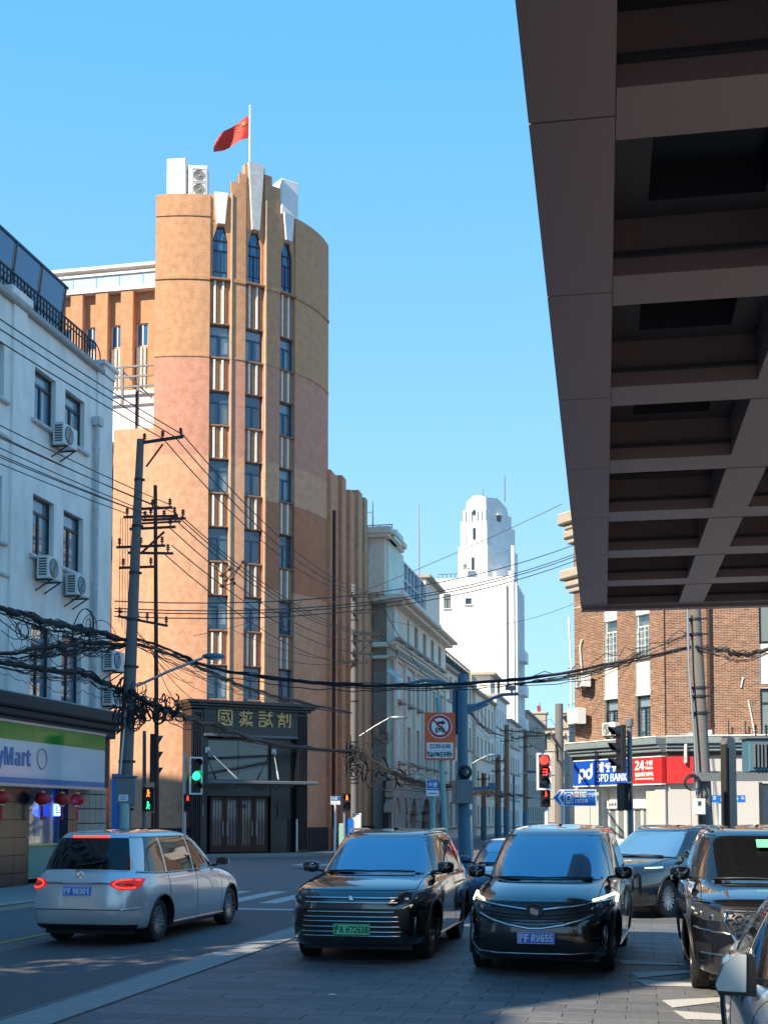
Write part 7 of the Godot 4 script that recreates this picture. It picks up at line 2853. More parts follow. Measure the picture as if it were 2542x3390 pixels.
	for a in [[1186, 2030, 1237, 1982], [1190, 2163, 1240, 2110]]:
		b = B.new()
		b.bar(at(a[0], a[1], d - 0.2), at(a[2], a[3], d - 0.2), 0.06)
		part(t, "brace", b, mt["iron"])
	street_lamp_arm(t, 1190, 2437, 1286, 2378, d - 0.5, mt["galv"], 0.95)
	b = B.new()
	for s in [0.28, 0.45, 0.62]:
		b.cone(base + Vector3(s - 0.65, 0.2, 0.1), base + Vector3(s - 0.65, 6.0, 0.1), 0.04, 0.04, 6)
	part(t, "conduit", b, mt["iron"])
	# boxes, small signal and name plate at its foot
	t = thing("street_name_sign", "small blue and white street name plate on a white post by the tower", "sign", Transform3D())
	b = B.new()
	b.cone(foot(1108, 60.0), at(1110, 2660, 60.0), 0.05, 0.05, 8)
	part(t, "post", b, mt["white_paint"])
	b = B.new()
	b.span(-0.22, 0.24, -0.20, 0.20, -0.02, 0.02)
	part(t, "plate", b, mt["sign_white"], here(1110, 2650, 60.0, 0.3))
	b = B.new()
	b.span(-0.21, 0.23, 0.0, 0.19, 0.02, 0.028)
	part(t, "blue_field", b, mt["sign_blue"], here(1110, 2650, 60.0, 0.3))
	b = B.new()
	strokes(b, GLYPH["zhong"], -0.16, 0.04, 0.11, 0.015, 0.028, 0.034)
	strokes(b, GLYPH["lu"], -0.02, 0.04, 0.11, 0.015, 0.028, 0.034)
	part(t, "writing", b, mt["white_paint"], here(1110, 2650, 60.0, 0.3))
	t = thing("small_signal", "small amber-lit signal on the concrete pole by the tower", "traffic light", Transform3D())
	signal_head(t, here(1148, 2655, 62.0, 0.2), 0.42, 0.85, ["man_amber", "sign_black"], false, 0.2)
	b = B.new()
	b.cone(foot(1140, 62.2), at(1140, 2640, 62.2), 0.05, 0.05, 8)
	part(t, "post", b, mt["galv"])
	for a in [[1160, 2742, 0.5, 0.75, "sign_blue", "blue switch cabinet beside the concrete pole's foot"], [1182, 2740, 0.45, 1.0, "frame_white", "white switch cabinet right of the concrete pole's foot"], [1136, 2746, 0.4, 0.5, "pole_mint", "mint switch cabinet left of the concrete pole's foot"]]:
		b = B.new()
		var pp := here(a[0], a[1], 62.4)
		pp.origin.y = 0.13
		b.bev(-a[2] / 2, a[2] / 2, 0.0, a[3] + 0.9, -0.3, 0.1, 0.03)
		var cb := solo("switch_cabinet", b, mt[a[4]], a[5], "cabinet", "", pp)
		ub(cb, "door", mt[a[4]], -a[2] / 2 + 0.04, a[2] / 2 - 0.04, 0.06, a[3] + 0.84, 0.1, 0.115)
	# ---- orange no-right-turn sign on its leaning mint post
	d = 33.0
	t = thing("traffic_sign", "orange sign with a crossed-out right turn for cars and night hours", "sign", Transform3D())
	b = B.new()
	b.cone(foot(1484, d), at(1449, 2312, d), 0.075, 0.065, 12)
	b.ball(at(1449, 2312, d), Vector3.ONE * 0.065, 8)
	part(t, "post", b, mt["pole_mint"])
	var f := here(1456, 2438, d - 0.12, 0.06)
	var pw := 0.40; var ph := 0.622
	var rc := PackedVector2Array()
	for q in [[1, 1, 0.0], [-1, 1, PI * 0.5], [-1, -1, PI], [1, -1, PI * 1.5]]:
		for i in 5:
			var a: float = q[2] + PI * 0.5 * i / 4.0
			rc.append(Vector2(q[0] * (pw - 0.05) + cos(a) * 0.05, q[1] * (ph - 0.05) + sin(a) * 0.05))
	b = B.new()
	b.poly(rc, -0.015, 0.0)
	part(t, "plate", b, mt["sign_orange"], f)
	var disc := func(r: float, z: float, m: String, nm: String) -> void:
		var q := B.new()
		var pts := PackedVector2Array()
		for i in 36: pts.append(Vector2(cos(TAU * i / 36) * r, 0.26 + sin(TAU * i / 36) * r))
		q.poly(pts, z - 0.003, z)
		part(t, nm, q, mt[m], f)
	disc.call(0.312, 0.003, "sign_white", "outer_ring")
	disc.call(0.292, 0.006, "sign_red", "red_ring")
	disc.call(0.225, 0.009, "sign_white", "disc")
	b = B.new()
	b.poly(PackedVector2Array([Vector2(-0.10, 0.29), Vector2(-0.10, 0.36), Vector2(-0.05, 0.39), Vector2(0.05, 0.39), Vector2(0.05, 0.43), Vector2(0.15, 0.355), Vector2(0.05, 0.285), Vector2(0.05, 0.325), Vector2(-0.03, 0.325), Vector2(-0.05, 0.29)]), 0.009, 0.013)
	b.tube([Vector3(-0.085, 0.215, 0.012), Vector3(-0.055, 0.265, 0.012), Vector3(0.055, 0.265, 0.012), Vector3(0.085, 0.215, 0.012)], 0.011, 5)
	b.poly(PackedVector2Array([Vector2(-0.12, 0.13), Vector2(0.12, 0.13), Vector2(0.12, 0.20), Vector2(0.09, 0.222), Vector2(-0.09, 0.222), Vector2(-0.12, 0.20)]), 0.009, 0.012)
	b.span(-0.11, -0.07, 0.09, 0.13, 0.009, 0.012)
	b.span(0.07, 0.11, 0.09, 0.13, 0.009, 0.012)
	part(t, "car_and_arrow", b, mt["sign_black"], f)
	b = B.new()
	for x in [-0.085, 0.045]:
		b.span(x, x + 0.04, 0.165, 0.195, 0.0122, 0.014)
	b.span(-0.04, 0.04, 0.15, 0.165, 0.0122, 0.014)
	part(t, "car_lamps", b, mt["sign_white"], f)
	b = B.new()
	b.box(Vector3(0.0, 0.26, 0.016), Vector3(0.46, 0.042, 0.004), Basis(Vector3(0, 0, 1), -PI / 4))
	part(t, "red_slash", b, mt["sign_red"], f)
	for q in [[-0.36, -0.16], [-0.56, -0.37]]:
		b = B.new()
		b.span(-0.345, 0.345, q[0], q[1], 0.0, 0.006)
		part(t, "time_panel", b, mt["sign_white"], f)
	var hold := Node3D.new()
	hold.name = "writing"
	t.add_child(hold, true)
	hold.transform = f
	type_mesh(hold, "hours", "22:00-6:00", 0.115, Vector3(-0.27, -0.315, 0.009), mt["sign_black"], 0.004, 0.54)
	b = B.new()
	var gi := 0
	for g in ["chu", "yan", "xian", "dan", "wei", "che", "liang", "wai"]:
		strokes(b, GLYPH[g], -0.325 + gi * 0.0825, -0.525, 0.072, 0.013, 0.006, 0.010)
		gi += 1
	for k in b.v.size():
		b.v[k].y = (b.v[k].y + 0.525) * 1.65 - 0.525
	part(hold, "characters", b, mt["sign_black"])
	# ---- blue camera post
	d = 34.0
	t = thing("camera_post", "blue steel post with two surveillance camera arms and a grey box", "post", Transform3D())
	b = B.new()
	b.cone(foot(1542, d), at(1531, 2560, d), 0.20, 0.165, 14)
	b.cone(at(1531, 2560, d), at(1531, 2232, d), 0.15, 0.14, 14)
	part(t, "post", b, mt["pole_blue"])
	b = B.new()
	b.cone(at(1538, 2700, d), at(1538, 2680, d), 0.21, 0.21, 14)
	part(t, "collar", b, mt["pole_blue"])
	b = B.new()
	b.tube([at(1520, 2272, d), at(1450, 2255, d), at(1400, 2252, d), at(1335, 2268, d)], 0.045, 8)
	b.poly(PackedVector2Array([Vector2(0, 0), Vector2(0, -0.22), Vector2(-0.75, 0.02), Vector2(-0.75, 0.08)]), -0.03, 0.03, here(1520, 2262, d))
	part(t, "arm", b, mt["pole_blue"])
	b = B.new()
	b.tube([at(1545, 2348, d), at(1600, 2325, d), at(1660, 2300, d), at(1715, 2297, d)], 0.045, 8)
	b.poly(PackedVector2Array([Vector2(0, 0.1), Vector2(0, -0.16), Vector2(0.55, 0.08), Vector2(0.55, 0.14)]), -0.03, 0.03, here(1548, 2345, d))
	part(t, "arm", b, mt["pole_blue"])
	b = B.new()
	b.box(Vector3(-0.12, 0.16, 0), Vector3(0.44, 0.13, 0.15), Basis(Vector3(0, 0, 1), -0.62))
	b.ball(Vector3(-0.02, -0.06, 0), Vector3(0.13, 0.16, 0.13), 12)
	part(t, "camera", b, mt["frame_white"], here(1320, 2252, d))
	b = B.new()
	b.box(Vector3(0, 0.05, 0), Vector3(0.26, 0.12, 0.14), Basis(Vector3(0, 1, 0), 0.5))
	b.bar(Vector3(0.02, 0.0, 0), Vector3(0.03, -0.12, 0), 0.05)
	part(t, "camera", b, mt["steel_grey"], here(1690, 2284, d))
	b = B.new()
	b.bev(-0.24, 0.24, 0, 0.62, -0.2, 0.18, 0.02)
	part(t, "grey_box", b, mt["steel_grey"], here(1531, 2661, d - 0.25, 0.25))
	b = B.new()
	b.span(-0.11, 0.11, -1.2, 0.0, -0.05, 0.05)
	part(t, "sign_back", b, mt["pole_blue"], here(1509, 2285, d + 0.1, 0.9))
	b = B.new()
	for k in 6:
		var rr := []
		for i in 17:
			rr.append(Vector3(cos(TAU * i / 16) * (0.10 + k * 0.014), sin(TAU * i / 16) * (0.11 + k * 0.014), -k * 0.02))
		b.tube(rr, 0.014, 5)
	part(t, "cable_coil", b, mt["cable"], here(1540, 2556, d - 0.3))
	b = B.new()
	b.bar(Vector3(0, 0, 0), Vector3(0.5, 0.04, 0), 0.08)
	b.box(Vector3(0.55, 0.08, 0), Vector3(0.2, 0.16, 0.18))
	part(t, "side_camera", b, mt["pole_blue"], here(1560, 2612, d))
	# ---- blue street name plate on a mint post
	t = thing("street_name_sign", "blue street name plate on a mint post beside the orange sign", "sign", Transform3D())
	b = B.new()
	b.cone(foot(1432, 32.4), at(1432, 2632, 32.4), 0.085, 0.07, 10)
	part(t, "post", b, mt["pole_mint"])
	f = here(1431, 2608, 32.2, 0.35)
	b = B.new()
	b.span(-0.16, 0.16, -0.21, 0.20, -0.03, 0.03)
	part(t, "plate", b, mt["sign_white"], f)
	b = B.new()
	b.span(-0.155, 0.155, -0.06, 0.195, 0.03, 0.036)
	part(t, "blue_field", b, mt["sign_blue"], f)
	b = B.new()
	strokes(b, GLYPH["zhong"], -0.12, 0.03, 0.11, 0.014, 0.036, 0.042)
	strokes(b, GLYPH["lu"], 0.01, 0.03, 0.11, 0.014, 0.036, 0.042)
	strokes(b, "0090", -0.12, -0.02, 0.24, 0.012, 0.036, 0.042)
	part(t, "writing", b, mt["white_paint"], f)
	b = B.new()
	strokes(b, "0090", -0.12, -0.14, 0.22, 0.02, 0.03, 0.034)
	part(t, "small_writing", b, mt["sign_black"], f)
	# ---- red signal on the right
	d = 46.0
	t = thing("traffic_signal", "white-framed traffic signal showing red, beside the subway arrow sign", "traffic light", Transform3D())
	b = B.new()
	b.cone(foot(1809, d), at(1808, 2500, d), 0.085, 0.07, 10)
	part(t, "pole", b, mt["white_paint"])
	signal_head(t, here(1800, 2554, d - 0.25, 0.12), 0.42, 1.24, ["lamp_red", "sign_black", "lamp_glass"], true, 0.30)
	signal_head(t, here(1806, 2643, d - 0.2, 0.05), 0.34, 0.62, ["man_red", "sign_black"], false, 0.15)
	b = B.new()
	strokes(b, "1979 7971 1171 1575", -0.1, -0.12, 0.22, 0.035, 0.02, 0.03)
	part(t, "lit_digit", b, mt["lamp_red"], here(1803, 2556, d - 0.25, 0.12))
	# ---- subway arrow sign
	d = 44.0
	f = here(1900, 2641, d, 0.0)
	t = thing("subway_sign", "blue arrow-shaped subway sign pointing left for lines 2 and 10", "sign", f)
	b = B.new()
	b.poly(PackedVector2Array([Vector2(-0.74, 0.0), Vector2(-0.50, 0.285), Vector2(0.76, 0.285), Vector2(0.76, -0.285), Vector2(-0.50, -0.285)]), -0.03, 0.0)
	part(t, "plate", b, mt["sign_white"])
	b = B.new()
	b.poly(PackedVector2Array([Vector2(-0.50, 0.0), Vector2(-0.33, 0.255), Vector2(0.73, 0.255), Vector2(0.73, -0.255), Vector2(-0.33, -0.255)]), 0.0, 0.006)
	part(t, "blue_field", b, mt["sign_blue"])
	b = B.new()
	b.poly(PackedVector2Array([Vector2(-0.70, 0.0), Vector2(-0.50, 0.235), Vector2(-0.44, 0.235), Vector2(-0.58, 0.0), Vector2(-0.44, -0.235), Vector2(-0.50, -0.235)]), 0.0, 0.006)
	part(t, "arrow", b, mt["sign_blue"])
	b = B.new()
	b.span(-0.36, -0.04, -0.2, 0.2, 0.006, 0.011)
	part(t, "pictogram_field", b, mt["sign_white"])
	b = B.new()
	b.tube([Vector3(-0.32, -0.18, 0.012), Vector3(-0.32, 0.06, 0.012), Vector3(-0.26, 0.15, 0.012), Vector3(-0.14, 0.15, 0.012), Vector3(-0.08, 0.06, 0.012), Vector3(-0.08, -0.18, 0.012)], 0.022, 6)
	b.span(-0.255, -0.145, -0.09, 0.07, 0.011, 0.016)
	b.bar(Vector3(-0.23, -0.1, 0.013), Vector3(-0.28, -0.18, 0.013), 0.025)
	b.bar(Vector3(-0.17, -0.1, 0.013), Vector3(-0.12, -0.18, 0.013), 0.025)
	part(t, "train_pictogram", b, mt["sign_blue"])
	for q in [[0.0, 0.16], [0.19, 0.30], [0.31, 0.42]]:
		b = B.new()
		b.span(q[0], q[1], 0.02, 0.21, 0.006, 0.011)
		part(t, "number_field", b, mt["sign_white"])
	b = B.new()
	var em := []
	for i in 17: em.append(Vector3(0.08 + cos(TAU * i / 16) * 0.058, 0.115 + sin(TAU * i / 16) * 0.058, 0.012))
	b.tube(em, 0.012, 5)
	b.bar(Vector3(0.03, 0.12, 0.012), Vector3(0.13, 0.11, 0.012), 0.014)
	part(t, "round_emblem", b, mt["sign_orange"])
	type_mesh(t, "numeral", "2", 0.13, Vector3(0.215, 0.05, 0.013), mt["sign_black"], 0.004, 0.06)
	type_mesh(t, "numeral", "10", 0.13, Vector3(0.32, 0.05, 0.013), mt["sign_blue"], 0.004, 0.09)
	b = B.new()
	strokes(b, GLYPH["hao"], 0.45, 0.04, 0.13, 0.018, 0.006, 0.012)
	strokes(b, GLYPH["xian"], 0.59, 0.04, 0.13, 0.018, 0.006, 0.012)
	part(t, "characters", b, mt["white_paint"])
	type_mesh(t, "lettering", "LINE2\\10", 0.13, Vector3(0.02, -0.18, 0.009), mt["white_paint"], 0.006, 0.44)
	b = B.new()
	b.cone(Vector3(-0.38, -0.2, -0.09), Vector3(-0.38, f.origin.y * -1.0, -0.09), 0.06, 0.06, 10)
	part(t, "post", b, mt["frame_white"])
	# ---- signal seen from behind
	d = 38.0
	t = thing("traffic_signal", "black traffic signal seen from its side in front of the bank sign", "traffic light", Transform3D())
	b = B.new()
	b.cone(foot(2087, d), at(2082, 2382, d), 0.085, 0.075, 10)
	b.cone(at(2082, 2405, d), at(2082, 2380, d), 0.12, 0.12, 10)
	part(t, "pole", b, mt["steel_grey"])
	signal_head(t, here(2046, 2480, d - 0.1, -1.35), 0.42, 1.42, ["sign_black", "sign_black", "sign_black"], false, 0.32)
	signal_head(t, here(2059, 2637, d - 0.1, -2.7), 0.42, 0.80, ["sign_black", "sign_black"], false, 0.0)
	for y in [2440, 2540, 2600, 2670]:
		b = B.new()
		b.bar(at(2055, y, d - 0.05), at(2084, y, d), 0.04)
		part(t, "bracket", b, mt["iron"])
	# ---- right utility pole with its transformer beam
	d = 30.0
	t = thing("utility_pole", "grey concrete utility pole in front of the brick wall under the bridge end", "utility pole", Transform3D())
	base = foot(2342, d)
	top = at(2272, 1450, d)
	b = B.new()
	b.cone(base, top, 0.195, 0.09, 18)
	part(t, "pole", b, mt["pole_concrete"])
	for y in [2055, 2105, 2282, 2310, 2365]:
		var r = 0.13 + (y - 2050) * 0.0001
		var pc := at(lerpf(2300, 2334, (y - 2050) / 650.0), y, d)
		b = B.new()
		b.cone(pc, pc + Vector3(0, 0.06, 0), r + 0.02, r + 0.02, 14)
		b.bar(pc + Vector3(-r - 0.1, 0.03, 0.1), pc + Vector3(r + 0.14, 0.03, 0.1), 0.04)
		part(t, "clamp", b, mt["iron"])
	b = B.new()
	b.tube([at(2274, 2015, d - 0.2), at(2278, 2200, d - 0.2), at(2298, 2460, d - 0.25), at(2306, 2640, d - 0.3)], 0.028, 6)
	part(t, "conduit", b, mt["galv"])
	b = B.new()
	b.bev(-0.13, 0.13, 0, 0.38, -0.1, 0.1, 0.02)
	var mb := part(t, "meter_box", b, mt["frame_white"], here(2314, 2698, d - 0.3))
	ub(mb, "meter_window", mt["pane_dark"], -0.06, 0.02, 0.22, 0.32, 0.1, 0.106)
	b = B.new()
	b.bar(at(2296, 2572, d - 0.25), at(2640, 2572, d - 0.25), 0.10, 0.20)
	b.bar(at(2296, 2566, d + 0.25), at(2640, 2566, d + 0.25), 0.10, 0.18)
	part(t, "steel_beam", b, mt["steel_grey"])
	b = B.new()
	for k in 4:
		var rr := []
		for i in 17:
			rr.append(Vector3(cos(TAU * i / 16) * (0.19 - k * 0.01), sin(TAU * i / 16) * (0.19 - k * 0.012) - k * 0.01, k * 0.015))
		b.tube(rr, 0.012, 5)
	part(t, "cable_coil", b, mt["cable"], here(2290, 2590, d - 0.35))
	t = thing("transformer", "blue-grey finned transformer on the steel beam at the right edge", "transformer", here(2530, 2556, d))
	b = B.new()
	b.bev(-0.45, 0.75, 0.0, 0.78, -0.3, 0.28, 0.03)
	part(t, "tank", b, mt["pole_blue"])
	for i in 13:
		b = B.new()
		b.span(-0.36 + i * 0.085, -0.335 + i * 0.085, 0.1, 0.70, 0.28, 0.42)
		part(t, "fin", b, mt["steel_grey"])
	b = B.new()
	b.span(-0.5, 0.8, 0.78, 0.83, -0.34, 0.34)
	part(t, "lid", b, mt["steel_grey"])
	for x in [-0.2, 0.05, 0.3]:
		b = B.new()
		insulator(b, Vector3(x, 0.83, 0), 0.3)
		part(t, "bushing", b, mt["iron"])
	# ---- tall dark board seen nearly edge-on
	d = 22.0
	t = thing("dark_board", "tall dark upright board seen nearly edge-on between pole and transformer", "sign", Transform3D(Basis(Vector3.UP, 1.05), foot(2412, d)))
	b = B.new()
	var hp := at(2412, 2440, d).y
	b.poly(PackedVector2Array([Vector2(-0.28, 0.0), Vector2(0.28, 0.0), Vector2(0.28, hp - 0.14), Vector2(0.22, hp - 0.03), Vector2(0.12, hp), Vector2(-0.12, hp), Vector2(-0.22, hp - 0.03), Vector2(-0.28, hp - 0.14)]), -0.06, 0.06)
	part(t, "board", b, mt["black_plastic"])
	b = B.new()
	b.span(-0.24, 0.24, 0.3, hp - 0.2, 0.06, 0.075)
	part(t, "panel", b, mt["deck_inner"])
	# ---- blue direction plate on the bank's side wall
	t = thing("street_name_sign", "long blue street name plate with compass marks before the bank's wall", "sign", here(2410, 2645, 48.0))
	b = B.new()
	b.span(-0.64, 0.64, -0.13, 0.14, -0.02, 0.0)
	part(t, "plate", b, mt["sign_blue"])
	b = B.new()
	strokes(b, GLYPH["xi"], -0.58, -0.02, 0.11, 0.014, 0.0, 0.006)
	strokes(b, GLYPH["nan"], -0.30, -0.08, 0.17, 0.02, 0.0, 0.006)
	strokes(b, GLYPH["zhong"], -0.05, -0.08, 0.17, 0.02, 0.0, 0.006)
	strokes(b, GLYPH["lu"], 0.20, -0.08, 0.17, 0.02, 0.0, 0.006)
	strokes(b, GLYPH["dong"], 0.48, -0.02, 0.11, 0.014, 0.0, 0.006)
	part(t, "writing", b, mt["white_paint"])
	b = B.new()
	b.cone(Vector3(-0.3, -0.12, -0.08), Vector3(-0.3, -2.45, -0.08), 0.05, 0.05, 8)
	b.cone(Vector3(0.3, -0.12, -0.08), Vector3(0.3, -2.45, -0.08), 0.05, 0.05, 8)
	part(t, "post", b, mt["frame_white"])
	# ---- poles farther away
	var far := [[1850, 57.0, 2330, 0.22, "bare concrete pole left of the bank's corner"], [1648, 112.0, 2500, 0.3, "far wooden-brown pole in front of the cream terrace, left of a pair"], [1676, 121.0, 2400, 0.28, "far brown pole in front of the cream terrace, right of a pair"], [1738, 139.0, 2420, 0.28, "farthest brown pole beside the blue street lamp"], [1600, 100.0, 2560, 0.22, "far grey pole by the arcade, left of the pair of brown poles"]]
	for a in far:
		t = thing("utility_pole", a[4], "utility pole", Transform3D())
		b = B.new()
		b.cone(foot(a[0], a[1]), at(a[0], a[2], a[1]), a[3], a[3] * 0.8, 12)
		part(t, "pole", b, mt["pole_concrete"] if a[0] > 1800 else mt["trim_brown"])
		if a[0] < 1800:
			b = B.new()
			b.cone(foot(a[0], a[1]), at(a[0], 2700, a[1]) + Vector3(0, 0.6, 0), a[3] + 0.01, a[3] + 0.005, 12)
			part(t, "painted_foot", b, mt["pole_blue"])
			for k in 2:
				crossarm(t, a[0] - 22, a[2] + 20 + k * 34, a[0] + 22, a[2] + 18 + k * 34, a[1] - 0.4, 3, 0.09)
	for a in [[1560, 2530, 1610, 2503, 60.0, "blue-headed street lamp over the roadway left of the cream terrace"], [1700, 2570, 1742, 2557, 80.0, "small blue street lamp far down the street"]]:
		t = thing("street_lamp", a[5], "street lamp", Transform3D())
		street_lamp_arm(t, a[0], a[1], a[2], a[3], a[4], mt["pole_blue"], 0.6)
		b = B.new()
		b.cone(foot(a[0], a[4]), at(a[0], a[1] - 4, a[4]), 0.09, 0.06, 8)
		part(t, "pole", b, mt["pole_blue"])

# ---------------------------------------------------------------- overhead wires
func sagged(p: Vector3, q: Vector3, sag: float, n := 14) -> Array:
	var r := []
	for i in n + 1:
		var f := float(i) / n
		r.append(p.lerp(q, f) - Vector3(0, sag * 4.0 * f * (1.0 - f), 0))
	return r

func wire(p: Vector3, q: Vector3, sag: float, r: float, label: String, group: String) -> void:
	var b := B.new()
	b.tube(sagged(p, q, sag), r, 5)
	solo("overhead_wire", b, mt["wire"], label, "wire", group)

# a path of [px, py, depth] points, smoothed
func path3(a: Array, n := 5) -> Array:
	var p := []
	for q in a: p.append(at(q[0], q[1], q[2]))
	var r := []
	for i in p.size() - 1:
		var p0: Vector3 = p[maxi(i - 1, 0)]; var p1: Vector3 = p[i]; var p2: Vector3 = p[i + 1]; var p3: Vector3 = p[mini(i + 2, p.size() - 1)]
		for k in n:
			r.append(p1.cubic_interpolate(p2, p0, p3, float(k) / n))
	r.append(p[-1])
	return r

func bundle(label: String, a: Array, core: float, strands: int, spread: float, hang: float, lumps := 0) -> Node3D:
	var t := thing("cable_bundle", label, "cables", Transform3D(), "black communication cable bundles")
	var mid := path3(a, 8)
	var jit := FastNoiseLite.new()
	jit.seed = rng.randi() % 10000
	jit.frequency = 0.09
	for i in mid.size():
		var e := sin(PI * i / (mid.size() - 1.0))
		mid[i] += Vector3(jit.get_noise_1d(i * 3.0), jit.get_noise_1d(i * 3.0 + 500.0), jit.get_noise_1d(i * 3.0 + 900.0)) * spread * 0.8 * e
	var b := B.new()
	b.tube(mid, core * 0.6, 7)
	part(t, "main_cable", b, mt["cable"])
	for s in strands + 3:
		var pts := []
		var of := Vector3(rng.randfn() * 0.4, rng.randfn(), rng.randfn() * 0.6) * (spread if s >= 3 else core * 0.55)
		var hg := rng.randf() * rng.randf() * hang if s >= 3 else 0.0
		var from := 0
		var to := mid.size()
		if s >= 3 and rng.randf() < 0.6:
			from = rng.randi() % (mid.size() / 2)
			to = mini(mid.size(), from + mid.size() / 3 + rng.randi() % (mid.size() / 2))
		for i in range(from, to):
			var f := float(i - from) / maxf(to - from - 1, 1)
			var e := sin(PI * f)
			var w := jit.get_noise_2d(i * 4.0, s * 77.0)
			pts.append(mid[i] + of * (0.25 + 0.75 * e) * (1.0 + w) + Vector3(w * 0.4, w, w) * spread * 0.6 - Vector3(0, hg * pow(e, 0.7), 0))
		b = B.new()
		b.tube(pts, rng.randf_range(0.007, 0.015) if s >= 3 else core * 0.42, 5)
		part(t, "cable", b, mt["cable"])
	for k in lumps:
		var i := int((k + 0.4 + rng.randf() * 0.3) / lumps * (mid.size() - 2))
		var d: Vector3 = (mid[i + 1] - mid[i]).normalized()
		b = B.new()
		var p: Vector3 = mid[i] - Vector3(0, 0.03, 0)
		b.cone(p - d * 0.22, p - d * 0.12, 0.03, 0.085, 10)
		b.cone(p - d * 0.12, p + d * 0.12, 0.085, 0.085, 10)
		b.cone(p + d * 0.12, p + d * 0.22, 0.085, 0.03, 10)
		part(t, "splice_case", b, mt["cable"])
	return t

func loops(label: String, c: Array, n: int, rad: float, box: Vector3, thick := 0.010) -> void:
	var t := thing("cable_coil", label, "cables", Transform3D(), "coils of spare cable")
	for k in n:
		var p := at(c[0], c[1], c[2]) + Vector3(rng.randf_range(-1, 1) * box.x, rng.randf_range(-1, 1) * box.y, rng.randf_range(-1, 1) * box.z)
		var r := rad * rng.randf_range(0.35, 1.3)
		var tilt := Basis(Vector3.UP, rng.randf_range(-1.4, 1.4)) * Basis(Vector3(0, 0, 1), rng.randf_range(-0.8, 0.8)) * Basis(Vector3(1, 0, 0), rng.randf_range(-0.6, 0.6))
		var b := B.new()
		var pts := []
		var part_of := 1.0 if rng.randf() < 0.35 else rng.randf_range(0.4, 0.75)
		var st := rng.randf() * TAU if part_of == 1.0 else PI * 0.9 + rng.randf() * 0.6
		var a1 := rng.randf_range(0.05, 0.25); var ph := rng.randf() * TAU
		var turns := 1.0 if part_of < 1.0 else float(rng.randi_range(1, 2))
		var m := 18 * int(turns)
		for i in m + 1:
			var g := st + TAU * part_of * turns * i / m
			var rr := r * (1.0 + a1 * sin(g * 2.0 + ph) + 0.04 * i / m)
			pts.append(p + tilt * Vector3(cos(g) * rr * 0.8, sin(g) * rr, 0.05 * i / m))
		b.tube(pts, thick * rng.randf_range(0.7, 1.4), 5)
		part(t, "loop", b, mt["cable"])

const ORD := ["topmost", "second from the top", "third from the top", "fourth from the top", "fifth from the top", "sixth from the top", "lowest"]

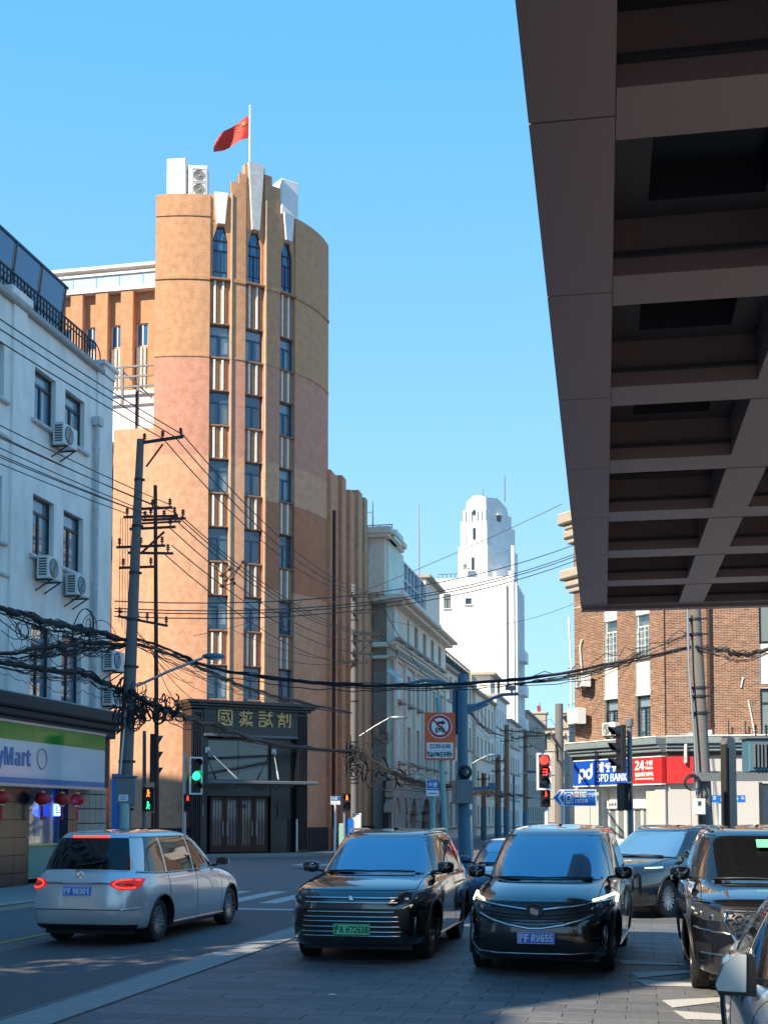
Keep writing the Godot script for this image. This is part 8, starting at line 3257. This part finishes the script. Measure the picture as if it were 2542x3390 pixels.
func build_wires() -> void:
	var along := Vector3(-0.2045, 0, 1.0)
	# high power lines: from behind us over the shop to the left pole, on to the tower's pole
	var g1 := "three high power lines over the shop roof"
	var g2 := "power lines from the left pole to the tower's pole"
	var ins := [[540, 1452], [578, 1445], [607, 1440]]
	for i in 3:
		var p := at(ins[i][0], ins[i][1], 32.0)
		wire(p + along * 30.0 + Vector3(-0.5, -0.4, 0), p, 0.5, 0.014, "high power line above the shop house, %s of three parallel wires" % ["lowest", "middle", "topmost"][i], g1)
		wire(p, at(1180 + i * 32, 1962, 63.75), 0.9, 0.016, "power line from the %s insulator of the left pole's top arm" % ["inner", "middle", "outer"][i], g2)
	var low := [[442, 1676], [505, 1672], [566, 1672], [420, 1700], [480, 1700], [580, 1698], [500, 1708]]
	for i in 7:
		var p := at(low[i][0], low[i][1], 32.2)
		wire(p + along * 30.0 + Vector3(-0.3, -0.5 - 0.1 * i, 0), p, 0.45, 0.012, "low-voltage wire along the shop house to the stacked arms, %s" % ORD[i], "low-voltage wires along the shop house")
	for i in 6:
		var p := at([600, 596, 575, 560, 570, 540][i], [1708, 1716, 1716, 1745, 1806, 1830][i], 32.2)
		wire(p, at([1262, 1240, 1215, 1190, 1240, 1180][i], [2096, 2096, 2096, 2120, 2162, 2190][i], 63.75), 0.8, 0.015, "low-voltage wire sloping before the tower to its pole, %s" % ORD[i], "low-voltage wires crossing before the tower")
	# lines that cross the whole street towards the bank
	for i in 4:
		wire(at(380, [1990, 2014, 2024, 2040][i], 32.3), at(1990, [1768, 1800, 1808, 1822][i], 50.0), 0.9, 0.016, "wire crossing the whole street to the brick building, %s" % ORD[i], "wires crossing the whole street")
	wire(at(800, 2100, 60.0), at(1860, 1668, 52.0), 0.3, 0.014, "single thin wire rising across the tower to the bridge end", "wires crossing the whole street at a slant")
	wire(at(640, 2105, 55.0), at(1000, 1990, 60.0), 0.2, 0.012, "thin wire slanting up across the tower's middle", "wires crossing the whole street at a slant")
	wire(at(880, 2170, 59.0), at(1170, 2193, 63.7), 0.25, 0.012, "pale thin wire before the tower's third-floor windows", "thin wires on the tower")
	wire(at(760, 2080, 58.5), at(1170, 2190, 63.7), 0.35, 0.012, "thin wire across the tower's windows", "thin wires on the tower")
	wire(at(1255, 1985, 63.5), at(1470, 2310, 90.0), 0.5, 0.02, "wire from the tower's pole sloping down along the mint house", "wires along the mint house")
	wire(at(1262, 2100, 63.5), at(1500, 2330, 92.0), 0.5, 0.02, "second wire from the tower's pole along the mint house", "wires along the mint house")
	wire(at(1270, 2050, 63.5), at(1930, 1985, 62.0), 0.9, 0.012, "pale thin wire before the white tower block", "thin wires over the street")
	# insulators strung in mid-span before the tower
	var st := thing("span_insulators", "cluster of brown insulators hanging in the wires before the tower", "insulators", Transform3D())
	for q in [[735, 1905, 760, 1885], [748, 1920, 790, 1880], [735, 1940, 775, 1930], [770, 1915, 805, 1860]]:
		var b := B.new()
		b.bar(at(q[0], q[1], 44.0), at(q[2], q[3], 44.2), 0.03)
		b.ball(at(q[0], q[1], 44.0), Vector3(0.09, 0.07, 0.07), 8)
		b.ball(at(q[2], q[3], 44.2), Vector3(0.07, 0.07, 0.07), 8)
		part(st, "insulator", b, mt["rust_pipe"])
	# thick bundles
	bundle("heavy drooping cable bundle from the upper left edge to the left pole", [[-60, 1995, 27.5], [60, 2025, 28.5], [170, 2060, 29.5], [300, 2085, 31], [425, 2120, 32]], 0.05, 22, 0.09, 0.9, 6)
	bundle("cable bundle across the first-floor windows to the left pole", [[-60, 2160, 27.5], [60, 2160, 28.5], [180, 2140, 29.6], [300, 2130, 31], [420, 2135, 32]], 0.06, 18, 0.10, 0.6, 1)
	bundle("lowest cable bundle sloping from the left edge down to the pole", [[-60, 2180, 27.5], [60, 2200, 28.5], [150, 2215, 29.2], [270, 2225, 30.4], [350, 2262, 31.2], [420, 2290, 32]], 0.06, 14, 0.09, 0.35)
	bundle("thick cable bundle sweeping past the entrance canopy to the tower's pole", [[430, 2290, 31.8], [520, 2340, 33], [600, 2372, 36], [700, 2398, 40], [820, 2440, 46], [960, 2470, 53], [1165, 2490, 63.5]], 0.095, 14, 0.14, 0.3)
	bundle("straight cable bundle spanning the whole street to the right pole", [[440, 2110, 32], [560, 2150, 32], [680, 2205, 31.8], [900, 2245, 31.5], [1170, 2268, 31], [1500, 2265, 30.6], [1800, 2238, 30.2], [2100, 2180, 30], [2290, 2140, 30]], 0.045, 8, 0.06, 0.12)
	bundle("cable bundle from the left pole down to the tower's pole, above the gold sign", [[440, 2130, 32], [560, 2165, 34], [700, 2230, 38], [830, 2280, 44], [1000, 2325, 54], [1165, 2360, 63.5]], 0.05, 9, 0.10, 0.3)
	bundle("cable bundle from the tower's pole along the arcade to the blue post", [[1175, 2480, 63.4], [1230, 2510, 56], [1300, 2555, 48], [1400, 2590, 40], [1530, 2600, 34]], 0.07, 12, 0.12, 0.25)
	bundle("cable bundle on the right from the pole to the picture's edge", [[2300, 2140, 29.8], [2400, 2155, 29.6], [2470, 2165, 29.5], [2600, 2140, 29.2]], 0.045, 8, 0.10, 0.12)
	bundle("fan of thin cables spreading left from the right pole", [[1700, 2268, 31], [1950, 2230, 30.6], [2120, 2165, 30.2], [2285, 2098, 30]], 0.012, 8, 0.08, 0.1)
	bundle("tangled far cables along the cream terrace", [[1500, 2300, 90], [1620, 2420, 100], [1700, 2440, 115], [1840, 2432, 60]], 0.05, 9, 0.5, 0.6)
	bundle("dark cable bundle along the ground floors beyond the blue post", [[1560, 2620, 40], [1620, 2625, 60], [1680, 2630, 85], [1760, 2640, 110]], 0.10, 10, 0.3, 0.3)
	bundle("cables arching from far roofs to the bare concrete pole", [[1690, 2420, 110], [1770, 2425, 85], [1830, 2440, 57], [1845, 2520, 57]], 0.05, 6, 0.2, 0.3)
	# coils and tangles
	loops("tangled cable loops around the left pole at lamp height", [430, 2335, 31.8], 46, 0.26, Vector3(0.30, 0.55, 0.2), 0.014)
	loops("dense cable knot right of the left pole", [520, 2340, 32.5], 46, 0.20, Vector3(0.65, 0.26, 0.2), 0.016)
	loops("cable loops hanging over the first-floor windows", [170, 2120, 29.6], 16, 0.30, Vector3(1.0, 0.35, 0.15), 0.008)
	loops("thin cable loops under the upper bundle near the corner", [285, 2110, 31], 12, 0.34, Vector3(0.5, 0.3, 0.15), 0.008)
	loops("coils hanging from the tower's pole", [1178, 2500, 63.2], 14, 0.42, Vector3(0.4, 0.6, 0.2), 0.02)
	loops("row of dark coils hanging along the arcade bundle", [1270, 2545, 54], 16, 0.42, Vector3(1.3, 0.4, 0.3), 0.03)
	loops("coils hanging by the mint house's corner", [1275, 2420, 60], 8, 0.45, Vector3(0.3, 0.4, 0.2), 0.018)
	# drop wires from the left pole to the tower
	for i in 7:
		wire(at(455 + i * 9, 2090 + i * 12, 32.0), at([640, 700, 720, 745, 690, 640, 760][i], [2260, 2220, 2300, 2180, 2330, 2380, 2240][i], [40, 45, 48, 52, 42, 38, 55][i]), 0.35, 0.009, "thin slack drop wire before the tower's left wall, %s at the pole" % ORD[i], "slack drop wires by the left pole")
	for i in 5:
		wire(at(400 + i * 8, 1715, 32.1), at(395 + i * 10, 2060 + i * 20, 32.0), 0.05, 0.008, "thin drop wire hanging down the left pole, %s from the left" % ["first", "second", "third", "fourth", "fifth"][i], "drop wires on the left pole")
